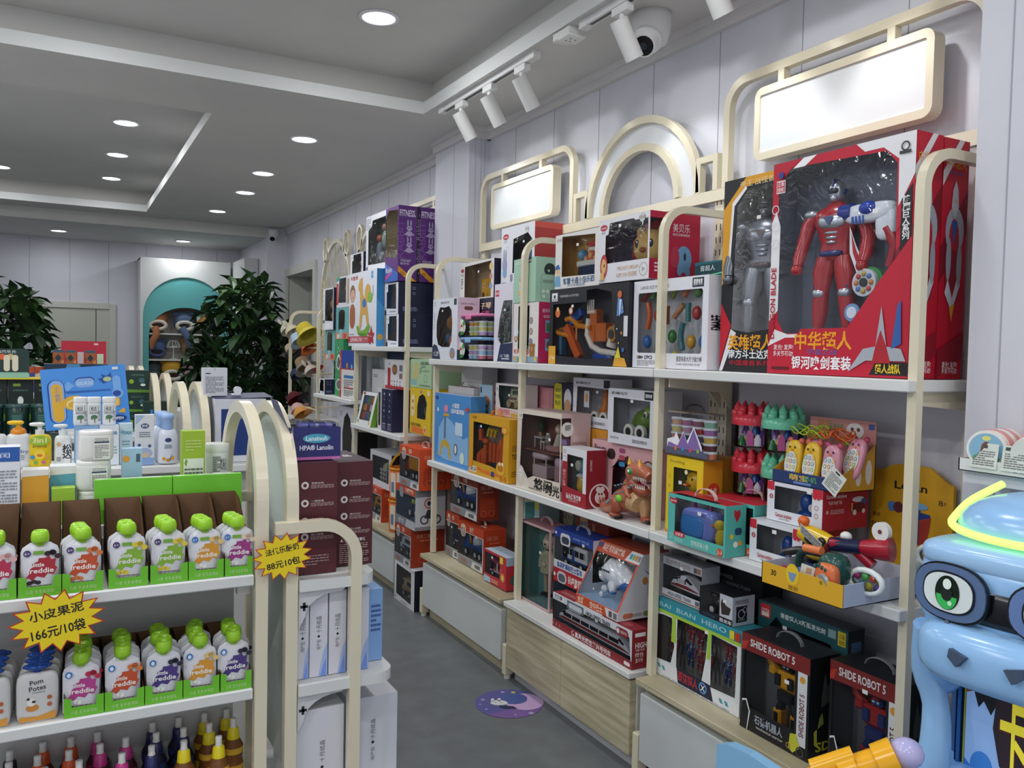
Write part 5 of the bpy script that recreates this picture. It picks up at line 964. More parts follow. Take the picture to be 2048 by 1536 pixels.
def giraffe_in(t, Wd, D, H):
    part('pull_giraffe', t, lambda mb: (mb.tube([(.17, .06, .05), (.19, .06, .1), (.19, .06, .16), (.22, .055, .175)], [.035, .022, .018, .022], '#d07a34:g', 10), mb.sq((.19, .06, .055), (.05, .035, .03), '#d07a34:g', .7), mb.sq((.2, .04, .178), (.008, .006, .01), '#f0ece0'), mb.sq((.19, .06, .2), (.012, .01, .012), '#c06a28:g')))
    part('wheel', t, lambda mb: wheel(mb, .16, .012, .045, .03, .014, '#ece8de:g', '#14161a')); part('wheel', t, lambda mb: wheel(mb, .23, .012, .045, .03, .014, '#ece8de:g', '#14161a'))
RS('pull_toy_box', 'white window box with an orange wheeled giraffe, behind the green turtle box', 'toy box', 2.12, 2.985, 3.28, ZM+.32, .222, .12, '#dfe0e8', fn=giraffe_in, inner='#a0a2aa', win='.1 .24 .96 .22 .96 .8 .12 .82', front='TB .28 .9 .05 #2a2a30 .4 BABY ANIMAL PULL TOY;R .84 .82 .16 .16 #1a1d2a;R .32 .4 .14 .34 #c8cad0;E .39 .6 .04 .1 #c88a4a;T .7 .1 .05 #333 .4 婴爱有家动物拖拉乐;B .3 .04 .3 .04 1 #888')
RS('orange_carton', 'plain orange carton below the giraffe pull toy box', 'toy box', 2.115, 2.99, 3.28, ZM, .317, .14, '#d59228', front='C .15 .9 .05 #b86a28')
RS('pink_gift_box', 'deep pink carton behind the post on the middle shelf', 'toy box', 2.13, 3.60, 3.79, ZM, .485, .08, '#c0707e', sc='#d8a0a6', front='V .6 .75 .06 #e0b0b4 .2 小熊礼盒')
RS('pale_pink_box', 'slim pale pink carton between the deep pink carton and the yellow-topped box', 'toy box', 2.13, 3.48, 3.59, ZM, .48, .08, '#cc8c94')
RS('yellow_topped_box', 'navy box with a bright yellow lettered corner at the back of the middle shelf', 'toy box', 2.13, 3.30, 3.465, ZM, .51, .08, '#1c2444', front='P #d8cc30 0 .72 .45 .74 .4 .99 .08 1 0 .98;TB .22 .93 .04 #5a6a30 .3 MONKEY;TB .22 .87 .04 #5a6a30 .3 PIANO;TB .22 .81 .04 #5a6a30 .3 PLAY;E .75 .85 .2 .1 #d8d8dc;E .75 .78 .18 .07 #c89a78;C .75 .7 .04 #3a5a40')
def dinosaur():
    t = thing('toy_dinosaur', 'orange and blue toy dinosaur with open jaws standing on the middle shelf', 'toy dinosaur', (1.995, 2.70, ZM), NR)
    o = '#b4684c:g'; o2 = '#9c5038:g'; bl = '#6a8aa0:g'
    def body(mb):
        mb.tube([(-.2, .05, .045), (-.17, .02, .02), (-.12, .0, .018), (-.06, 0, .035), (0, 0, .065), (.05, 0, .085), (.08, 0, .105)], [.004, .014, .022, .032, .048, .05, .04], o, 16)
        mb.tube([(.05, -.005, .085), (.06, -.005, .12), (.075, -.01, .15)], [.048, .038, .034], o, 16)
        mb.tube([(.01, -.035, .065), (.03, -.05, .045), (.0, -.045, .02)], [.03, .022, .014], o2, 12); mb.tube([(.1, .02, .08), (.125, .015, .05), (.13, .01, .02)], [.035, .024, .014], '#c09468:g', 12)
        mb.tube([(.09, -.01, .08), (.12, -.01, .07)], [.045, .035], '#c8a074:g', 12)
        for i in range(9):
            a = i*.9; mb.sq((.0+.022*i-.06, -.036-.01*sin(i), .05+.012*i), (.012, .006, .004), bl, 1, 8); mb.sq((.01+.02*(i % 5), -.046, .1+.006*i), (.007, .005, .003), bl, 1, 8)
        for i in range(12): mb.cyl((-.16+.02*i, 0, .03+.006*max(0, i-3)), (-.165+.02*i, 0, .055+.009*max(0, i-3)), .007, .001, o2, 6)
    part('dinosaur_body', t, body)
    def foot(x, y):
        return lambda mb: (mb.sq((x+.012, y, .013), (.03, .022, .012), o2, .8, 10), [mb.sq((x+.036, y+dy, .009), (.012, .006, .008), '#1c1a1c:g', 1, 8) for dy in (-.014, 0, .014)])
    part('foot', t, foot(.0, -.045)); part('foot', t, foot(.13, .01))
    def head(mb):
        mb.sq((.085, -.01, .19), (.04, .032, .036), o, .9, 16); mb.tube([(.09, -.01, .2), (.13, -.01, .205), (.165, -.01, .198), (.185, -.01, .185)], [.035, .03, .026, .02], o, 14)
        mb.sq((.12, -.01, .21), (.03, .028, .02), o2, .9, 12)
    part('head', t, head)
    part('lower_jaw', t, lambda mb: (mb.tube([(.08, -.01, .15), (.115, -.01, .125), (.15, -.01, .12), (.172, -.01, .13)], [.03, .022, .018, .012], o2, 12), mb.tube([(.1, -.01, .145), (.16, -.01, .14)], [.014, .01], '#8a2430:g', 8)))
    def teeth(mb):
        for i in range(9):
            for s in (-1, 1): mb.cyl((.1+.0095*i, -.01+s*(.024-.0012*i), .18), (.1+.0095*i, -.01+s*(.024-.0012*i), .165), .0035, .0005, '#f0ece0:g', 6)
        for i in range(7):
            for s in (-1, 1): mb.cyl((.11+.009*i, -.01+s*(.018-.0012*i), .135), (.11+.009*i, -.01+s*(.018-.0012*i), .152), .003, .0005, '#f0ece0:g', 6)
    part('teeth', t, teeth)
    part('eye', t, lambda mb: (mb.sq((.095, -.04, .2), (.018, .008, .014), '#3a8a4a:g', 1, 12), mb.sq((.095, -.047, .2), (.006, .004, .006), '#f4f4e8:g', 1, 8)))
    for x in (.07, .135): part('horn', t, lambda mb: mb.cyl((x, -.02, .222), (x-.005, -.022, .25), .012, .002, '#e0a83a:g', 10))
    part('arm', t, lambda mb: mb.tube([(.075, -.04, .13), (.1, -.055, .11), (.115, -.05, .1)], [.014, .009, .006], o, 8))
    part('green_button', t, lambda mb: mb.sq((.045, -.052, .085), (.02, .01, .015), '#7ac83a:g', 1, 12))
dinosaur()
# second bay, lower level
def doll_in(t, Wd, D, H):
    X = Wd*.62
    def f(mb):
        for s in (-1, 1): mb.tube([(X+s*.016, .06, .06), (X+s*.018, .06, .13), (X+s*.02, .06, .2)], [.009, .012, .016], '#c8a890', 10)
        mb.sq((X, .06, .3), (.036, .032, .032), '#e8cdb8:g', 1, 18)
        for s in (-1, 1): mb.sq((X+s*.013-.004, .03, .298), (.006, .003, .006), '#2a2420:g', 1, 8)
        mb.sq((X-.003, .028, .284), (.004, .002, .002), '#b85a5a', 1, 8)
    part('doll_body', t, f)
    def h(mb):
        mb.sq((X+.004, .072, .315), (.045, .036, .036), '#c8aaa0:p', 1, 16); mb.sq((X-.04, .07, .285), (.014, .014, .03), '#c8a0a0:p'); mb.sq((X+.042, .07, .28), (.014, .014, .04), '#c8aaa0:p')
    part('hair', t, h)
    part('coat', t, lambda mb: (mb.lathe([(.052, .16), (.05, .18), (.04, .22), (.036, .25), (.02, .265)], '#d8ccac:p', (X, .06, 0), 18, True, 1, .7), [mb.tube([(X+s*.035, .06, .25), (X+s*.052, .055, .21), (X+s*.05, .045, .175)], [.016, .018, .014], '#d8ccac:p', 10) for s in (-1, 1)], mb.sq((X+.004, .03, .2), (.02, .01, .014), '#e0c8b8:g')))
    for s in (-1, 1): part('shoe', t, lambda mb: mb.sq((X+s*.018, .052, .052), (.014, .022, .01), '#16161a:g', .8))
RS('doll_box', 'clear fronted blue green box holding a doll in a fluffy coat', 'toy box', 1.998, 3.255, 3.535, ZB, .388, .13, '#c8a4a4', tc='#9a6a74', fn=doll_in, inner='#3f8a88', win='.03 .03 .97 .03 .97 .97 .03 .97', swin='.06 .04 .88 .92 .01', film='#f6fcfc:c', handle='#c8b0b4')
def bus_in(t, Wd, D, H): truck(t, .03, .06, .01, .2, 'bus', '#e4e4e8:g', '#2a4a98')
RS('toy_bus_box', 'red bottomed window box under the blue police bus box', 'toy box', 2.012, 2.975, 3.243, ZB, .222, .11, '#b82430', fn=lambda t, Wd, D, H: truck(t, .04, .06, .02, .18, 'bus', '#a8b0c0:g', '#b82430'), inner='#3a5a88', win='0 .16 1 .16 1 .72 0 .72', front='R .12 .72 .3 .24 #c8c8cc .2;R .16 .75 .22 .16 #5a6068 .1;TB .72 .86 .12 #f0e8e4 .5 抗疫救援队;C .04 .86 .04 #e8e8ee;TB .1 .07 .1 #f4e8e4 .12 众')
RS('toy_bus_box', 'blue and white window box with a white toy bus', 'toy box', 2.012, 2.925, 3.243, ZB+.224, .182, .11, '#dcdde4', tc='#1f3f94', fn=bus_in, inner='#8a9098', handle='#b8c4d8', win='0 .2 1 .2 1 .78 0 .78', front='P #1f3f94 0 .78 1 .78 1 1 0 1;R .17 .62 .26 .3 #d8dade .1;R .2 .66 .2 .18 #3a4250 .1;T .7 .88 .06 #a8c0e8 .4 SUMMER TYPTURE;TB .42 .1 .11 #2a4a9c .66 会讲故事的巴士警车;C .9 .1 .05 #b83a2a;C .05 .88 .04 #e8e8ee')
def train2(t, Wd, D, H): train_in(t, Wd, D, H)
RS('train_box', 'long dark red window box with a white high speed train', 'toy box', 1.925, 2.522, 3.10, ZB, .152, .072, '#d8dadf', sc='#8a1c26', tc='#8a1c26', fn=train2, inner='#5a626c',
   win='0 .22 .99 .22 .97 .8 .38 .8 .38 .72 .22 .72 .22 .8 0 .8', front='P #8a1c26 0 0 1 0 1 .22 0 .22;R 0 .82 .15 .18 #e8e8ec;TB .075 .9 .1 #222 .11 澳贝得;R .2 .74 .22 .22 #6a7078;R .22 .77 .18 .14 #c8ccd4 .3;TB .6 .86 .12 #3a4048 .3 HIGH-SPEED TRAIN;R .82 .74 .14 .2 #8a1c26 .3;T .91 .84 .07 #e8dcdc .07 高铁列车;C .845 .84 .07 #e8dcdc;TB .52 .11 .12 #e8dcdc .5 仿真声光惯性复兴号列车;T .06 .11 .06 #d8b0b0 .1 | | |;R .92 .06 .07 .1 #e8dcdc .5',
   side='R .2 .82 .7 .1 #e8e4e4;TB .6 .6 .14 #f0e4e4 .75 HIGH;T .55 .48 .06 #f0e4e4 .6 SPEED TRAIN;T .5 .36 .09 #f0e4e4 .6 惯性;T .5 .22 .09 #f0e4e4 .5 复兴号', top='P #d8dade .3 0 .65 .0 .55 .9 .25 .9;R .7 .2 .22 .5 #a84a50 .4;B .05 .3 .2 .3 3 #c88a8a')
def plane_box():
    t = thing('airplane_box', 'slant fronted orange and white box with a smiling blue and white toy airplane', 'toy box', (1.93, 2.925, ZB+.155), NR)
    Wd, D, H, s = .3, .25, .255, .12; mb = MB(); b = .035
    mb.box(0, 0, 0, Wd, D, b, '#dcdcde'); mb.gfx(FR(Wd, D, b), Wd, b, 'P #c8502c 0 0 .75 0 .7 1 0 1;TB .12 .5 .6 #f4d8c0 .16 合游;TB .5 .5 .6 #f4d8c0 .3 空中巴士;R .8 .15 .07 .7 #555;R .9 .15 .08 .7 #777')
    mb.gfx(RT(Wd, D, b), D, b, 'R .1 .2 .2 .6 #c87a5a .5;R .5 .2 .16 .6 #7aa05a .3;B .3 .3 .18 .4 2 #888')
    F = [(0, .0, b), (Wd, .0, b), (Wd, s, H), (0, s, H)]; q = [(0, 0, 0)]
    for x, m in ((Wd, 1), (0, -1)): mb.add([(x, 0, b), (x, D, b), (x, D, H), (x, s, H)], [(0, 1, 2, 3)], '#d4d6dc')
    mb.add([(0, s, H), (Wd, s, H), (Wd, D, H), (0, D, H)], [(0, 1, 2, 3)], '#b84a2c'); mb.add([(0, D, b), (Wd, D, b), (Wd, D, H), (0, D, H)], [(0, 1, 2, 3)], '#2a62a4'); mb.add([(.002, D-.003, b), (Wd-.002, D-.003, b), (Wd-.002, D-.003, H-.003), (.002, D-.003, H-.003)], [(0, 1, 2, 3)], '#3a72b4')
    mb.add([(.002, .0, b+.001), (Wd-.002, .0, b+.001), (Wd-.002, D, b+.001), (.002, D, b+.001)], [(0, 1, 2, 3)], '#a8c8e4')
    L = math.hypot(s, H-b); ux, uz = s/L, (H-b)/L
    T = Matrix(((1, 0, 0, 0), (0, ux, -uz, 0), (0, uz, ux, b), (0, 0, 0, 1)))
    mb.T = T; mb.poly([(0, 0), (Wd, 0), (Wd, L), (0, L)], '#c04c2a', 0, [[(.008, .004), (Wd-.012, .004), (Wd-.012, L*.8), (.008, L*.8)]]); mb.T = Matrix()
    mb.gfx(T, Wd, L, 'TB .38 .91 .09 #f4dcc8 .5 科技翱翔的客机;P #e0e2e6 .68 .82 1 .82 1 1 .76 1;R .76 .86 .05 .09 #3a9ab8;R .82 .86 .05 .09 #8ab84a;R .88 .86 .05 .09 #d88a4a;R .94 .86 .05 .09 #888;C .06 .93 .05 #3a5a98')
    mb.T = RT(Wd, D, H); mb.poly(ell(.17, .12, .03, .055, 16), '#b8bcc4', .001); mb.poly([(.12, .2), (.16, .17), (.2, .13), (.17, .15)], '#2a5a9c', .0014); mb.poly(ell(.13, .15, .014, .016, 12), '#c8843a', .0014); mb.poly(ell(.175, .07, .02, .02, 12), '#9aa0aa', .0014); mb.T = Matrix()
    mb.build('carton', t)
    part('window_film', t, lambda m: (setattr(m, 'T', T), m.poly([(.008, .004), (Wd-.012, .004), (Wd-.012, L*.8), (.008, L*.8)], '#fcfdff:f', -.001)))
    def f(m):
        m.tube([(.05, .12, .125), (.1, .12, .145), (.16, .12, .135), (.22, .12, .12), (.29, .12, .115)], [.03, .052, .055, .035, .012], '#e8eaee:g', 20)
        m.sq((.055, .12, .12), (.034, .04, .036), '#e8eaee:g'); m.tube([(.19, .095, .1), (.23, .09, .11), (.28, .1, .115)], [.014, .02, .008], '#1f5aa4:g', 10)
    part('toy_airplane', t, f); part('wing', t, lambda m: (m.tube([(.15, .08, .1), (.2, .045, .085)], [.022, .012], '#e8eaee:g', 10), m.sq((.19, .05, .083), (.022, .014, .008), '#1f5aa4:g')))
    part('landing_gear', t, lambda m: (m.sq((.11, .07, .075), (.02, .014, .016), '#c8ced6:g'), m.sq((.1, .06, .052), (.012, .008, .012), '#e4e8ee:g')))
    def w(m):
        for i in range(5): m.box(.085+.013*i, .0635, .15, .093+.013*i, .0645, .158, '#1c2430')
        for i in range(2): m.box(.04+.012*i, .085, .135, .048+.012*i, .087, .15, '#1c2430')
    part('printed_windows', t, w)
plane_box()
RS('orange_truck_box', 'dark orange toy truck carton at the back, behind the bus and airplane boxes', 'toy box', 2.13, 2.98, 3.24, ZB, .455, .12, '#8a3626', front='R .12 .82 .24 .17 #c8a878;TB .24 .91 .07 #3a6aa8 .2 快乐;R .5 .88 .1 .08 #b87a60')
RS('train_box', 'grey train box with a dark red base, beside the airplane box', 'toy box', 2.185, 2.62, 2.88, ZB, .49, .08, '#a8acb4', front='P #7a2420 0 .62 1 .62 1 .7 0 .7;T .4 .66 .04 #e8d0c8 .7 会讲故事的列车;P #5a626c .06 .72 .94 .72 .94 .86 .06 .86;R .1 .88 .4 .08 #d8dade;P #e0e2e8 .3 .74 .9 .74 .9 .8 .5 .83 .35 .79')
RS('red_train_carton', 'dark red carton with a white panel behind the long train box', 'toy box', 2.02, 2.56, 2.79, ZB, .142, .13, '#641a24', front='R .3 .6 .5 .28 #c8c4c8;C .42 .73 .07 #7a1c26;T .6 .73 .1 #7a1c26 .2 列车')

# ------------------------------------------------------------------ third bay, middle shelf and lower level
RS('basketball_stand_box', 'blue and white box with a yellow basketball stand picture', 'toy box', 1.965, 4.06, 4.546, ZM, .405, .09, '#4a8ed0', tc='#c8d4e4', front='P #8ab8e4 .1 .1 .12 .5 .3 .68 .5 .62 .8 .4 .95 .45 .95 .06 .3 .06;E .06 .93 .05 .03 #2a4a98;P #c8a838 .14 .1 .2 .3 .32 .36 .44 .28 .5 .08 .44 .08 .4 .22 .3 .26 .22 .2 .2 .1;P #5a7a8a .28 .36 .33 .36 .33 .7 .28 .7;P #d8a028 .26 .68 .42 .68 .42 .72 .26 .72;R .27 .74 .12 .1 #e08aa8 .3;TB .6 .85 .05 #f0f4f8 .2 小篮筐;TB .66 .77 .05 #f0f4f8 .36 运动篮球架;C .1 .76 .03 #e8f0f8;P #c8dcf0 .6 .44 .8 .44 .8 .62 .6 .62;E .62 .24 .05 .08 #5a5a60;E .62 .24 .03 .06 #e8e8e0;E .8 .14 .06 .08 #d8e8d8;E .92 .82 .05 .03 #c84a3a')
def tools_in(t, Wd, D, H):
    o = '#e2601e:g'
    def f(n, fn): part(n, t, fn)
    f('toy_hammer', lambda mb: (mb.tube([(.13, .04, .04), (.13, .04, .16)], .014, o, 10), mb.sq((.13, .04, .18), (.03, .015, .014), o, .6)))
    f('toy_drill', lambda mb: (mb.bev(.05, .02, .05, .085, .06, .11, o, .008), mb.bev(.1, .02, .03, .15, .06, .13, o, .01), mb.tube([(.05, .04, .1), (.13, .04, .14)], .014, o, 8)))
    for i, x in enumerate((.2, .23, .26)): f('toy_screwdriver', lambda mb: (mb.tube([(x+.01*i, .035, .08), (x+.015*i, .035, .18)], .013, o, 10), mb.cyl((x+.01*i, .035, .03), (x+.01*i, .035, .08), .005, c='#5a6470:m')))
    for i in range(3): f('toy_key', lambda mb: mb.tube([(.17+.04*i, .03, .21), (.18+.04*i, .03, .24), (.19+.04*i, .03, .25)], .01, '#e8c03a:g', 8))
    f('toy_bottle', lambda mb: (mb.tube([(.08, .035, .18), (.08, .035, .24)], .014, o, 10), mb.cyl((.045, .05, .22), (.045, .05, .26), .02, c='#24508a:g')))
    f('toy_saw', lambda mb: (mb.bev(.14, .05, .15, .15, .055, .25, '#8a8f98:m', .002), mb.bev(.17, .05, .03, .2, .055, .14, '#3a5070:g', .002)))
    f('toy_nut', lambda mb: mb.sq((.225, .03, .035), .016, '#d83a1e:g', .8)); f('toy_pliers', lambda mb: (mb.tube([(.3, .04, .07), (.315, .04, .14), (.3, .04, .2)], .014, o, 8), mb.tube([(.335, .04, .07), (.32, .04, .14), (.33, .04, .22)], .014, o, 8)))
RS('tool_set_box', 'yellow window box full of orange toy tools', 'toy box', 1.95, 3.59, 4.045, ZM, .318, .09, '#d8a01e', fn=tools_in, inner='#6a5a48', handle='#e8942a', win='.12 .22 .6 .2 .7 .18 .86 .3 .88 .86 .12 .88',
   front='T .14 .95 .035 #3a2a0a .12 工程师;R .02 .03 .2 .1 #e8dcc8;TB .12 .08 .05 #3a5a6a .17 仿真工具;P #e8702a .2 .1 .3 .13 .4 .09 .5 .12 .6 .08 .8 .12 .8 .08 .6 .05 .4 .06;R .72 .1 .2 .2 #e8b02a .2;R .76 .16 .12 .1 #c87a20 .2;E .9 .82 .07 .06 #e87a2a;E .9 .82 .055 .045 #e8b84a;C .8 .28 .03 #f0f0e8;C .87 .28 .03 #f0f0e8;O .84 .05 .04 .012 #c84a1a;O .93 .05 .04 .012 #c84a1a;R .6 .04 .07 .08 #2a4a8a;P #e8942a .0 .1 .1 .1 .12 .25 .02 .22', side='TB .5 .42 .08 #3a2a10 .6 TOOL;R .2 .5 .5 .1 #b8801a;B .2 .1 .6 .1 3 #8a5a10')
RS('pale_blue_box', 'slim pale blue box with orange and green printed animals', 'toy box', 2.09, 4.05, 4.205, ZM, .468, .05, '#a8c8dc', sc='#b89aa0', front='R .06 .9 .1 .07 #1c2a4a;E .5 .8 .3 .07 #c8743a;P #a8c8dc .3 .76 .7 .76 .65 .8 .35 .8;E .5 .62 .3 .07 #3f8a6a;P #a8c8dc .3 .58 .7 .58 .65 .62 .35 .62', side='C .5 .9 .03 #6a4a58;C .5 .8 .03 #6a4a58;C .5 .7 .03 #6a4a58')
def radio_in(t, Wd, D, H):
    part('toy_radio', t, lambda mb: (mb.bev(.07, .03, .035, .2, .08, .11, '#d8d0a8:g', .02), mb.tube([(.09, .05, .11), (.095, .05, .14), (.18, .05, .14), (.185, .05, .11)], .008, '#c8d0a8:g', 8), mb.cyl((.095, .025, .065), (.095, .032, .065), .02, c='#b8a078:g', n=18), mb.cyl((.175, .025, .065), (.175, .032, .065), .02, c='#b8a078:g', n=18), mb.box(.12, .027, .05, .15, .031, .075, '#5a3a2a'), mb.box(.1, .027, .088, .17, .031, .1, '#8a6a5a')))
RS('toy_radio_box', 'white window box with a cream toy radio, on top of the yellow tool box', 'toy box', 2.025, 3.60, 3.885, ZM+.32, .17, .09, '#e0dcde', fn=radio_in, inner='#5a7a80', win='.2 .26 1 .26 1 .94 .12 .94 .12 .6', front='R .02 .66 .1 .28 #e8e8ec;T .07 .8 .12 #444 .07 咚;P #dcc0c0 0 .0 1 .0 1 .2 .4 .24 0 .26;TB .35 .14 .13 #c0586a .42 叮咚录音机;R .6 .02 .3 .1 #c8a840 .5')
RS('brown_carton', 'flat topped white and brown carton behind the basketball stand box', 'toy box', 2.06, 4.22, 4.575, ZM, .445, .06, '#c8c4c4', tc='#8a5a4a', handle='#d8d8dc')
RS('tall_white_carton', 'tall plain white carton against the wall above the basketball stand box', 'toy box', 2.14, 4.28, 4.56, ZM, .57, .1, '#d4d2d4')
def veh(name, lab, xf, y0, y1, z0, h, D, kind, c1, c2, word, col='#c4451f', band='#8f9298', handle='#d8c8c0', img='#e8c8a0'):
    return RS(name, lab, 'toy box', xf, y0, y1, z0, h, D, '#c9cbd0', sc=col, tc=col, fn=lambda t, Wd, Dd, H: truck(t, Wd*.12, min(.06, Dd*.5), H*.2, min(Wd*.78, .26), kind, c1, c2), inner='#6a6e74', handle=handle,
      win='.0 .2 .97 .2 .97 .78 .0 .78', front='P %s 0 .8 1 .8 1 1 0 1;P %s 0 0 1 0 1 .19 0 .19;R .12 .66 .2 .3 %s .1;TB .22 .82 .1 #2a62a8 .16 快乐;TB .22 .72 .07 #2a62a8 .16 小司机;TB .55 .9 .09 #f0d8c8 .16 %s;P #d8d8d4 .55 0 1 0 1 .15 .62 .17;R .7 .04 .2 .09 #6a6a68;T .25 .08 .1 #c86a3a .3 声光惯性车' % (col, band, img, word),
      side='T .4 .8 .08 #e8a888 .5 仿真工程车;B .25 .66 .5 .06 1 #e08a68;R .12 .1 .7 .45 #b03c1c .1;O .3 .18 .08 .012 #d87a58;O .65 .18 .08 .012 #d87a58;P #b84422 .2 .3 .75 .3 .75 .5 .4 .52 .35 .4 .2 .38', top='TB .35 .5 .2 #f0c8b0 .3 工程车;R .6 .3 .2 .1 #e8e0dc .5')
veh('toy_truck_box', 'dark orange window box with a blue and white cement mixer, under the other mixer box', 2.02, 3.985, 4.31, ZB, .236, .14, 'mixer', '#1f4f98:g', '#fff', '全搅')
veh('toy_truck_box', 'dark orange window box with a blue cement mixer, on top of the lower boxes', 2.03, 4.09, 4.44, ZB+.265, .232, .14, 'mixer', '#1c4690:g', '#fff', '卡通', '#8c3420')
veh('toy_truck_box', 'small orange box with a dark blue car behind the lower cement mixer box', 2.03, 4.32, 4.50, ZB, .255, .13, 'police', '#1c3a70:g', '#dde', '卡车', '#b43e1e')
RS('toy_fire_bus_box', 'small red window box with a pink bus and a printed lion', 'toy box', 1.98, 3.645, 3.89, ZB, .168, .1, '#c0303c', tc='#b8ccd8', fn=lambda t, Wd, D, H: truck(t, .03, .05, .03, .17, 'bus', '#b8486a:g', '#d8c8c0'), inner='#8a6a70', win='.03 .26 .72 .26 .72 .92 .03 .92', front='P #a8c4d8 .0 .0 .3 .0 .3 .16 .0 .2;C .85 .35 .14 #e08a3a;C .85 .35 .08 #f0c878;R .72 .76 .14 .2 #e8d838;C .78 .55 .06 #d84a4a;B .35 .05 .3 .12 2 #f0c8a0', side='C .5 .3 .16 #3a6a5a;R .0 .75 1 .25 #a8c4d8')
RS('pink_small_box', 'magenta carton at the back behind the small red bus box', 'toy box', 2.14, 3.60, 3.84, ZB, .25, .12, '#b8588c', front='P #6a2a48 0 0 1 0 1 .6 0 .6'); RS('teal_small_box', 'small teal box on top of the magenta carton', 'toy box', 2.14, 3.60, 3.76, ZB+.252, .22, .12, '#a8c4c4', front='R .1 .1 .6 .8 #3a7a78;R .75 .7 .2 .2 #e0d848')

# ------------------------------------------------------------------ stack on the floor between the shelving and the pilaster
def beige_in(t, Wd, D, H): truck(t, .05, .07, .03, .22, 'police', '#d0b898:g', '#b8783a')
RS('beige_car_box', 'white and navy window box with a beige toy car standing on the floor', 'toy box', 1.90, 4.665, 5.005, .001, .252, .2, '#dcdde2', sc='#16192c', fn=beige_in, inner='#8a8478', win='.1 .16 .84 .12 .84 .9 .1 .92', front='T .9 .95 .03 #333 .12 小米兔;C .06 .08 .03 #333;B .35 .03 .3 .05 1 #999')
veh('toy_truck_box', 'dark orange window box with a white police truck, second from the floor in the stack', 1.90, 4.735, 5.01, .256, .24, .24, 'police', '#dfe2ea:g', '#1c2a6a', '警车', '#a83a1e')
def moto_in(t, Wd, D, H):
    part('toy_motorcycle', t, lambda mb: (wheel(mb, .12, .05, .075, .035, .02), wheel(mb, .24, .05, .075, .035, .02), mb.sq((.18, .06, .1), (.06, .02, .03), '#1c3a6a:g'), mb.sq((.23, .06, .085), (.035, .02, .03), '#e4e8ee:g'), mb.tube([(.12, .06, .08), (.14, .06, .15)], .006, '#555:m'), mb.sq((.185, .06, .17), (.022, .018, .04), '#1c2a4a:g'), mb.sq((.185, .055, .155), (.02, .02, .02), '#c8d83a:g'), mb.sq((.182, .06, .215), .018, '#e4e6ea:g')))
RS('motorcycle_box', 'grey and red window box with a toy police motorcycle in the floor stack', 'toy box', 1.90, 4.672, 5.005, .498, .25, .2, '#7e8288', sc='#cfd0d6', tc='#b8401f', fn=moto_in, inner='#4a6a94', win='0 .22 1 .22 1 .82 0 .82', front='P #c4451f 0 .84 1 .84 1 1 0 1;R .2 .7 .2 .26 #8a9098 .1;TB .7 .92 .08 #f0d8c8 .4 超酷摩托;P #b8bac0 .5 0 1 0 1 .2 .58 .2;T .3 .1 .1 #e0e0e4 .3 惯性;', side='P #8a8c92 0 .82 1 .82 1 1 0 1;P #8a8c92 0 0 1 0 1 .09 0 .09;O .45 .66 .13 .03 #c8503a;E .45 .66 .06 .06 #2a3040;O .3 .26 .11 .03 #2a2a2e;O .72 .26 .11 .03 #2a2a2e;P #3a3c44 .3 .3 .4 .5 .6 .52 .75 .3 .6 .28;C .2 .045 .025 #c88a6a;C .8 .045 .025 #c88a6a')
veh('toy_truck_box', 'bright orange window box with a yellow dump truck on top of the floor stack', 1.90, 4.62, 4.945, .752, .25, .22, 'dump', '#8c2418:g', '#e8a020:g', '全车', '#d44a1c')

# ------------------------------------------------------------------ bays past the pilaster
ZT = 1.622
def bear_small(t, Wd, D, H, c='#c8964a:p'):
    part('plush_bear', t, lambda mb: (mb.sq((Wd*.5, D*.45, H*.34), (Wd*.16, .04, H*.13), c), mb.sq((Wd*.5, D*.45, H*.62), (Wd*.17, .045, H*.15), c), mb.sq((Wd*.36, D*.45, H*.77), Wd*.06, c), mb.sq((Wd*.64, D*.45, H*.77), Wd*.06, c), mb.sq((Wd*.5, D*.3, H*.1), (Wd*.16, .03, H*.06), '#c84a3a:g')))
def navy_bear(lab, xf, y0, y1, z, h, D=.27):
    return RS('plush_bear_box', lab, 'toy box', xf, y0, y1, z, h, D, '#dfe1ea', sc='#141a38', tc='#d0d2da', fn=bear_small, inner='#4a4a50', win='.14 .2 .86 .16 .84 .95 .14 .95', front='R .02 .72 .22 .26 #e4e6ee;T .13 .86 .04 #333 .18 小米兔;P #1c2444 0 0 .14 0 .12 .16 0 .14;C .06 .2 .03 #222;R .84 .8 .14 .16 #e4e6ee;B .4 .06 .45 .06 1 #889',
      side='O .22 .82 .045 .012 #9aa4c8;O .22 .66 .045 .012 #9aa4c8;O .42 .82 .045 .012 #9aa4c8;O .42 .66 .045 .012 #9aa4c8;B .12 .1 .4 .14 3 #8a94b8')
navy_bear('navy sided bear box, lower of the pair under the purple boxes', 2.0, 5.27, 5.51, ZT, .218); navy_bear('navy sided bear box, upper of the pair under the purple boxes', 2.0, 5.285, 5.545, ZT+.22, .216)
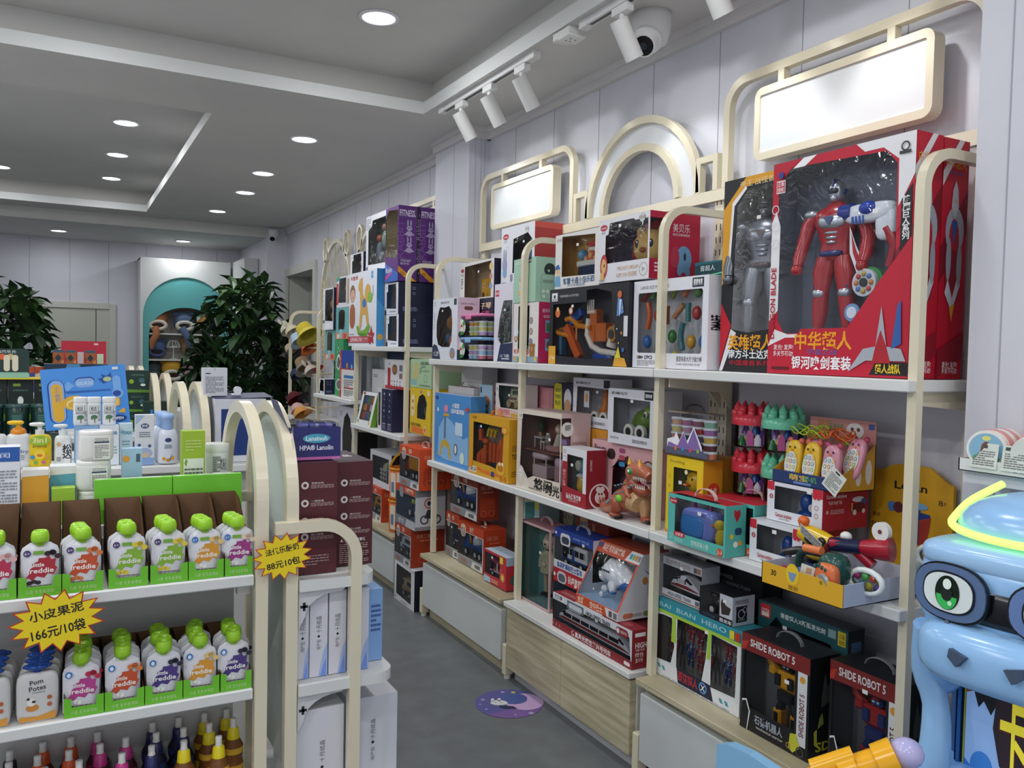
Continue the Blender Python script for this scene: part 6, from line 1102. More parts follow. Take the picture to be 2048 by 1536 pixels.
RS('rocking_toy_box', 'very large white box with a printed giraffe rocking toy and a child', 'toy box', 1.945, 5.56, 6.19, ZT, .545, .055, '#e2e4ec', sc='#2f86c4', front='C .84 .93 .05 #3a98d8;T .84 .93 .03 #e8f4fc .1 大号;TB .24 .93 .045 #b8402c .2 益米;C .1 .93 .025 #b8402c;E .14 .72 .1 .12 #8a6a50;E .145 .69 .08 .085 #e0b094;E .16 .665 .015 .012 #a8403a;R .04 .24 .2 .34 #a8643c .3;S .88 .72 .03 #444 0 木马滑梯'.replace('木马滑梯', '木马安全')+';P #d8a850 .42 .9 .5 .92 .52 .7 .66 .6 .72 .42 .76 .26 .7 .24 .62 .42 .52 .42 .46 .22 .4 .24 .44 .5 .42 .72 .36 .76 .36 .82;E .7 .7 .1 .12 #d8a850;E .78 .64 .08 .07 #8ab84a;E .58 .57 .07 .06 #3a78c0;P #7ab040 .3 .26 .36 .16 .55 .11 .7 .14 .8 .26 .74 .3 .6 .22 .45 .2 .36 .28;P #5a8a2a .36 .18 .42 .14 .6 .13 .7 .16 .6 .17 .45 .17;R .0 .045 .76 .085 #b82838;TB .3 .087 .06 #f4e0e0 .44 LEARNING FUN;T .64 .1 .025 #f4e0e0 .2 音乐小鹿摇摇马;T .64 .065 .018 #f4e0e0 .18 Rocking Horse Glide;P #b82838 .74 .06 .8 .02 .85 .06 .92 .03 .9 .12 .95 .17 .88 .18 .84 .27 .8 .18 .73 .17 .78 .12;T .84 .13 .025 #f4e0e0 .06 2in1;B .03 .15 .2 .02 1 #889', side='P #4aa0dc 0 0 1 0 1 .5 0 .62;C .5 .12 .04 #d8a850')
def fit(xf, lab):
    return RS('fitness_toy_box', lab, 'toy box', xf, 5.275, 5.52, ZT+.442, .505, .155, '#5a2878', tc='#6a3888', inner='#a8925a', win='.0 .34 .96 .3 .96 .94 .2 .97 .0 .86', fn=lambda t, Wd, D, H: part('plush_rabbit', t, lambda mb: (mb.sq((.15, .08, .2), (.04, .04, .05), '#c8a8a0:p'), mb.sq((.15, .08, .28), .035, '#d0c0c4:p'), mb.tube([(.14, .08, .3), (.13, .08, .37)], .012, '#c8b8c0:p'))),
      front='P #3a6ac0 0 0 1 0 1 .1 0 .26;TB .3 .16 .07 #d8d0e0 .5 Robit;P #c84aa0 .0 .02 .5 .1 .5 .14 0 .08',
      side='TB .42 .9 .085 #d8cce0 .74 FITNESS.;V .1 .55 .1 #7a4a98 .5 RABBIT;R .86 0 .14 1 #16121e;V .93 .5 .06 #8a7a98 .8 - Robot - Rabbit -;E .5 .63 .15 .035 #b0a0c4;E .5 .62 .24 .014 #b0a0c4;E .5 .7 .13 .032 #b0a0c4;E .43 .77 .035 .045 #b0a0c4;E .57 .77 .035 .045 #b0a0c4;E .5 .41 .15 .035 #b0a0c4;E .5 .4 .24 .014 #b0a0c4;E .5 .48 .13 .032 #b0a0c4;E .43 .55 .035 .045 #b0a0c4;E .57 .55 .035 .045 #b0a0c4;C .46 .705 .007 #3a1850;C .54 .705 .007 #3a1850;C .46 .485 .007 #3a1850;C .54 .485 .007 #3a1850;T .35 .27 .035 #d8cce0 .46 FITNESS RABBIT;T .3 .23 .022 #d8cce0 .42 健身兔;P #e09a28 .0 .2 .86 .0 .7 -.0 .5 .0 .0 .12;T .3 .1 .045 #2a1a10 .36 ESS - R')
fit(1.99, 'purple rabbit toy box at the top of the stack, front of the pair'); fit(2.147, 'purple rabbit toy box behind the front purple box, partly hidden by the pilaster')
RS('doll_window_box', 'tall white window box with pastel dolls beside the purple boxes', 'toy box', 2.0, 5.55, 5.97, ZT+.548, .405, .14, '#e0e1e6', inner='#5a5c62', win='.12 .12 1 .1 1 .9 .34 .9 .3 .8 .12 .74', front='B .03 .76 .22 .2 6 #889;P #4a5a80 .02 .0 .14 .0 .1 .1 .03 .08', fn=lambda t, Wd, D, H: [part('toy_doll', t, lambda mb: (mb.sq((x, .06, z), (.04, .03, .07), c), mb.sq((x, .06, z+.09), .03, c2))) for x, z, c, c2 in ((.15, .15, '#8a9aa8:g', '#c0604a:g'), (.26, .22, '#8aa898:g', '#a87a6a:g'), (.33, .1, '#d0806a:g', '#e0d0c0:g'))])
navy_bear('small navy and white bear box behind the rocking toy box, next to the arch', 2.1, 6.33, 6.66, ZT+.548, .2, .16)
B4 = 1.213
RS('green_dinosaur_box', 'tall green box with white cut-out dinosaur shapes', 'toy box', 2.0, 6.50, 6.72, B4, .462, .12, '#3a9a64', sc='#2f8a58', front='P #e8eee8 .2 .5 .5 .45 .7 .6 .6 .72 .4 .74 .2 .65;P #5a6468 .25 .52 .48 .48 .64 .6 .5 .7 .3 .66;E .5 .2 .35 .1 #e8eee8;E .5 .2 .28 .08 #5a7a68;C .4 .85 .02 #e8eee8;C .6 .8 .02 #e8eee8;C .3 .78 .015 #e8eee8')
RS('red_spine_box', 'white catalogue-like box with a red lettered spine and blue castle top', 'toy box', 1.97, 6.10, 6.49, B4, .375, .05, '#dcdad8', sc='#cfcac6', front='R .0 0 .12 1 #c03024;V .06 .5 .05 #e8c8c0 .7 安全电动火车轨道;R .12 .62 .88 .38 #24489c;C .5 .68 .06 #d8862a;C .8 .66 .05 #8ac0d0;R .12 .6 .88 .02 #c03024;R .3 .42 .6 .06 #3a78b8;R .3 .2 .6 .03 #b03a30;B .3 .24 .6 .16 4 #888;B .3 .04 .6 .14 4 #888')
navy_bear('small white and navy bear box at the left end of the higher shelf', 1.96, 6.88, 7.05, B4, .125, .12)
RS('grey_window_box', 'grey white window box with a hanging bear, behind the small navy box', 'toy box', 2.09, 6.80, 7.1, B4, .29, .12, '#dcdee4', inner='#7a7874', win='.14 .05 .86 .05 .86 .95 .14 .95', fn=bear_small)
def tealb(lab, y0, y1, z, h): return RS('teal_window_box', lab, 'toy box', 2.02, y0, y1, z, h, .14, '#6fb0ae', tc='#4a8886', inner='#566064', win='.22 .3 .72 .3 .72 .86 .6 .93 .34 .93 .22 .86', front='R 0 0 1 .2 #d08a70;R .1 .02 .2 .14 #e8d0b8;R .62 .02 .24 .15 #c84a3a;P #9ac0d0 .3 .04 .5 .02 .55 .3 .35 .32;T .3 .95 .03 #2a6a98 .3 play', fn=lambda t, Wd, D, H: part('toy_set', t, lambda mb: (mb.sq((Wd*.5, .05, H*.5), (.04, .03, .05), '#a84a48:g'), mb.sq((Wd*.45, .05, H*.34), (.03, .03, .03), '#a8c0c8:g'))))
tealb('teal window box, lower left of the two, above the grey window box', 6.80, 7.09, B4+.292, .25); tealb('teal window box, upper right of the two', 6.44, 6.78, B4+.465, .255)
RS('bear_rocket_box', 'white and navy window box with two yellow ears, at the left top of the stack', 'toy box', 2.0, 6.79, 7.09, B4+.544, .35, .14, '#dcdee8', sc='#1c2038', inner='#40424a', fn=bear_small, win='.18 .22 .95 .2 .95 .97 .18 .97', front='R .02 .85 .14 .12 #e8e8f0;C .08 .2 .05 #222;R .2 .02 .7 .14 #e8e8f0')
RS('white_teal_box', 'white window box with a red edge strip above the upper teal box', 'toy box', 2.02, 6.40, 6.77, B4+.722, .25, .13, '#d8dade', inner='#8a9094', fn=bear_small, win='.14 .16 .7 .14 .7 .95 .2 .95', front='P #3a9a8a 0 .86 .24 .9 .24 1 0 1;R .0 .1 .14 .7 #c04040;V .07 .45 .06 #f0d0d0 .5 STREET;R .78 .1 .2 .8 #b89a88')
RS('kitchen_toy_box', 'white and dark red box with a printed birdcage, on top of the two navy boxes', 'toy box', 1.99, 5.10, 5.50, 1.335, .198, .12, '#d8d6da', sc='#c8c4c8', front='R .04 0 .96 .1 #a82430;P #a82430 .16 .1 .3 .1 .3 .7 .16 .72;R .3 .1 .7 .86 #dcdade .12;C .24 .85 .04 #888;E .5 .66 .12 .18 #6a5038;E .5 .66 .09 .12 #a87048;R .72 .62 .14 .2 #6a7480;R .72 .36 .14 .18 #8a6a60;C .38 .26 .035 #556;C .5 .26 .035 #556;C .62 .26 .035 #a43;C .76 .26 .035 #556;C .38 .14 .03 #a65;C .5 .14 .03 #a32;C .62 .14 .03 #655;C .76 .14 .03 #334')
def navy2(y0, y1, lab, w=''):
    return RS('navy_slim_box', lab, 'toy box', 1.965, y0, y1, 1.042, .288, .1, '#1e2044' if not w else '#d0d2d8', tc='#c8b8c8', inner='#7a7a7a', win=w, fn=bear_small if w else None, front='' if w else 'C .5 .88 .03 #dde;C .5 .74 .02 #aab;C .5 .6 .02 #aab;C .5 .48 .025 #dde;C .5 .34 .02 #aab;TB .5 .17 .03 #c8c8d8 .7 小米兔玩具;B .15 .04 .7 .1 3 #8a8ab0')
navy2(5.385, 5.475, 'slim navy box with white icons, left of the pair'); navy2(5.275, 5.375, 'slim navy box with white icons, right of the pair'); navy2(5.49, 5.56, 'slim white window box beside the navy pair', '.2 .1 .8 .1 .8 .9 .2 .9')
def tilt_box():
    t = RS('tile_toy_box', 'white and green window box leaning back with colourful tiles', 'toy box', 1.945, 5.66, 5.98, 1.042, .25, .04, '#e0e2e4', sc='#6a9a2a', fn=lambda t, Wd, D, H: [part('toy_tile', t, lambda mb: mb.bev(.05+.07*i, .012, .05+.06*j, .11+.07*i, .025, .1+.06*j, ['#d8562a:g', '#e8923a:g', '#2f6ab0:g', '#8a1c30:g', '#5a9a3a:g', '#dfe4ea:g'][(i*2+j) % 6])) for i in range(3) for j in range(3)], inner='#b8bcc0', win='.14 .16 .86 .16 .86 .9 .14 .9', front='E .14 .95 .08 .04 #a03030;C .1 .1 .05 #7ab040;C .85 .1 .05 #c8b050')
    t.rotation_euler = (-.22, 0, NR); return t
tilt_box()
RS('white_curved_box', 'white carton with a beige printed curve behind the leaning tile box', 'toy box', 2.08, 5.70, 6.02, 1.042, .41, .1, '#d4d5d8', front='P #c8b890 .2 0 .5 .6 .9 .75 .9 0;B .1 .85 .3 .06 2 #778'); RS('castle_picture_box', 'dark blue box with orange printed pictures below the upper shelf', 'toy box', 2.19, 5.55, 6.0, 1.042, .545, .08, '#1c3054', front='C .3 .8 .04 #c86a2a;C .5 .78 .05 #a84a2a;C .75 .8 .04 #b8502a;B .2 .88 .5 .08 3 #4a6a98')
RS('yellow_animal_box', 'yellow window box with a grey toy animal behind the front post', 'toy box', 1.985, 4.66, 5.0, 1.072, .29, .2, '#e0bc20', inner='#6a6c60', fn=lambda t, Wd, D, H: part('toy_animal', t, lambda mb: (mb.sq((.19, .06, .14), (.05, .04, .05), '#5a6064:g'), mb.sq((.2, .055, .2), (.03, .03, .03), '#5a6064:g'))), win='.36 .34 .76 .34 .82 .7 .72 .84 .6 .88 .44 .82 .36 .6', front='R .06 .36 .16 .5 #e8d8b0 .2;C .14 .7 .04 #b85a2a;C .14 .55 .04 #c87a3a;P #4a7ab8 .5 .9 .58 .9 .54 .98;TB .3 .2 .06 #3a2a0a .5 COCKTABLE;P #e07a28 .1 .02 .7 .02 .8 .14 .1 .16;O .74 .12 .08 .02 #f0e8c0;R .85 .86 .1 .1 #e8e0c8', side='VB .3 .6 .1 #2a2410 .5 GOOD;C .6 .2 .1 #c84a2a;E .6 .5 .2 .1 #8a3020')
RS('mint_children_box', 'pale green lettered box with a yellow picture, on top of the yellow animal box', 'toy box', 1.985, 4.66, 5.0, 1.364, .18, .2, '#a8c8a0', front='P #c8bc7a .1 .3 .3 .25 .4 .5 .36 .85 .2 .9;R 0 .1 .3 .2 #8ab8b0;TB .68 .86 .1 #3a4a38 .4 CHILDREN;T .62 .74 .06 #3a4a38 .24 儿童玩具;B .46 .5 .1 .2 4 #5a6a58;E .75 .6 .16 .04 #8aa884;O .74 .34 .14 .012 #6a8a64;B .45 .06 .5 .08 1 #6a7a68')
RS('support_carton', 'plain pale carton under the yellow animal box behind the floor stack', 'carton', 2.125, 4.70, 5.0, .001, 1.069, .085, '#b8b4ac')
# lower level past the pilaster
def tin(z, lab, handle):
    t = thing('toy_bucket', lab, 'toy tub', (2.02, 5.215, z), -.6, 'orange toy buckets'); r = .083
    mb = MB(); mb.lathe([(0, .002), (r*.96, .002), (r*.97, .01), (r, .2), (0, .2)], '#d86e24', n=28)
    for a0, a1, c, z0, z1 in ((-2.4, -1.85, '#e4dcc8', .02, .18), (-1.75, -1.25, '#e6dccc', .09, .185), (-1.0, -.8, '#e0dcd8', .02, .185), (-.94, -.86, '#3a68a8', .05, .15), (-1.7, -1.3, '#e8a878', .05, .075), (-2.3, -2.0, '#5a88b0', .05, .12)):
        n = 6; v = [((r*(.97+.03*zz/.2)+.0012*(1+(c != '#e0dcd8')*.4))*f(a0+(a1-a0)*i/n) if 0 else 0, 0, 0) for zz in () for i in ()]
        v = [((r*(.97+.03*zz/.2)+(.002 if c == '#3a68a8' or c == '#5a88b0' else .0012))*q(a0+(a1-a0)*i/n) if q else zz) for zz in (z0, z1) for i in range(n+1) for q in (cos, sin, None)]
        v = [tuple(v[k:k+3]) for k in range(0, len(v), 3)]; mb.add(v, [(i, i+1, n+2+i, n+1+i) for i in range(n)], c)
    mb.build('tub_body', t)
    part('rim', t, lambda m: m.lathe([(r, .195), (r*1.08, .2), (r*1.08, .212), (r*.98, .214), (r*.96, .2)], '#d88820:g', n=28))
    if handle: part('handle', t, lambda m: m.sweep([(-r, 0, .205), (-r*.8, -.02, .24), (-r*.5, -.03, .28), (-r*.1, -.035, .31), (r*.4, -.03, .3), (r*.8, -.015, .25), (r, 0, .205)], .014, .006, (0, 1, .15), '#e0a82a:g'))
tin(.386, 'orange and white toy bucket, lower of two stacked past the pilaster', 0); tin(.386+.216, 'orange toy bucket with raised yellow handle, upper of two', 1)
veh('toy_truck_box', 'red topped window box with a yellow truck beside the orange buckets', 1.98, 5.50, 5.76, .386, .235, .15, 'police', '#e0a01e:g', '#222', '校车')
RS('music_sorter_box', 'white and navy window box with a musical animal sorter toy', 'toy box', 2.0, 5.36, 5.80, .623, .25, .25, '#d4d5dc', sc='#1a1a2c', tc='#c8c9d0', handle='#d0d0d4', inner='#5a5e62', fn=lambda t, Wd, D, H: part('sorter_toy', t, lambda mb: (mb.sq((.24, .07, .13), (.1, .05, .05), '#c8c8a8:g'), mb.sq((.3, .06, .14), (.05, .04, .045), '#5a8aa0:g'), [mb.bev(.15+.05*i, .02, .04, .185+.05*i, .03, .13, '#dcd8d0:g') for i in range(3)], [mb.sq((.168+.05*i, .018, .11-.03*j), (.01, .004, .01), '#3a4a5a:g') for i in range(3) for j in range(3)])), win='.1 .2 .88 .18 .88 .86 .1 .86')
RS('white_window_box', 'tall white oval-window box with a plush toy below the small leaning shelf', 'toy box', 2.0, 6.22, 6.6, .70, .44, .2, '#d0d2da', sc='#14151c', inner='#8a8a92', fn=bear_small, win='.3 .16 .9 .16 .95 .5 .8 .8 .6 .9 .4 .8 .28 .5', front='B .08 .8 .2 .12 4 #889;P #333 .02 .02 .12 .02 .08 .1 .03 .08')
RS('bicycle_toy_box', 'white box with a looped white handle cord below the tall oval-window box', 'toy box', 2.0, 6.15, 6.75, .386, .31, .2, '#d4d6d8', tc='#2a2c30', front='E .3 .5 .1 .2 #3a8a5a;P #c86a3a .5 .3 .8 .3 .8 .6 .5 .6', handle='#e8e8ea')

# ------------------------------------------------------------------ hat display at the far end of the shelving
def hat(kind, lab, x, y, z, c, c2, s=1.0, rz=0, tilt=0):
    s *= .68; t = thing('toddler_hat' if kind != 'cap' else 'toddler_beanie', lab, 'hat', (x, y, z), rz, 'small hats on the far rack'); t.rotation_euler = (.1, .75, rz+1.0); r = .1*s
    if kind == 'bucket':
        part('crown', t, lambda mb: mb.lathe([(0, .13*s), (r*.5, .128*s), (r*.72, .115*s), (r*.85, .06*s), (r*.95, .02*s)], c, n=20)); part('brim', t, lambda mb: mb.lathe([(r*.95, .022*s), (r*1.15, .0), (r*1.42, -.035*s), (r*1.4, -.038*s), (r*.9, .0)], c2, n=20))
    else:
        part('crown', t, lambda mb: mb.lathe([(0, .11*s), (r*.5, .1*s), (r*.85, .06*s), (r*.98, 0)], c, n=20)); part('visor', t, lambda mb: mb.sq((-.08*s, -.05*s, 0), (.08*s, .07*s, .006), c2, 1, 14))
    if kind == 'ear': 
        for q in (-1, 1): part('ear', t, lambda mb: mb.sq((0, q*r*.55, .15*s), (.012, .02, .04), c))
    return t
for a in [('ear', 'grey white bucket hat at the top left of the hat rack', 2.0, 8.32, 1.76, '#c8c8b8:p', '#d0cfc0:p', 1.15), ('ear', 'beige bucket hat with two loops, second from the top left of the rack', 1.98, 8.05, 1.74, '#cfc6a8:p', '#dcd4b8:p', 1.1), ('bucket', 'pale blue bucket hat in the top row of the rack', 1.96, 7.76, 1.66, '#a8c4dc:p', '#b8ccd8:p', .95),
          ('bucket', 'yellow bucket hat in the top row, nearest the toy boxes', 1.95, 7.4, 1.72, '#cdb838:p', '#d8c850:p', 1.3), ('bucket', 'orange bucket hat tucked under the yellow one', 2.0, 7.56, 1.60, '#dc6a34:p', '#e07a40:p', .9), ('bucket', 'cream hat with a dark striped brim, under the grey white hat', 2.02, 8.22, 1.56, '#b8a890:p', '#4a4038:p', 1.0),
          ('bucket', 'dusty brown tall hat hanging in the second row', 2.02, 7.75, 1.42, '#a08468:p', '#8a8a84:p', 1.2), ('cap', 'navy and yellow cap hanging in the second row', 2.0, 7.95, 1.33, '#2a3450:p', '#c8a040:p', 1.0), ('ear', 'white plush rabbit hat with a red ornament', 2.0, 7.42, 1.38, '#cfc2b4:p', '#b83030:p', 1.0),
          ('cap', 'dark red knitted cap in the third row', 2.0, 8.0, 1.09, '#5a1420:p', '#2a1a1e:p', 1.25), ('cap', 'pink cap in the third row', 1.98, 7.82, 1.01, '#d0a8a0:p', '#c89890:p', 1.0), ('cap', 'orange yellow cap in the third row', 1.96, 7.6, .98, '#d89a50:p', '#c8864a:p', 1.15), ('cap', 'peach cap at the bottom, above the purple display box', 1.96, 7.9, .72, '#c8805a:p', '#a8b0b4:p', 1.1)]: hat(*a, rz=1.2)
def rack():
    t = thing('hat_rack', 'cream metal wall arms and rods holding small hats', 'rack', (2.0, 8.0, 1.0))
    for z in (.78, .72, 1.05, 1.36): 
        if z == .72: continue
        part('hanging_rod', t, lambda mb: mb.tube([(0, -.78, z-1), (0, .35, z-1)], .008, '#d8cfb4:g')); part('wall_arm', t, lambda mb: mb.tube([(0, -.4, z-1), (.3, -.4, z-1)], .008, '#d8cfb4:g'))
    part('top_rod', t, lambda mb: mb.tube([(0, -.78, .6), (0, .35, .6)], .008, '#d8cfb4:g'))
rack()

# ------------------------------------------------------------------ island gondolas on the left
def GS(name, lab, cat, x0, x1, y, z, h, D, col, rz=0, **k): return carton(name, lab, cat, (x0, y, z), (x1-x0, D, h), rz, col, **k)
def crv(P, k=5):
    P = [Vector(p) for p in P]; out = []
    for i in range(len(P)-1):
        a, b, c, d = P[max(i-1, 0)], P[i], P[i+1], P[min(i+2, len(P)-1)]
        for j in range(k):
            t = j/k; out.append(.5*((2*b)+(c-a)*t+(2*a-5*b+4*c-d)*t*t+(3*b-a-3*c+d)*t**3))
    return out+[P[-1]]
def arch_frame(mb, x, y0, y1, zb, zc, ry, rz_, w=.032, d=.03):
    c = (y0+y1)/2; mb.sweep([(x, y0, zb), (x, y0, zc)]+[(x, c-(c-y0)*cos(math.radians(a)), zc+rz_*sin(math.radians(a))) for a in range(4, 177, 4)]+[(x, y1, zc), (x, y1, zb)], w, d, (1, 0, 0), CRE)
def gondola(y0, xl, lab, shelves, deck, xa=.445, xb=.52, D=.53, end=True, zb=.0):
    t = thing('island_shelving', lab, 'shelving unit'); y1 = y0+D
    for z, ya, yb in shelves: part('shelf_board', t, lambda mb: mb.bev(xl, ya, z-.028, xa-.018, yb, z, WHT, .003))
    part('back_panel', t, lambda mb: mb.box(xl, (y0+y1)/2+.0, .12, xa-.02, (y0+y1)/2+.008, max(deck-.03, .5), '#b9b8b6'))
    part('base', t, lambda mb: mb.box(xl, y0+.03, 0, xa-.02, y1-.03, .12, '#c8c7c2'))
    part('arch_frame', t, lambda mb: arch_frame(mb, xa, y0+.015, y1-.015, zb, 1.2, 0, .235)); part('arch_frame', t, lambda mb: arch_frame(mb, xb, y0+.015, y1-.015, zb, 1.2, 0, .235))
    def pan(mb):
        mb.T = Matrix(((0, 0, 1, xb-.004), (1, 0, 0, 0), (0, 1, 0, 0), (0, 0, 0, 1))); c = (y0+y1)/2; mb.prism([(y0+.03, .5), (y1-.03, .5)]+[(c+(D/2-.03)*cos(math.radians(a)), 1.2+.22*sin(math.radians(a))) for a in range(0, 181, 12)], .006, '#c2cac6')
    part('frosted_panel', t, pan)
    part('shelf_bracket', t, lambda mb: mb.box(xa-.05, y0+.05, shelves[0][0]-.06, xa-.02, y0+.08, shelves[0][0]-.028, '#d0ceca'))
    return t
gondola(2.095, -1.5, 'near cream island shelving with pouches and drink bottles', [(1.032, 2.1, 2.375), (.744, 2.1, 2.375), (.43, 2.1, 2.375), (1.128, 2.39, 2.62), (.744, 2.39, 2.62)], 1.128)
gondola(3.36, -1.6, 'second cream island shelving, carrying bottles and baby care boxes', [(1.148, 3.32, 3.9), (.8, 3.38, 3.9)], 1.148, .43, .50)
gondola(4.45, -1.7, 'third cream island shelving, carrying dark green packs', [(1.147, 4.46, 5.0), (.8, 4.48, 5.0)], 1.147, .43, .49)
gondola(6.0, -1.7, 'farthest cream island shelving, mostly hidden', [(1.3, 5.5, 6.4), (.8, 6.0, 6.5)], 1.3, .43, .49)
def endcap(y0, lab, xb=.535, xo=.685, shelves=((1.006, .745), (.735, .80), (.386, .86))):
    t = thing('end_shelving', lab, 'shelving unit')
    for z, x1 in shelves:
        def f(mb):
            pts = [(xb+.003, y0-.01), (x1-.05, y0-.01)]+[(x1-.05+.05*cos(math.radians(a)), y0+.04+.05*sin(math.radians(a))) for a in range(-75, 1, 15)]+[(x1, y0+.53), (xb+.003, y0+.53)]
            mb.prism(pts, .028, WHT, w=z-.028)
        part('shelf_board', t, f)
        def g(mb):
            mb.T = Matrix(((1, 0, 0, 0), (0, 0, -1, y0+.012), (0, 1, 0, 0), (0, 0, 0, 1))); q = [(xb+.004, z-.03), (xo-.02, z-.03), (xo-.03, z-.04)]+[(xo-.04-(xo-xb-.06)*sin(math.radians(a)), z-.04-.06*(1-cos(math.radians(a)))) for a in range(10, 91, 16)]+[(xb+.004, z-.13)]
            mb.prism(q, .005, '#d6d6d8'); mb.poly(rrect(xb+.008, z-.075, .02, .007, 0), '#222', .006); mb.poly(rrect(xb+.0145, z-.0825, .007, .022, 0), '#222', .006)
        part('shelf_bracket', t, g)
    for y in (y0+.0, y0+.5): part('corner_post', t, lambda mb: mb.sweep([(xo, y, 0)]+arc((xo-.09, y, 1.145-.09), .09, 0, 90, (0, 2))+[(xb-.06, y, 1.145)], .029, .029, (0, 1, 0), CRE))
    part('base_box', t, lambda mb: mb.box(xb+.02, y0+.05, .0, .82, y0+.52, .3, '#d4d4d2'))
endcap(2.095, 'cream end shelving of the near island with rounded posts, holding boxes')
t = thing('end_shelving', 'white end shelf of the second island under the white and blue machine box', 'shelving unit')
part('shelf_board', t, lambda mb: mb.bev(.52, 3.33, 1.112, .78, 3.9, 1.14, WHT, .003)); part('base_box', t, lambda mb: mb.box(.53, 3.4, 0, .76, 3.88, 1.11, '#d0d0ce'))
# endcap goods
MAR = ('TB .5 .0 .02 #531a22 0 .;' + ''.join('C .22 %.3f .034 #e4dcd8;C .22 %.3f .016 #531a22;B .36 %.3f .56 .035 3 #b89a98;T .52 %.3f .014 #e4dcd8 .3 %s;' % (z, z, z-.03, z+.018, w) for z, w in ((.80, '智能加热'), (.64, '一键按摩'), (.48, '模式记忆'), (.34, '安心材质'))))
GS('breast_pump_box', 'maroon carton with white round icons, left of the pair behind the rounded post', 'box', .536, .646, 2.135, 1.008, .293, .25, '#561c24', front=MAR+'B .2 .08 .6 .1 4 #a08080', tc='#3a2430')
GS('breast_pump_box', 'maroon carton with a warning text block, right of the pair', 'box', .656, .76, 2.18, 1.008, .285, .25, '#521a22', front=MAR+'P #e4dcd8 .12 .235 .2 .235 .16 .265;TB .55 .25 .025 #e4dcd8 .5 使用注意事项;B .1 .03 .8 .19 10 #b09090', top='R .05 .1 .9 .8 #3a2a34;TB .5 .5 .12 #e8e4e4 .5 产品', tc='#4a2430')
def lans(t, Wd, D, H):
    def f(mb):
        for i in range(3): mb.bev(.02+.03*i, .01, H-.03, .07+.03*i, D-.02, H+.018-.003*i, '#c8cce4:c', .004)
        for i in range(3): mb.bev(.025+.03*i, .015, H-.03, .06+.03*i, D-.03, H+.008, ['#a8a0cc:g', '#e0e0ea:g', '#b8a8d0:g'][i], .004)
    part('small_pack', t, f); part('raised_flap', t, lambda mb: mb.add([(-.001, .0, H*.9), (-.001, D, H*.9), (-.03, D, H+.075), (-.032, .0, H+.07)], [(0, 1, 2, 3)], '#4a5078'))
GS('lanolin_display_box', 'open purple blue counter display box on top of the maroon cartons', 'display box', .528, .664, 2.17, 1.304, .086, .1, '#2a2a6c', fn=lans, win='', twin='.02 .02 .96 .96 .0', film='#ffffff:c', inner='#3a3a70', front='R 0 0 1 .09 #c86ab0;E .52 .66 .27 .14 #4aa8c4;TB .52 .66 .14 #e8f4f8 .42 Lansinoh;TB .52 .38 .15 #e8e8f4 .66 HPA® Lanolin;T .9 .045 .05 #f0d0e8 .12 12 x 10')
for i, (a, b, l) in enumerate(((.54, .572, 'first'), (.575, .622, 'second'), (.626, .672, 'third'), (.677, .735, 'fourth'))):
    GS('white_spine_box', 'slim white pearly box on the middle end shelf, %s from the left' % l, 'box', a, b, 2.125, .737, .222, .22, '#d9d9e2', front='V .5 .62 .05 #555 .2 十月结晶;C .5 .48 .015 #222;V .5 .38 .04 #777 .12 待产包;P #a8bce8 .5 0 1 0 1 .4 .8 .3;P #7a9ae4 .6 0 .95 0 .9 .22', group='white boxes on the middle end shelf')
GS('blue_maternity_box', 'light blue carton at the right end of the middle end shelf', 'box', .742, .79, 2.17, .737, .2, .24, '#86aee0', sc='#78a0d4', front='B .3 .4 .6 .4 6 #3a5a9a', side='B .1 .3 .3 .5 8 #3a5a9a')
GS('large_white_box', 'large white pearly box on the bottom end shelf, behind the rounded post', 'box', .54, .668, 2.12, .388, .265, .25, '#dcdce2', front='V .55 .56 .04 #555 .22 十月结晶;C .55 .4 .015 #222;V .55 .28 .035 #777 .14 待产包'); GS('large_white_box', 'large white pearly box on the bottom end shelf, beyond the rounded post', 'box', .706, .85, 2.2, .388, .235, .3, '#d8dae2', front='V .5 .6 .045 #555 .24 十月结晶;C .5 .44 .018 #222;V .5 .3 .04 #777 .16 待产包')
def star(x, z, y, rx, rz_, t1, t2, lab, s1, s2):
    mb = MB(); n = 15; mb.T = Matrix.Translation((0, 0, 0)) @ FR(0, 0, 0) @ Matrix.Rotation(.1, 4, 'Z')
    def P(k): return [((rx if i % 2 == 0 else rx*.72)*k*cos(PI*i/n+.1), (rz_ if i % 2 == 0 else rz_*.72)*k*sin(PI*i/n+.1)) for i in range(2*n)]
    mb.prism(P(1), .0012, '#c42a1c'); mb.poly(P(.94), '#f4d81c', .0015); mb.text(t1, 0, rz_*.3, s1, '#1c1a18', .0018, rx*1.1, 3, .02); mb.text(t2, 0, -rz_*.28, s2, '#1c1a18', .0018, rx*1.1, 3, .02)
    mb.build('price_sign', None, (x, y, z), label=lab, category='price sign')
star(-.003, .985, 2.066, .097, .07, '小皮果泥', '166元/10袋', 'yellow starburst price sign with the larger number, on the pouch shelf edge', .017, .02); star(.49, 1.078, 2.072, .076, .06, '法优乐酸奶', '88元10包', 'smaller yellow starburst price sign on the end frame of the near island', .013, .015)

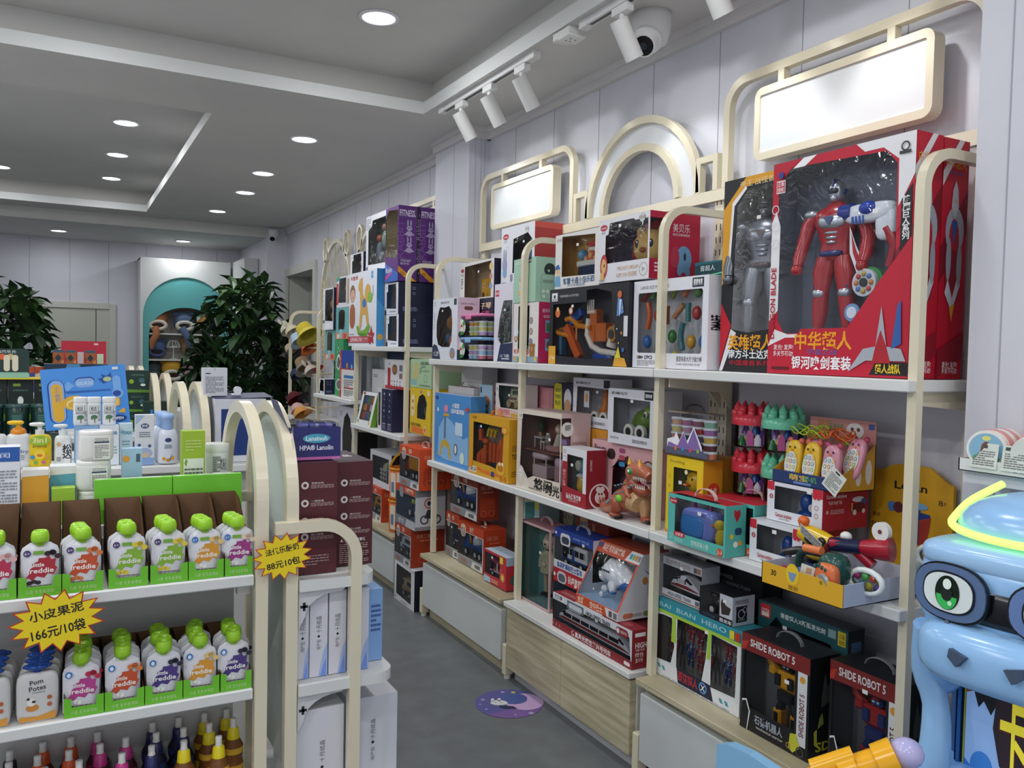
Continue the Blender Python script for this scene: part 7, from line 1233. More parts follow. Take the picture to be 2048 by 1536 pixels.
# pouches in green trays
FL = {'red': '#b02838', 'orange': '#c8502a', 'green': '#8ab83a', 'amber': '#dc9a30', 'plum': '#9c3a84', 'violet': '#4c3a80', 'magenta': '#b8408c', 'rose': '#b82c50'}
def spout(c='#9ad02c:g'):
    return lambda mb: (mb.lathe([(.009, .106), (.009, .112), (.0165, .113), (.0185, .118), (.0188, .127), (.0165, .137), (.0125, .1405), (.0105, .1385), (.010, .128), (0, .128)], c, n=16))
def pouch(loc, lab, f, group, badge='#4a3a70', full=True):
    t = thing('food_pouch', lab, 'pouch', loc, random.uniform(-.06, .06), group); col = FL.get(f, '#999'); H = .113; Wd = .076
    mb = MB(); n = 9; v = []; ys = 11
    for sgn in (-1, 1):
        for j in range(ys+1):
            for i in range(n+1):
                u = i/n*2-1; w = j/ys; wd = Wd/2*(1 if w < .78 else (1-((w-.78)/.24)**2.6)**.5*.9+.1); b = .012*(1-abs(u)**4)*(1-(w**5)) + .001
                v.append((u*wd, sgn*b, w*H))
    o = (n+1)*(ys+1); fs = [(j*(n+1)+i, j*(n+1)+i+1, (j+1)*(n+1)+i+1, (j+1)*(n+1)+i) for j in range(ys) for i in range(n)]; fs += [tuple(o+k for k in f2[::-1]) for f2 in fs]
    mb.add(v, fs, '#dcdce2:g', True); mb.add(v, [tuple(range(n+1))+tuple(o+k for k in range(n, -1, -1))], '#d0d0d6')
    if full:
        mb.T = Matrix(((1.18, 0, 0, .001), (0, 0, -1, -.0138), (0, 1.18, 0, -.015), (0, 0, 0, 1)))
        mb.poly([(-.026, .042), (-.018, .052), (-.021, .058), (-.012, .064), (-.014, .07), (-.004, .074), (-.003, .08), (.008, .08), (.014, .084), (.018, .076), (.026, .078), (.024, .064), (.028, .06), (.022, .048), (.012, .05), (.006, .042), (-.006, .046), (-.014, .038), (-.02, .044)], col, .0)
        mb.text('little', -.003, .0675, .0075, '#f8f4f0', .0004, 0, 0, .02); mb.text('freddie', .0, .0565, .0095, '#f8f4f0', .0004, .044, 0, .02)
        mb.poly(ell(-.022, .09, .0065, .0065, 14), badge, .0002); (mb.poly(rrect(-.012, .087, .018, .007, .001), '#7ab040', .0002), mb.text('6+', -.022, .09, .006, '#e8e4f0', .0005)) if 'upper' in lab else mb.poly(ell(-.022, .0895, .0035, .0042, 10), '#e8f0f8', .0005)
        r2 = random.Random(len(lab)); c2 = {'green': '#e8d040', 'violet': '#2a2840', 'orange': '#d87a40', 'red': '#33222c', 'amber': '#e8c880', 'plum': '#e8d0c0', 'magenta': '#c02a48', 'rose': '#e0b0b0'}[f]
        for k in range(4): mb.poly(ell(.012+.005*(k % 2)+.004*k, .088+.003*(k % 3)-.002*k, .006, .005, 10), c2, .0006)
        for k in range(3): mb.poly(ell(-.018+.007*k, .034+.002*(k % 2), .005, .004, 10), c2 if badge == '#4a3a70' else '#f4f2f0', .0006)
        mb.gfx(Matrix.Translation((-.018, .022, .0002)), .036, .008, 'B 0 0 1 1 2 #7a6a6a')
    mb.build('pouch_body', t); part('cap', t, spout()); t.rotation_euler[0] = random.uniform(-.05, .02); return t
def tray(x0, x1, z, lab, grp, y=2.11, Dp=.245, back=True, fl=''):
    t = thing('green_tray', lab, 'display tray', (x0, y, z), 0, grp); Wd = x1-x0; g = '#6ec22c'
    mb = MB(); mb.box(0, 0, 0, Wd, Dp, .0015, g); mb.T = FR(0, 0, 0)
    mb.prism([(0, 0), (Wd, 0), (Wd, .045), (Wd*.82, .043), (Wd*.8, .022), (Wd*.2, .022), (Wd*.18, .043), (0, .045)], .0015, g); mb.text('小皮 无多余添加', Wd*.5, .0105, .007, '#c8e8a8', .002, Wd*.66); mb.T = Matrix()
    zz = .17 if back else .1
    for x in (0, Wd-.0015): mb.add([(x, 0, 0), (x, Dp, 0), (x, Dp, zz), (x, Dp*.75, zz*.95), (x, 0, .045)], [(0, 1, 2, 3, 4)], '#6e5038'); mb.add([(x+.0015, 0, 0), (x+.0015, Dp, 0), (x+.0015, Dp, zz), (x+.0015, Dp*.75, zz*.95), (x+.0015, 0, .045)], [(0, 1, 2, 3, 4)], '#6e5038')
    mb.add([(0, Dp, 0), (Wd, Dp, 0), (Wd, Dp, zz), (0, Dp, zz)], [(0, 1, 2, 3)], '#74543a'); mb.build('tray_body', t); return t
T1 = [(-.165, -.083, 'rose', 'leftmost'), (-.08, .004, 'red', 'second'), (.006, .089, 'orange', 'third'), (.1, .184, 'green', 'fourth'), (.189, .272, 'green', 'fifth'), (.274, .355, 'amber', 'sixth'), (.358, .424, 'plum', 'seventh')]
for i, (a, b, f, n) in enumerate(T1):
    tray(a, b, 1.033, 'green fronted pouch tray on the upper shelf, %s from the left' % n, 'pouch trays on the upper shelf')
    k = [2, 1, 3, 2, 3, 3, 3][i]
    for j in range(k): pouch(((a+b)/2+(-.004*j if i != 0 else 0), 2.133+.027*j, 1.036+.004*(i in (3, 4))), ('front %s print pouch in the %s upper tray from the left' % (f, n)) if j == 0 else 'pouch standing behind the front one in the %s upper tray' % n, f, 'pouches in the %s upper tray' % n, '#4a3a70' if i < 5 else '#3a7ac0', j < 2)
T2 = [(.009, .091, 'magenta', 'leftmost'), (.093, .177, 'orange', 'second'), (.179, .262, 'violet', 'third'), (.264, .347, 'amber', 'fourth'), (.35, .424, 'violet', 'fifth')]
for i, (a, b, f, n) in enumerate(T2):
    tray(a, b, .745, 'green fronted pouch tray on the lower shelf, %s from the left' % n, 'pouch trays on the lower shelf', back=False)
    for j in range(5 if i < 4 else 4): pouch(((a+b)/2+random.uniform(-.006, .006), 2.133+.03*j+(.03 if j and i in (2, 3) else 0)*0, .748), ('front %s print pouch in the %s lower tray from the left' % (f, n)) if j == 0 else 'pouch standing behind the front one in the %s lower tray' % n, f, 'pouches in the %s lower tray' % n, '#2f78c0', j < 2)
def pom(x, y, lab):
    t = thing('yogurt_pouch', lab, 'pouch', (x, y, .745), 0, 'silver yogurt pouches'); Wd = .085
    def f(mb):
        mb.sq((0, 0, .052), (Wd/2, .014, .058), '#d4d2d0:g', .35, 16, .6); mb.T = Matrix(((1, 0, 0, 0), (0, 0, -1, -.0143), (0, 1, 0, 0), (0, 0, 0, 1)))
        mb.text('Pom', -.002, .09, .011, '#2a3040', .0003, 0, 8, .01); mb.text('Potes', 0, .076, .011, '#2a3040', .0003, 0, 6, .01); mb.text('YOGURTZ', .002, .066, .004, '#3a6a8a', .0003)
        mb.poly([(-.036, .002), (.036, .002), (.036, .02), (.0, .011), (-.036, .014)], '#d8983a', .0002); mb.poly(ell(-.01, .032, .013, .008, 16), '#d08a3a', .0004); mb.poly(ell(-.012, .045, .009, .009, 14), '#ecebe6', .0006); mb.poly(ell(-.018, .053, .003, .003, 8), '#22242a', .0008); mb.poly(ell(-.007, .046, .004, .003, 8), '#22242a', .0009); mb.poly(ell(.024, .052, .005, .005, 10), '#b8603a', .0004); mb.poly(ell(.024, .036, .005, .005, 10), '#b8603a', .0004)
    part('pouch_body', t, f); part('blue_cap', t, lambda mb: [mb.sq((.016*cos(a*1.05), .012*sin(a*1.05), .122), (.014, .008, .006), '#1c4a9c:g', 1, 10) for a in range(6)]+[mb.cyl((0, 0, .105), (0, 0, .118), .008, c='#1c4a9c:g', n=12)]); return t
for i, (x, n) in enumerate(((-.043, 'right'), (-.137, 'left'))):
    for j in range(4): pom(x+.003*j, 2.135+.04*j, ('front silver yogurt pouch with an orange base, %s stack' % n) if j == 0 else 'silver yogurt pouch with a blue flower cap, behind the front one of the %s stack' % n)
def bottle(x, y, c, lab, grp, body='#5a2a18', prt='#c08a30'):
    t = thing('drink_bottle', lab, 'bottle', (x, y, .431), 0, grp); z0 = -.005
    part('bottle_body', t, lambda mb: (mb.lathe([(0, .0), (.024, .002), (.027, .01), (.027, .05), (.022, .062), (.026, .075), (.026, .095), (.016, .115), (.014, .12)], body, n=16), mb.lathe([(.0275, .02), (.0275, .048)], prt, n=16), mb.lathe([(.0265, .078), (.0265, .094)], prt, n=16)))
    part('cap', t, lambda mb: mb.lathe([(.017, .115), (.0165, .118), (.0145, .14), (.01, .145)], c, n=16)); part('sport_spout', t, lambda mb: mb.lathe([(.0095, .143), (.008, .152), (.0085, .165), (.0075, .168), (0, .168)], '#e4e2de:g', n=14))
BT = [('dark', '#26262c:g', '#1c1c22', '#3a3a44', [(-.106, 2.331), (-.105, 2.265), (-.09, 2.19)]), ('orange', '#dc5a24:g', '#5a2418', '#b8682a', [(-.036, 2.345), (-.046, 2.274), (.026, 2.345), (.021, 2.27), (.042, 2.205), (-.03, 2.2)]),
      ('pink', '#c83a88:g', '#4a1c28', '#a83a50', [(.087, 2.345), (.09, 2.275), (.149, 2.285), (.135, 2.2)]), ('navy', '#24285c:g', '#1a1c38', '#2a3a70', [(.217, 2.345), (.22, 2.28), (.203, 2.21), (.282, 2.345), (.286, 2.28)]), ('yellow', '#ecd81c:g', '#7a4a1c', '#e0b030', [(.278, 2.205), (.347, 2.345), (.35, 2.278), (.405, 2.345), (.412, 2.28), (.36, 2.19)])]
for n, c, b, p, L in BT:
    for x, y in L: bottle(x, y, c, 'drink bottle with a %s cap and white spout on the lowest visible shelf' % n, 'drink bottles with %s caps' % n, b, p)

# goods on the rear deck of the near island
ZD = 1.13
GS('blue_label_box', 'white and blue labelled carton at the left edge of the picture, near island', 'box', -.16, -.088, 2.43, ZD, .204, .06, '#dfe2e8', front='P #2458a8 0 .82 1 .82 1 1 0 1;T .5 .9 .05 #e0e8f4 .4 润;B .08 .2 .84 .52 14 #8a8e98;C .14 .74 .03 #2a68b8;P #2458a8 0 0 1 0 1 .08 0 .08;R .25 .1 .6 .07 #3a4a6a')
GS('mustard_box', 'plain mustard carton with a white top on the near island', 'box', -.084, -.024, 2.44, ZD, .142, .06, '#dca02c', tc='#e4e2dc', front='P #e6e4de 0 .88 1 .9 1 1 0 1'); GS('teal_box', 'plain teal carton with a white top on the near island', 'box', -.022, .038, 2.49, ZD, .142, .06, '#5aa0b8', tc='#e0e4e4', front='P #e0e4e4 0 .84 1 .86 1 1 0 1')
GS('lime_box', 'small lime green carton in front of the teal one', 'box', -.018, .036, 2.435, ZD, .092, .045, '#9cc63a', tc='#b4d84a')
def tub(x, y, z, lab):
    t = thing('milk_powder_tub', lab, 'tub', (x, y, z), .12, 'stacked white tubs')
    part('tub_body', t, lambda mb: (mb.sq((0, 0, .036), (.042, .038, .038), '#dfe0dc:g', .25, 24, .7), mb.gfx(Matrix.Translation((-.012, -.0393, .004)) @ FR(0, 0, 0), .04, .06, 'R 0 0 1 1 #e8e8e2;R .05 .72 .9 .07 #2a3a5a;B .1 .8 .8 .15 2 #888;B .08 .05 .84 .6 8 #8a8a86')))
    part('lid', t, lambda mb: mb.sq((0, 0, .071), (.041, .037, .008), '#eceae6:g', .3, 24, .7))
tub(.083, 2.48, ZD, 'white rounded tub at the bottom of the stack of three'); tub(.08, 2.48, ZD+.0795, 'white rounded tub in the middle of the stack of three') ; tub(.086, 2.48, ZD+.159, 'white rounded tub on top of the stack of three')
GS('pale_blue_box', 'small pale blue text carton beside the white tubs', 'box', .15, .2, 2.48, ZD, .184, .04, '#a4c6de', front='R .7 .8 .2 .12 #4a5a70;C .2 .85 .05 #e0a040;B .1 .1 .7 .5 8 #3a4a60')
GS('green_white_box', 'tall lime and white text carton near the round lidded jar', 'box', .303, .364, 2.48, ZD, .228, .045, '#9cba30', front='R .06 .06 .88 .6 #e4e8dc;P #6aa02a .1 .6 .16 .66 .24 .63 .18 .56;B .1 .1 .8 .45 10 #666c60;B .15 .75 .7 .15 4 #c0d478')
def jar(x, y, z, lab, r=.032, h=.08):
    t = thing('cream_jar', lab, 'jar', (x, y, z), 0, 'white cream jars'); part('jar_body', t, lambda mb: (mb.lathe([(0, 0), (r*.95, .001), (r, .006), (r, h*.72)], '#e6e8e4:g', n=26), mb.lathe([(r+.0006, h*.1), (r+.0006, h*.62)], '#dadeda', n=26), mb.gfx(Matrix.Translation((-.018, -r-.0012, h*.12)) @ FR(0, 0, 0), .036, h*.5, 'B 0 0 .6 1 9 #3a4440;S .8 .5 .3 #222 0 松达')))
    part('lid', t, lambda mb: mb.lathe([(r, h*.72), (r*1.04, h*.74), (r*1.04, h*.97), (r, h), (0, h)], '#eceeea:g', n=26))
jar(.408, 2.545, ZD, 'white lidded cream jar at the bottom of the stacked pair near the arch', h=.092); jar(.408, 2.545, ZD+.093, 'white lidded cream jar on top of the stacked pair near the arch', h=.092); jar(.412, 2.46, ZD, 'low white lidded jar in front of the stacked pair of jars', .03, .108)
for a, b, l in ((.08, .268, 'left'), (.27, .45, 'right')):
    GS('green_lid_box', 'bright green carton with a white label strip, %s of the two' % l, 'box', a, b, 2.395, ZD, .114, .028, '#74cc34', tc='#84d844', top='R .36 .3 .5 .5 #e8ecE8;E .1 .5 .08 .3 #e0f0d8'.replace('E8', 'e8'))

# goods on the second island
Z2 = 1.15
def pump(x, y, z, lab, c, capc, prt, s=1.0, w=1.0):
    t = thing('pump_bottle', lab, 'bottle', (x, y, z), 0, 'pump bottles on the second island')
    part('bottle_body', t, lambda mb: (mb.sq((0, 0, .055*s), (.036*s*w, .024*s, .057*s), c, .35, 22, .7), mb.gfx(Matrix.Translation((-.03*s*w, -.0243*s, .01)) @ FR(0, 0, 0), .06*s*w, .09*s, prt)))
    part('pump_head', t, lambda mb: (mb.cyl((0, 0, .11*s), (0, 0, .128*s), .014*s, c=capc), mb.cyl((0, 0, .128*s), (0, 0, .142*s), .007*s, c=capc), mb.sq((-.008*s, -.004, .147*s), (.024*s, .012*s, .007*s), capc, .7, 14)))
pump(-.062, 3.43, Z2, 'yellow pump bottle with a green 3 in 1 label', '#e8c81c:g', '#e8e8e4:g', 'E .5 .92 .5 .2 #9cc030;TB .5 .94 .2 #f4ecb0 .7 3in1;E .5 .4 .28 .2 #f0d040;E .5 .36 .14 .06 #d87a2a;T .5 .7 .07 #222 .7 舒护泡泡沐浴露;C .15 .3 .08 #4a90c8;C .85 .3 .08 #d8a040;C .3 .1 .07 #7ab04a;C .7 .1 .07 #c86a8a', 1.05)
pump(.012, 3.43, Z2, 'white pump bottle with large black lettering', '#e6e8e8:g', '#e4ecec:g', 'R .55 .0 .4 .95 #eceeee;SB .75 .5 .24 #20242a 0 松达;C .2 .8 .08 #d8b080;B .05 .1 .3 .2 3 #667', 1.0, .8)
pump(-.128, 3.43, Z2, 'white bottle with a plain orange cap and yellow pump top', '#dfe2e4:g', '#f0c020:g', 'T .6 .5 .12 #3a5a9a .8 baby;B .1 .2 .7 .2 3 #889', 1.1)
part('orange_collar', bpy.data.objects['pump_bottle.002'], lambda mb: mb.sq((0, 0, .125), (.026, .022, .022), '#e08a24:g'))
pump(-.2, 3.43, Z2, 'white bottle with a purple cap at the left edge of the picture', '#dfe2e4:g', '#7a48a0:g', '', 1.1)
GS('hi_papa_box', 'blue and white carton under the left talc bottle', 'box', .048, .128, 3.42, Z2, .145, .06, '#8ab0dc', front='R .05 .1 .9 .8 #c4d8ec;TB .4 .72 .12 #2a70a8 .4 Hi')
GS('hi_papa_box', 'white carton with a blue name under the right talc bottles', 'box', .13, .195, 3.40, Z2, .145, .07, '#dfe6ee', front='TB .5 .82 .12 #2a70a8 .8 Hi.papa;B .1 .2 .8 .3 4 #8aa')
GS('hi_papa_box', 'aqua tinted white carton beside the white oval label box', 'box', .198, .243, 3.42, Z2, .15, .06, '#c4dce4', front='TB .5 .78 .1 #2a88a0 .8 Hi:papa;B .2 .3 .6 .3 4 #7a9aa8')
GS('baby_wash_box', 'white and blue carton with a dark oval label', 'box', .248, .312, 3.36, Z2, .187, .045, '#dfe2e8', front='P #a8c0dc 0 .8 .4 .95 .5 1 0 1;E .5 .78 .22 .05 #243c70;TB .5 .78 .04 #e8f0f8 .3 戴可思;B .2 .55 .6 .12 3 #7a8494;P #8aa8d8 0 .0 1 .0 1 .14 0 .16;E .5 .24 .4 .1 #a8b8dc;E .5 .2 .25 .05 #d8c0a0;C .2 .4 .03 #3a5a9a;C .75 .38 .03 #3a5a9a')
for i in range(3):
    t = thing('baby_shampoo', ['front white and blue shampoo bottle of three in a row', 'middle white and blue shampoo bottle of three in a row', 'rear white and blue shampoo bottle of three in a row'][i], 'bottle', (.36-.004*i, 3.375+.07*i, Z2), 0, 'shampoo bottles on the second island')
    part('bottle_body', t, lambda mb: (mb.lathe([(0, 0), (.034, .002), (.036, .01), (.036, .1), (.03, .125), (.02, .135)], '#e0e6f0:g', n=24, sy=.75), mb.gfx(Matrix.Translation((-.022, -.0275, .01)) @ FR(0, 0, 0), .044, .1, 'E .5 .82 .26 .08 #2a4070;B .2 .5 .6 .16 3 #6a7a94;E .15 .12 .14 .06 #e0a030;E .5 .06 .18 .06 #c8882a;E .85 .14 .14 .08 #e0a030;P #4a78c0 .6 .1 .8 .3 .7 .04')))
    part('cap', t, lambda mb: mb.lathe([(.021, .13), (.022, .14), (.02, .165), (.025, .172), (.025, .184), (.018, .19), (0, .19)], '#9ab8e4:g', n=20))
for i, (x, l) in enumerate(((.068, 'left'), (.113, 'middle'), (.163, 'right'))):
    t = thing('talc_bottle', 'white talc bottle with a tree print, %s of three on the cartons' % l, 'bottle', (x, 3.44, Z2+.146), 0, 'talc bottles')
    part('bottle_body', t, lambda mb: (mb.sq((0, 0, .043), (.0235, .015, .044), '#e4e8ea:g', .25, 20, .6), mb.gfx(Matrix.Translation((-.019, -.0154, .006)) @ FR(0, 0, 0), .038, .075, 'R .1 .62 .75 .26 #2a2e34;R .13 .63 .69 .24 #e4e8ea;TB .47 .75 .15 #20242a .5 松达;T .47 .54 .07 #333 .8 爽肤花粉;P #5a4a40 .5 .05 .56 .05 .58 .3 .5 .3;E .5 .34 .3 .1 #4a7a58;E .3 .28 .12 .06 #6a8a60;V .95 .4 .1 #556 .5 婴儿护肤')))
    part('lid', t, lambda mb: mb.sq((0, 0, .094), (.0235, .0155, .012), '#eceeee:g', .3, 20, .6))
bb = GS('blue_shop_box', 'large bright blue illustrated carton tilted among the bottles', 'box', -.045, .25, 3.62, Z2+.11, .235, .05, '#4a94e4', rz=0, tc='#6aacf0', front='R .06 .1 .2 .72 #1c4a9c .12;R .08 .11 .17 .7 #8ab0e8 .12;R .1 .13 .13 .62 #e4b030 .1;S .17 .58 .06 #6a7ac0 0 小小便利;R .38 .68 .24 .15 #1c4a9c .1;R .385 .66 .23 .15 #8ab0e4 .1;T .5 .73 .06 #c8e0f8 .18 lIIIAIII;P #7ab0ec .26 .7 .3 .78 .38 .7 .28 .6;P #2a64b4 .26 .62 .8 .6 .8 .58 .28 .58;E .36 .42 .14 .12 #e4b030;E .36 .4 .1 .08 #f0d890;E .36 .39 .08 .06 #e4b030;P #1c4a9c .66 .78 .72 .8 .7 .86 .77 .82 .82 .88 .82 .76 .72 .7;E .77 .77 .05 .04 #b8c898;R .83 .5 .1 .32 #7ab0ec .2;C .88 .52 .09 #7ab0ec;E .87 .52 .05 .05 #1c4a9c;R .8 .3 .1 .16 #e4b030 .2;R .82 .32 .06 .12 #f0c860 .2;P #e4b030 .86 .2 .95 .18 .95 .26 .92 .26;E .86 .1 .1 .06 #1c3a80;TB .86 .1 .05 #e8f0f8 .12 OPEN;R .84 .92 .07 .045 #e4e4e4')
bb.rotation_euler = (-.05, -.09, 0); GS('support_tin', 'dark lidded tin under the bright blue carton', 'tin', -.03, .0, 3.61, Z2, .1, .07, '#2a4440')
def dev(t, Wd, D, H): part('open_flap', t, lambda mb: mb.add([(-.0, 0, H), (Wd+.03, 0, H+.006), (Wd+.03, D*.6, H+.016), (0, D*.6, H+.012)], [(0, 1, 2, 3)], '#2c3458'))
GS('machine_box', 'large white and dark blue carton beside the second island arch', 'box', .535, .73, 3.40, 1.142, .25, .3, '#d8dae2', fn=dev, handle='#2c3458', front='R .12 .1 .86 .74 #16367a;T .45 .74 .03 #c8d4e8 .4 ·母乳·储存袋·新生儿; T .45 .7 .03 #c8d4e8 .4 家用消毒柜烘干机'.replace('; T', ';T')) 
GS('small_text_box', 'small white text carton standing on the white and dark blue carton', 'box', .50, .592, 3.47, 1.40, .112, .05, '#d4d6dc', front='R .1 .78 .2 .04 #2a3a6a;B .1 .1 .75 .6 12 #7a7c88;R .44 .92 .08 .08 #b8bac0')
t = thing('tape_dispenser', 'tiny white tape dispenser beside the small text carton', 'tape dispenser', (.625, 3.46, 1.401)); part('tape_body', t, lambda mb: (mb.bev(-.02, -.01, 0, .02, .01, .01, '#e4e6ea:g'), mb.cyl((.005, -.008, .022), (.005, .008, .022), .016, c='#e4e6ea:g')))

# goods on the third and fourth islands
G = '#12322c'
for i in range(3): GS('green_pack_box', ['tall dark green carton with yellow 2 sign, top of the dark stack', 'dark green carton below the tall one with the yellow sign', 'dark green carton at the foot of the dark stack'][i], 'box', .29, .412, 4.70, 1.149+.1*(2-i), .098 if i else .115, .1, G, front='C .3 .5 .1 #8ab030;C .7 .55 .12 #3a6a70;E .75 .35 .1 .06 #dfe4dc;P #5a8a30 0 0 1 0 1 .12 0 .16;B .3 .75 .5 .1 2 #5a8070')
GS('numbers_box', 'dark green carton with coloured numbers 1 2 3 4 5', 'box', .37, .49, 4.50, 1.149, .165, .08, G, front='TB .3 .66 .2 #3a90d8 .1 1;TB .42 .6 .11 #e0d040 0 2;TB .52 .6 .11 #e0d040 0 3;TB .62 .6 .11 #d8603a 0 4;TB .72 .6 .11 #d8603a 0 5;R .35 .86 .3 .05 #4a7a68 .3;B .2 .38 .6 .1 2 #4a7a68;P #4a6a30 0 0 1 0 1 .1 0 .1')
for i in range(3):
    t = thing('milk_powder_can', 'dark green milk powder can on the third island, %s' % ['leftmost', 'middle', 'the one nearest the blue carton'][i], 'can', (-.28+.105*i, 4.56, 1.149), 0, 'dark green cans'); part('can_body', t, lambda mb: (mb.lathe([(0, 0), (.048, 0), (.05, .004), (.05, .14), (.046, .145)], '#12302c:g', n=24), mb.gfx(Matrix.Translation((-.03, -.0515, .02)) @ FR(0, 0, 0), .06, .11, 'R .1 .1 .8 .8 #1e4a44;B .2 .2 .6 .6 7 #5a8a80'))); part('can_lid', t, lambda mb: mb.lathe([(.052, .14), (.053, .152), (.049, .156), (0, .156)], '#2a4a48:g', n=24))
    GS('dark_pack_box', 'black and green carton behind the cans, %s' % ['leftmost', 'middle', 'nearest the blue carton'][i], 'box', -.33+.11*i, -.225+.11*i, 4.72, 1.149, .27, .1, '#0e1e1c', front='C .6 .4 .1 #6a9a2a;E .5 .6 .12 .08 #dfe4dc;P #6a8a20 0 .2 1 .24 1 .36 0 .3;R .2 .86 .3 .05 #8ab040;B .2 .76 .6 .06 1 #4a7060')
def card2():
    mb = MB(); mb.T = FR(0, 0, 0); mb.prism(rrect(-.14, 0, .24, .145, .02), .003, '#14322e'); mb.prism(rrect(-.14, 0, .24, .03, .01), .0035, '#8ab8a8'); mb.text('家 就近购巧乐氏', -.03, .13, .012, '#e0e8e4', .004, .15)
    for x, c in ((-.04, '#e8c030'), (.005, '#d8602a'), (.04, '#c8b070')): mb.poly(ell(x-.018, .105, .015, .015, 14), c, .0038); mb.prism(rrect(x-.012, .035, .026, .08, .013), .006, '#d8d0b8:g')
    mb.build('green_sign_card', None, (-.23, 4.71, 1.42), 0, label='dark green counter card with three pale capsules at the left edge of the picture', category='sign')
card2()
MB().bev(-.36, 4.68, 0, .0, 4.83, .001, '#d8c020').build('yellow_sheet', None, (0, 0, 1.4195), label='yellow and white leaflet lying on the dark cartons', category='leaflet')
for i, (x, l) in enumerate(((-.036, 'left'), (.03, 'middle'), (.135, 'right'))): GS('snack_box', 'brown and blue patterned snack box, %s of three before the red gift box' % l, 'box', x, x+.058, 5.62, 1.485 if 0 else 1.475, .08, .04, '#a85a2c', front='P #3a5a70 0 .82 1 .82 1 1 0 1;P #22303c .5 .15 .8 .42 .5 .7 .2 .42;P #d89a50 .7 .1 1 .3 1 .0;P #7a3a20 .0 .1 .2 .3 0 .5')
GS('paper_pack', 'small pale pack between two snack boxes', 'box', .095, .128, 5.62, 1.475, .07, .03, '#c8b8b4'); GS('mint_pack', 'small pale green pack right of the snack boxes', 'box', .2, .235, 5.62, 1.475, .06, .03, '#c4dcb8')
GS('island_riser', 'dark blue riser box under the snack boxes', 'box', -.08, .26, 5.6, 1.302, .17, .2, '#1c3048', front='P #4a90c0 .3 .5 .6 .5 .55 1 .35 1')
GS('red_gift_box', 'large red gift box leaning above the snack boxes', 'gift box', .01, .27, 6.42-.35, 1.302, .31, .04, '#c4283c', tc='#a01c2c', front='TB .38 .3 .18 #5a1420 .2 喜;TB .62 .32 .16 #5a1420 .2 乐;P #b0504a .7 .3 .95 .35 .8 .2;R .72 .92 .1 .04 #f0c8c8')
for i, (x, c, l) in enumerate(((-.17, '#2a4a90', 'blue'), (-.13, '#d8c8b0', 'cream'), (-.085, '#c8b098', 'tan'))): GS('wafer_box', '%s and orange snack carton left of the patterned boxes' % l, 'box', x, x+.042, 5.7, 1.302, .15, .06, c, front='P #b84a20 0 .7 1 .8 1 1 0 1;C .5 .4 .1 #d8862a')
GS('white_end_carton', 'white carton stack on the end of the third island', 'box', .505, .60, 4.56, .9, .36, .3, '#d0d0d0', front='P #dcdcdc 0 .9 1 .9 1 1 0 1'); part('x', None, lambda mb: None) if 0 else None
MB().box(.5, 4.5, 0, .68, 4.95, .898, '#c8c8c6').build('end_plinth', None, label='plain white plinth at the end of the third island', category='plinth')

# ------------------------------------------------------------------ back of the shop
def arch_cabinet():
    t = thing('arch_cabinet', 'white wardrobe with a teal arch and shelves of plush hats against the back wall', 'cabinet', (.87, 11.15, 0))
    Wd, H, D = 1.06, 2.67, .42; c = Wd/2
    def f(mb):
        mb.T = FR(Wd, D, H); hole = [(.1, .3)]+[(Wd-.1, .3)]+[(c+.43*cos(math.radians(a)), 1.72+.35*sin(math.radians(a))) for a in range(0, 181, 8)]
        arch = [(.03, .3), (Wd-.03, .3)]+[(c+.5*cos(math.radians(a)), 1.95+.50*sin(math.radians(a))) for a in range(0, 181, 8)]
        mb.prism([(0, 0), (Wd, 0), (Wd, H), (0, H)], .018, '#d6d8d6', [arch], w=-.018); mb.prism(arch, .01, '#5fb0b0', [hole], w=-.03)
    part('front_panel', t, f)
    part('carcass', t, lambda mb: (mb.box(0, .018, 0, .018, D, H, '#cfd1d0'), mb.box(Wd-.018, .018, 0, Wd, D, H, '#cfd1d0'), mb.box(0, .018, H-.018, Wd, D, H, '#cfd1d0'), mb.box(0, D-.01, 0, Wd, D, H, '#ebe4da')))
    for z in (1.745, 1.42, 1.12): part('shelf_board', t, lambda mb: mb.box(.02, .04, z-.02, Wd-.02, D-.01, z, '#dcdcd8'))
    t2 = thing('corner_cabinet', 'white corner cabinet with a narrow teal arch beside the arch wardrobe', 'cabinet', (1.955, 11.12, 0), NR)
    def g(mb):
        mb.box(0, 0, 0, .75, .16, 2.67, '#d2d3d3'); mb.T = FR(0, 0, 0); mb.prism([(.12, .3), (.62, .3)]+[(.37+.25*cos(math.radians(a)), 2.0+.36*sin(math.radians(a))) for a in range(0, 181, 12)], .004, '#6fb4b4')
    part('cabinet_body', t2, g)
arch_cabinet()
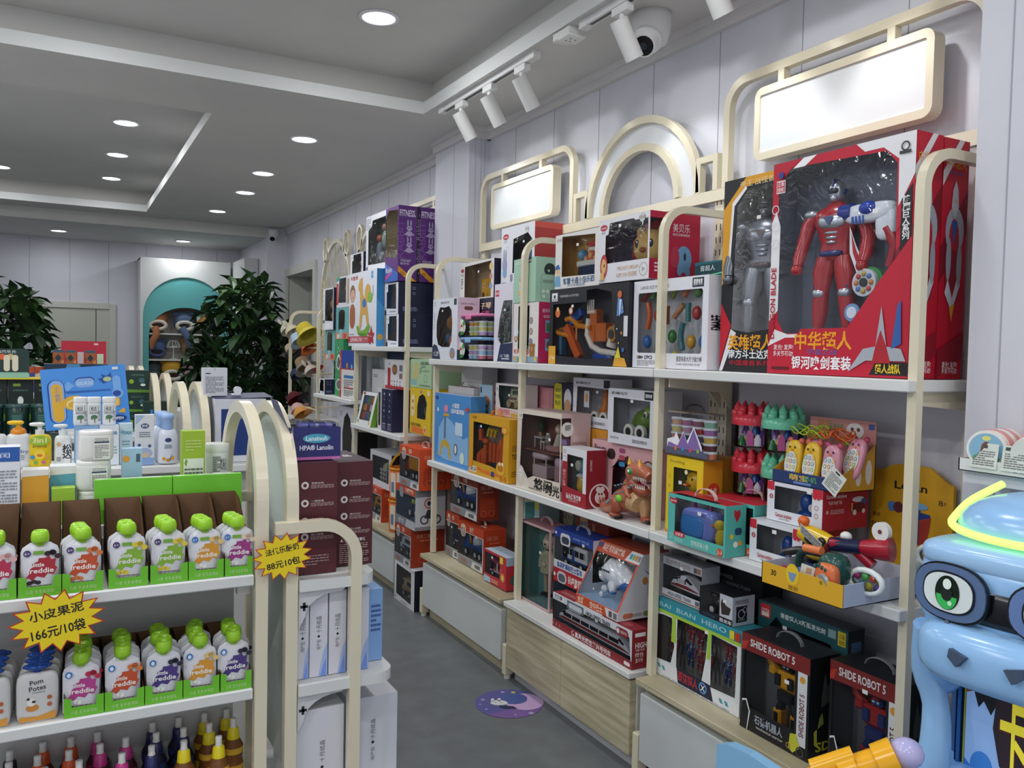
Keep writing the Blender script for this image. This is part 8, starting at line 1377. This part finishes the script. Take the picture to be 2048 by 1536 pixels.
def plush_hat(x, z, lab, c, trim, s=1.0, scarf=None):
    t = thing('plush_hat', lab, 'hat', (x, 11.3, z), 0, 'plush animal hats on the back wardrobe')
    part('hat_body', t, lambda mb: (mb.sq((0, 0, .15*s), (.115*s, .11*s, .1*s), c, .9, 18), mb.lathe([(.1*s, .06*s), (.115*s, .13*s)], c, n=16)))
    for q in (-1, 1): part('ear', t, lambda mb: mb.sq((q*.085*s, 0, .225*s), (.04*s, .03*s, .035*s), c, 1, 10))
    part('fluffy_trim', t, lambda mb: mb.tube([(.082*s*cos(2*PI*k/20), -.10*s, .085*s+.045*s*sin(2*PI*k/20)) for k in range(20)], .022*s, trim, 8, True))
    part('dark_opening', t, lambda mb: mb.sq((0, -.1*s, .085*s), (.07*s, .015, .035*s), '#3a2420:p', 1, 12))
    if scarf: part('scarf', t, lambda mb: mb.tube([(-.03*s, -.13, .06*s), (scarf*.3, -.17, -.02), (scarf, -.17, -.1), (scarf*1.2, -.16, -.2)], [.04*s, .038*s, .04*s, .02*s], c, 10))
    part('wire_stand', t, lambda mb: (mb.cyl((0, 0, 0), (0, 0, .1*s), .006, c='#e4e4e0'), mb.cyl((0, 0, 0), (0, 0, .004), .05, c='#e4e4e0')))
for a in [(1.075, 1.747, 'brown plush hat with white trim at the left of the top shelf', '#b0724c:p', '#d8ccba:p', 1.1, -.06), (1.39, 1.747, 'blue grey plush hat with white trim in the middle of the top shelf', '#5c6c8c:p', '#d4cfc4:p', 1.1, .04), (1.66, 1.747, 'golden brown plush hat with white trim, half behind the plant', '#b07c3c:p', '#d8ccba:p', 1.1),
          (1.07, 1.422, 'dark blue plush hat on the second shelf with its scarf in front', '#54658a:p', '#4a5a80:p', 1.0), (1.47, 1.422, 'tan plush hat on the second shelf beside the empty wire stand', '#94744c:p', '#94744c:p', 1.05), (1.7, 1.422, 'orange tan plush hat at the right of the second shelf', '#b88858:p', '#c89868:p', .9),
          (1.02, 1.122, 'dark teal plush hat at the left of the third shelf', '#3a464c:p', '#3a464c:p', 1.0), (1.255, 1.122, 'yellow tiger plush hat on the third shelf', '#c89a30:p', '#d8d4c4:p', 1.15), (1.48, 1.122, 'dusty pink plush hat on the third shelf', '#a88890:p', '#b08e98:p', 1.15), (1.69, 1.122, 'pale beige plush hat on the third shelf', '#b8a898:p', '#b8a898:p', 1.1)]: plush_hat(*a)
t = thing('wire_hat_stand', 'empty white wire hat stand on the second shelf', 'stand', (1.27, 11.3, 1.421))
part('stand', t, lambda mb: (mb.cyl((0, 0, 0), (0, 0, .18), .007, c='#e6e6e2'), mb.lathe([(.06, 0), (.03, .01), (.0, .02)], '#e6e6e2'), [mb.tube([(.085*cos(a*.63), .085*sin(a*.63), .15), (.05*cos(a*.63), .05*sin(a*.63), .23)], .004, '#e6e6e2', 5) for a in range(10)], mb.tube([(.085*cos(k*.42), .085*sin(k*.42), .15) for k in range(15)], .006, '#e6e6e2', 5, True), mb.tube([(.05*cos(k*.42), .05*sin(k*.42), .23) for k in range(15)], .005, '#e6e6e2', 5, True)))

# plants
MC['leaf'] = nodemat('leaf', '#22381f', .38, _noise_mix('#1c301d', '#34522c', 6)); MC['leaf2'] = nodemat('young_leaf', '#2f4a26', .38, _noise_mix('#2f4c2a', '#466a36', 6))
def plant(x, y, R_, H, n, lab, seed, ztip=.75):
    t = thing('money_tree_plant', lab, 'potted plant', (x, y, 0)); rr = random.Random(seed)
    part('pot', t, lambda mb: mb.lathe([(0, 0), (.17, 0), (.22, .36), (.24, .38), (.21, .38), (.2, .34), (0, .34)], '#c8c4bc:g', n=24))
    part('trunk', t, lambda mb: [mb.tube([(.03*cos(k*2.1+j*.5), .03*sin(k*2.1+j*.5), .34+j*.14) for j in range(6)], .024, '#5a4a38', 8) for k in range(3)])
    lf = MB(); st = MB()
    for i in range(n):
        # crown points, fuller in the middle and drooping at the bottom
        z = H*(.34+.64*rr.random()); k = (z/H-.36)/.62; rad = R_*(1.08-.6*k**2.0)*(.42+.66*rr.random()); a = rr.uniform(0, 2*PI)
        p = Vector((rad*cos(a), rad*sin(a), z)); b = Vector((.05*cos(a), .05*sin(a), min(z-.12, .9+.5*k)))
        if i % 3 == 0: st.tube([b, (b+p)/2+Vector((0, 0, .06)), p], .005, '#3a4a2c', 5)
        out = Vector((cos(a), sin(a), .15+1.3*k*k)).normalized(); m = 'leaf2' if k > .75 and rr.random() < .5 else 'leaf'
        nl = rr.choice((5, 6, 6)); L = rr.uniform(.19, .31)
        e1 = out.cross(Vector((0, 0, 1))).normalized(); e2 = e1.cross(out).normalized()
        for j in range(nl):
            th = 2*PI*j/nl+rr.uniform(-.2, .2); d = (e1*cos(th)+e2*sin(th)*.75+out*.45+Vector((0, 0, -.28))).normalized(); w = d.cross(Vector((.1, .2, 1))).normalized()*L*.19; up = w.cross(d).normalized()*L*.06
            q = [p, p+d*L*.3+w*.8+up, p+d*L*.62+w+up, p+d*L-up*2, p+d*L*.62-w+up, p+d*L*.3-w*.8+up]; c0 = p+d*L*.55
            lf.add(q+[c0], [(0, 1, 6), (1, 2, 6), (2, 3, 6), (3, 4, 6), (4, 5, 6), (5, 0, 6)], m, False)
    lf.build('foliage', t); st.build('stems', t)
plant(1.74, 9.15, .56, 2.32, 150, 'large dark green leafy plant in front of the arch wardrobe and doorway', 5)
plant(-.48, 8.7, .52, 2.14, 105, 'large dark green leafy plant at the left edge of the picture', 9)

# ------------------------------------------------------------------ arcade machine at the right edge
SKY = '#96c4f0:g'; SK2 = '#7cb0e8:g'
def machine():
    t = thing('arcade_machine', 'light blue dinosaur shaped card arcade machine at the right edge', 'arcade machine', (1.70, .962, 0), NR+.12)
    part('body', t, lambda mb: (mb.sq((0, .2, .35), (.27, .17, .36), SK2, .3, 24), mb.bev(-.19, .12, .1, .19, .36, 1.05, '#2c5a94', .02)))
    for q in (-1, 1): part('side_column', t, lambda mb: mb.tube(crv([(q*.175, .0, 1.02), (q*.19, .02, .92), (q*.17, .03, .84), (q*.165, .02, .72), (q*.185, .01, .6), (q*.22, -.01, .48), (q*.25, .0, .3)], 3), [.034-.006*min(i, 6)/6+.002*max(0, i-6) for i in range(19)], SKY, 14))
    def head(mb):
        mb.sq((0, .12, 1.11), (.215, .185, .112), SKY, .55, 32); mb.sq((0, .16, 1.22), (.175, .17, .1), SKY, .75, 30); mb.sq((0, .03, 1.0), (.18, .15, .07), SKY, .6, 28); mb.sq((0, .04, 1.19), (.2, .1, .035), '#a4cdf4:g', .6, 28)
        for q in (-1, 1): mb.sq((q*.165, .06, .95), (.04, .06, .09), SK2, .9, 14)
    part('head', t, head)
    for q in (-1, 1):
        def gog(mb):
            mb.T = TR(q*.1, -.062, 1.122, 1, q*.2, -.06)
            F0 = FR(0, 0, 0); mb.T = mb.T @ F0
            for rx, ry, c, w in ((.086, .060, '#10141c:g', .006), (.082, .056, '#7e9cd2:m', .010), (.060, .043, '#141a26:g', .0125), (.056, .039, '#e2ecec:g', .014)): mb.prism([(rx*math.copysign(abs(cos(u))**.8, cos(u)), ry*math.copysign(abs(sin(u))**.8, sin(u))) for u in [2*PI*k/32 for k in range(32)]], w, c)
            mb.prism(ell(.0, .0, .028, .035, 28), .0155, '#0a1c14:g'); mb.poly(ell(0, -.006, .024, .028, 26, 180, 360), '#3ec060:g', .0162); mb.poly(ell(0, -.002, .013, .015, 20), '#0a1c14', .0166); mb.poly(ell(.0, .018, .010, .011, 16), '#f0fff4:g', .017); mb.poly(ell(.009, -.02, .005, .005, 12), '#c8f4d4', .017)
            mb.cyl((-.0, -.062, .004), (-.0, -.062, .009), .005, c='#8aa0b8:m', n=10)
        part('goggle_eye', t, gog)
        part('nostril', t, lambda mb: mb.prism([(q*.04, 0), (q*.075, .01), (q*.07, -.02), (q*.055, -.032)], .004, '#4a5a70') if 0 else (setattr(mb, 'T', TR(0, -.112, 1.02, 1, 0, -.12) @ FR(0, 0, 0)), mb.prism([(q*.035, -.005), (q*.068, .005), (q*.07, -.012), (q*.052, -.028)], .02, '#3c4c64')))
    part('goggle_bridge', t, lambda mb: mb.sq((0, -.055, 1.105), (.1, .018, .036), '#10141c:g', .6, 20))
    part('light_strip', t, lambda mb: mb.tube(crv([(-.125, .2, 1.325), (-.158, .13, 1.29), (-.162, .07, 1.262), (-.145, .02, 1.248), (-.09, -.012, 1.24), (0, -.022, 1.236), (.09, -.012, 1.24), (.145, .02, 1.248), (.162, .07, 1.262), (.158, .13, 1.29), (.125, .2, 1.325)]), .0085, '#b4f068:e1.7', 10))
    def scr(mb):
        mb.box(-.155, .09, .52, .155, .125, 1.0, '#0f1c30:g'); mb.box(-.15, .086, .52, -.143, .09, 1.0, '#3a78c0:g'); mb.box(-.136, .087, .52, -.133, .09, 1.0, '#b8b83a')
        T = Matrix.Translation((-.132, .0885, .55)) @ FR(0, 0, 0)
        mb.gfx(T, .264, .43, 'R 0 0 1 1 #8aaede:e.35;P #7a3a30:e.3 0 1 .5 1 .42 .86 .3 .8 .14 .78 0 .74;P #5c2a26 0 .9 .48 .92 .48 .915 0 .895;P #5c2a26 0 .83 .4 .86 .4 .855 0 .825;P #1c1c20 .06 .76 .1 .68 .14 .72 .2 .66 .24 .72 .3 .68 .34 .76 .2 .8;E .25 .2 .22 .16 #d8e4f0:e.3;E .8 .35 .2 .14 #dce8f4:e.3;P #2c6cc0:e.3 0 .1 .14 .16 .22 .3 .16 .42 .1 .34 0 .4;E .14 .38 .09 .08 #3a7cc8:e.3;P #5a9a3a:e.3 0 0 .4 0 .3 .1 .1 .12;P #d8d060 .3 .2 .38 .26 .44 .2 .36 .14;'
               'P #3a2a30 .24 .76 .48 .8 .56 .66 .52 .4 .4 .36 .28 .42 .22 .6;TB .385 .6 .34 #6a2a20 .24 卡;TB .38 .61 .31 #e8d838:e.4 .21 卡;TB .7 .56 .28 #6a2a20 .2 卡;TB .695 .57 .25 #e8d838:e.4 .18 卡;R .62 .8 .2 .06 #d8501c;T .72 .83 .04 #f4e8d0 .16 NEW;R .28 .03 .34 .06 #2a6a5a;T .45 .06 .035 #c8e8c0 .28 TAYKSE;TB .8 .06 .06 #e0a030 0 20')
    part('screen', t, scr)
    def gun(mb):
        c = '#f0b01c:g'; a = Vector((-.26, -.32, .715)); b = Vector((-.13, -.2, .80)); d = (b-a).normalized(); L = (b-a).length; mb.cyl(a, a+d*L*.42, .03, .032, c, 20); mb.cyl(a+d*L*.42, a+d*L*.6, .038, c=c, n=20); mb.cyl(a+d*L*.6, a+d*L*.8, .029, c=c, n=20); mb.cyl(a+d*L*.8, b, .036, .038, c, 20)
        u = Vector((0, 0, 1)); mb.cyl(a+d*L*.1+u*.03, a+d*L*.55+u*.03, .02, c=c, n=16); mb.bev(a.x+.03, a.y+.0, a.z+.03, a.x+.07, a.y+.05, a.z+.05, c, .006)
        mb.sq(a+d*.03+Vector((0, -.028, 0)), (.022, .01, .022), '#e8eaf0:g', 1, 14); mb.sq(a+d*.03+Vector((0, -.037, 0)), (.012, .005, .012), '#2c5cc8:g', 1, 12)
    part('yellow_gun', t, gun)
    part('gun_tip', t, lambda mb: mb.sq((-.115, -.188, .81), (.034, .032, .03), '#b8b4e0:g', 1, 16))
    part('gun_mount', t, lambda mb: mb.tube([(-.22, -.3, .7), (-.12, -.15, .55), (-.05, .05, .42)], .03, '#3a6ab0:g', 10))
machine()
def seat():
    t = thing('child_seat', 'pale blue rounded child seat back in front of the white cabinet', 'seat', (1.52, 1.60, 0), NR+.05)
    def f(mb): mb.T = FR(0, 0, 0); mb.prism([(0, .12), (.42, .12), (.4, .5), (.36, .57), (.28, .605), (.12, .62), (.05, .615), (.015, .6)], .03, '#8cc0e6:g')
    part('seat_back', t, f); part('seat', t, lambda mb: mb.bev(.0, -.26, .25, .42, -.03, .29, '#8cc0e6:g', .01))
    for x in (.02, .37):
        for y in (-.25, -.05): part('leg', t, lambda mb: mb.bev(x, y, 0, x+.03, y+.03, .25, '#8cc0e6:g', .004))
seat()
def rattles():
    t = thing('rattle_display_tray', 'white counter tray lettered for rattles above the arcade machine', 'display tray', (1.93, 1.248, 1.337), NR)
    part('tray', t, lambda mb: (mb.box(0, 0, 0, .36, .145, .002, '#e4e6e2'), mb.box(0, 0, 0, .36, .003, .03, '#e4e6e2'), mb.box(0, .0, 0, .003, .145, .03, '#e4e6e2'), mb.gfx(FR(.36, 0, 0), .36, .03, 'TB .62 .5 .34 #4a5a50 .5 LIGHTING MUSIC RATTLE')))
    for x in (.03, .105): part('price_card', t, lambda mb: (setattr(mb, 'T', TR(x, -.004, .012, 1, 0, -.15)), mb.box(0, 0, 0, .065, .001, .06, '#d8dcd4'), mb.gfx(FR(0, 0, 0), .065, .06, 'R .1 .8 .5 .13 #3a4a48;B .1 .1 .8 .62 7 #777')))
    part('shelf_support', t, lambda mb: mb.box(.0, .02, -.03, .36, .154, -.001, '#d8d8dc'))
    for i, (x, z, l) in enumerate(((.01, .055, 'left rattle drum with a printed bear face'), (.115, .062, 'right rattle drum leaning against the first'))):
        r = thing('rattle_drum', 'pink and white striped ' + l, 'toy drum', (1.985, 1.205-x, 1.339+z), .22, 'pink rattle drums'); R_ = .046
        part('drum_body', r, lambda mb: (setattr(mb, 'T', Matrix.Rotation(-.25 if i else 0, 4, 'Y')), [mb.cyl((-.05+.025*k, 0, 0), (-.05+.025*(k+1), 0, 0), R_*(1 if 0 < k < 4 else .97), c=('#f0ece4:g' if k % 2 == 0 else '#dc8c88:g'), n=28) for k in range(5)], mb.cyl((.06, 0, 0), (.1, 0, 0), R_*.9, R_*.55, '#e8a880:g', 24)))
        if not i: part('drum_face', r, lambda mb: (setattr(mb, 'T', Matrix(((0, 0, -1, -.051), (-1, 0, 0, 0), (0, 1, 0, 0), (0, 0, 0, 1)))), mb.poly(ell(0, 0, .038, .038, 26), '#8ab8d4', .0005), mb.poly(ell(0, -.022, .03, .012, 16), '#5a9a6a', .0008), mb.poly(ell(0, -.002, .012, .02, 16), '#7a4a34', .0011), mb.poly(ell(0, -.008, .006, .008, 12), '#e8d040', .0014), mb.poly(ell(.0, .026, .01, .006, 12), '#e8e080', .0011)))
        part('hang_cord', r, lambda mb: mb.tube([(.02, -R_, .0), (.02, -R_-.003, -.03), (.024, -R_-.003, -.04), (.028, -R_-.003, -.03), (.026, -R_, 0)], .0015, '#e8c0b8', 5))
rattles()
MB().box(0, 0, 0, .1, .003, .09, '#e0e2e6').gfx(FR(0, 0, 0), .1, .09, 'TB .4 .85 .08 #334 .5 LIGHTING;B .1 .2 .7 .5 5 #778').build('white_card', None, (2.08, 1.18, 1.44), NR, label='small white text card on the near wall above the rattle drums', category='card')
def sticker():
    mb = MB(); mb.poly(ell(0, 0, .155, .155, 40), '#5a5898', .0012); mb.poly([(.155*cos(a), .155*sin(a)) for a in [(-2.2+i*.2) for i in range(13)]], '#7a5a9c', .0015); mb.poly([(.07+.09*cos(a), .02+.09*sin(a)) for a in [i*.26 for i in range(24)]], '#c8a8d0', .0018); mb.poly(ell(.02, .05, .065, .062, 24), '#4c5c9c', .0021)
    mb.poly(ell(-.045, .0, .04, .028, 20), '#d8d8dc', .0024); mb.poly(ell(-.075, .03, .008, .018, 10), '#d8d8dc', .0024); mb.poly(ell(-.045, .034, .008, .018, 10), '#d8d8dc', .0024); mb.poly(ell(-.06, .002, .004, .003, 8), '#5a5a70', .0027); mb.poly(ell(-.035, .004, .004, .003, 8), '#5a5a70', .0027); mb.poly([(-.04, -.025), (.02, -.035), (.04, -.06), (-.02, -.06), (-.045, -.045)], '#202c50', .0027)
    for x, y, r in ((-.12, .03, .01), (-.1, -.07, .007), (.1, -.1, .013), (-.03, .12, .01), (.03, -.12, .007), (.12, .07, .008), (-.13, -.02, .006)): mb.poly(ell(x, y, r, r, 12), '#a8a0c8', .002)
    mb.poly([(.02+.016*(1 if i % 2 == 0 else .45)*cos(PI*i/5+PI/2), .118+.016*(1 if i % 2 == 0 else .45)*sin(PI*i/5+PI/2)) for i in range(10)], '#d8cc50', .0024)
    mb.build('floor_sticker', None, (1.80, 3.26, .0), -.5, label='round blue and purple moon and bunny sticker on the grey floor', category='floor sticker')
sticker()
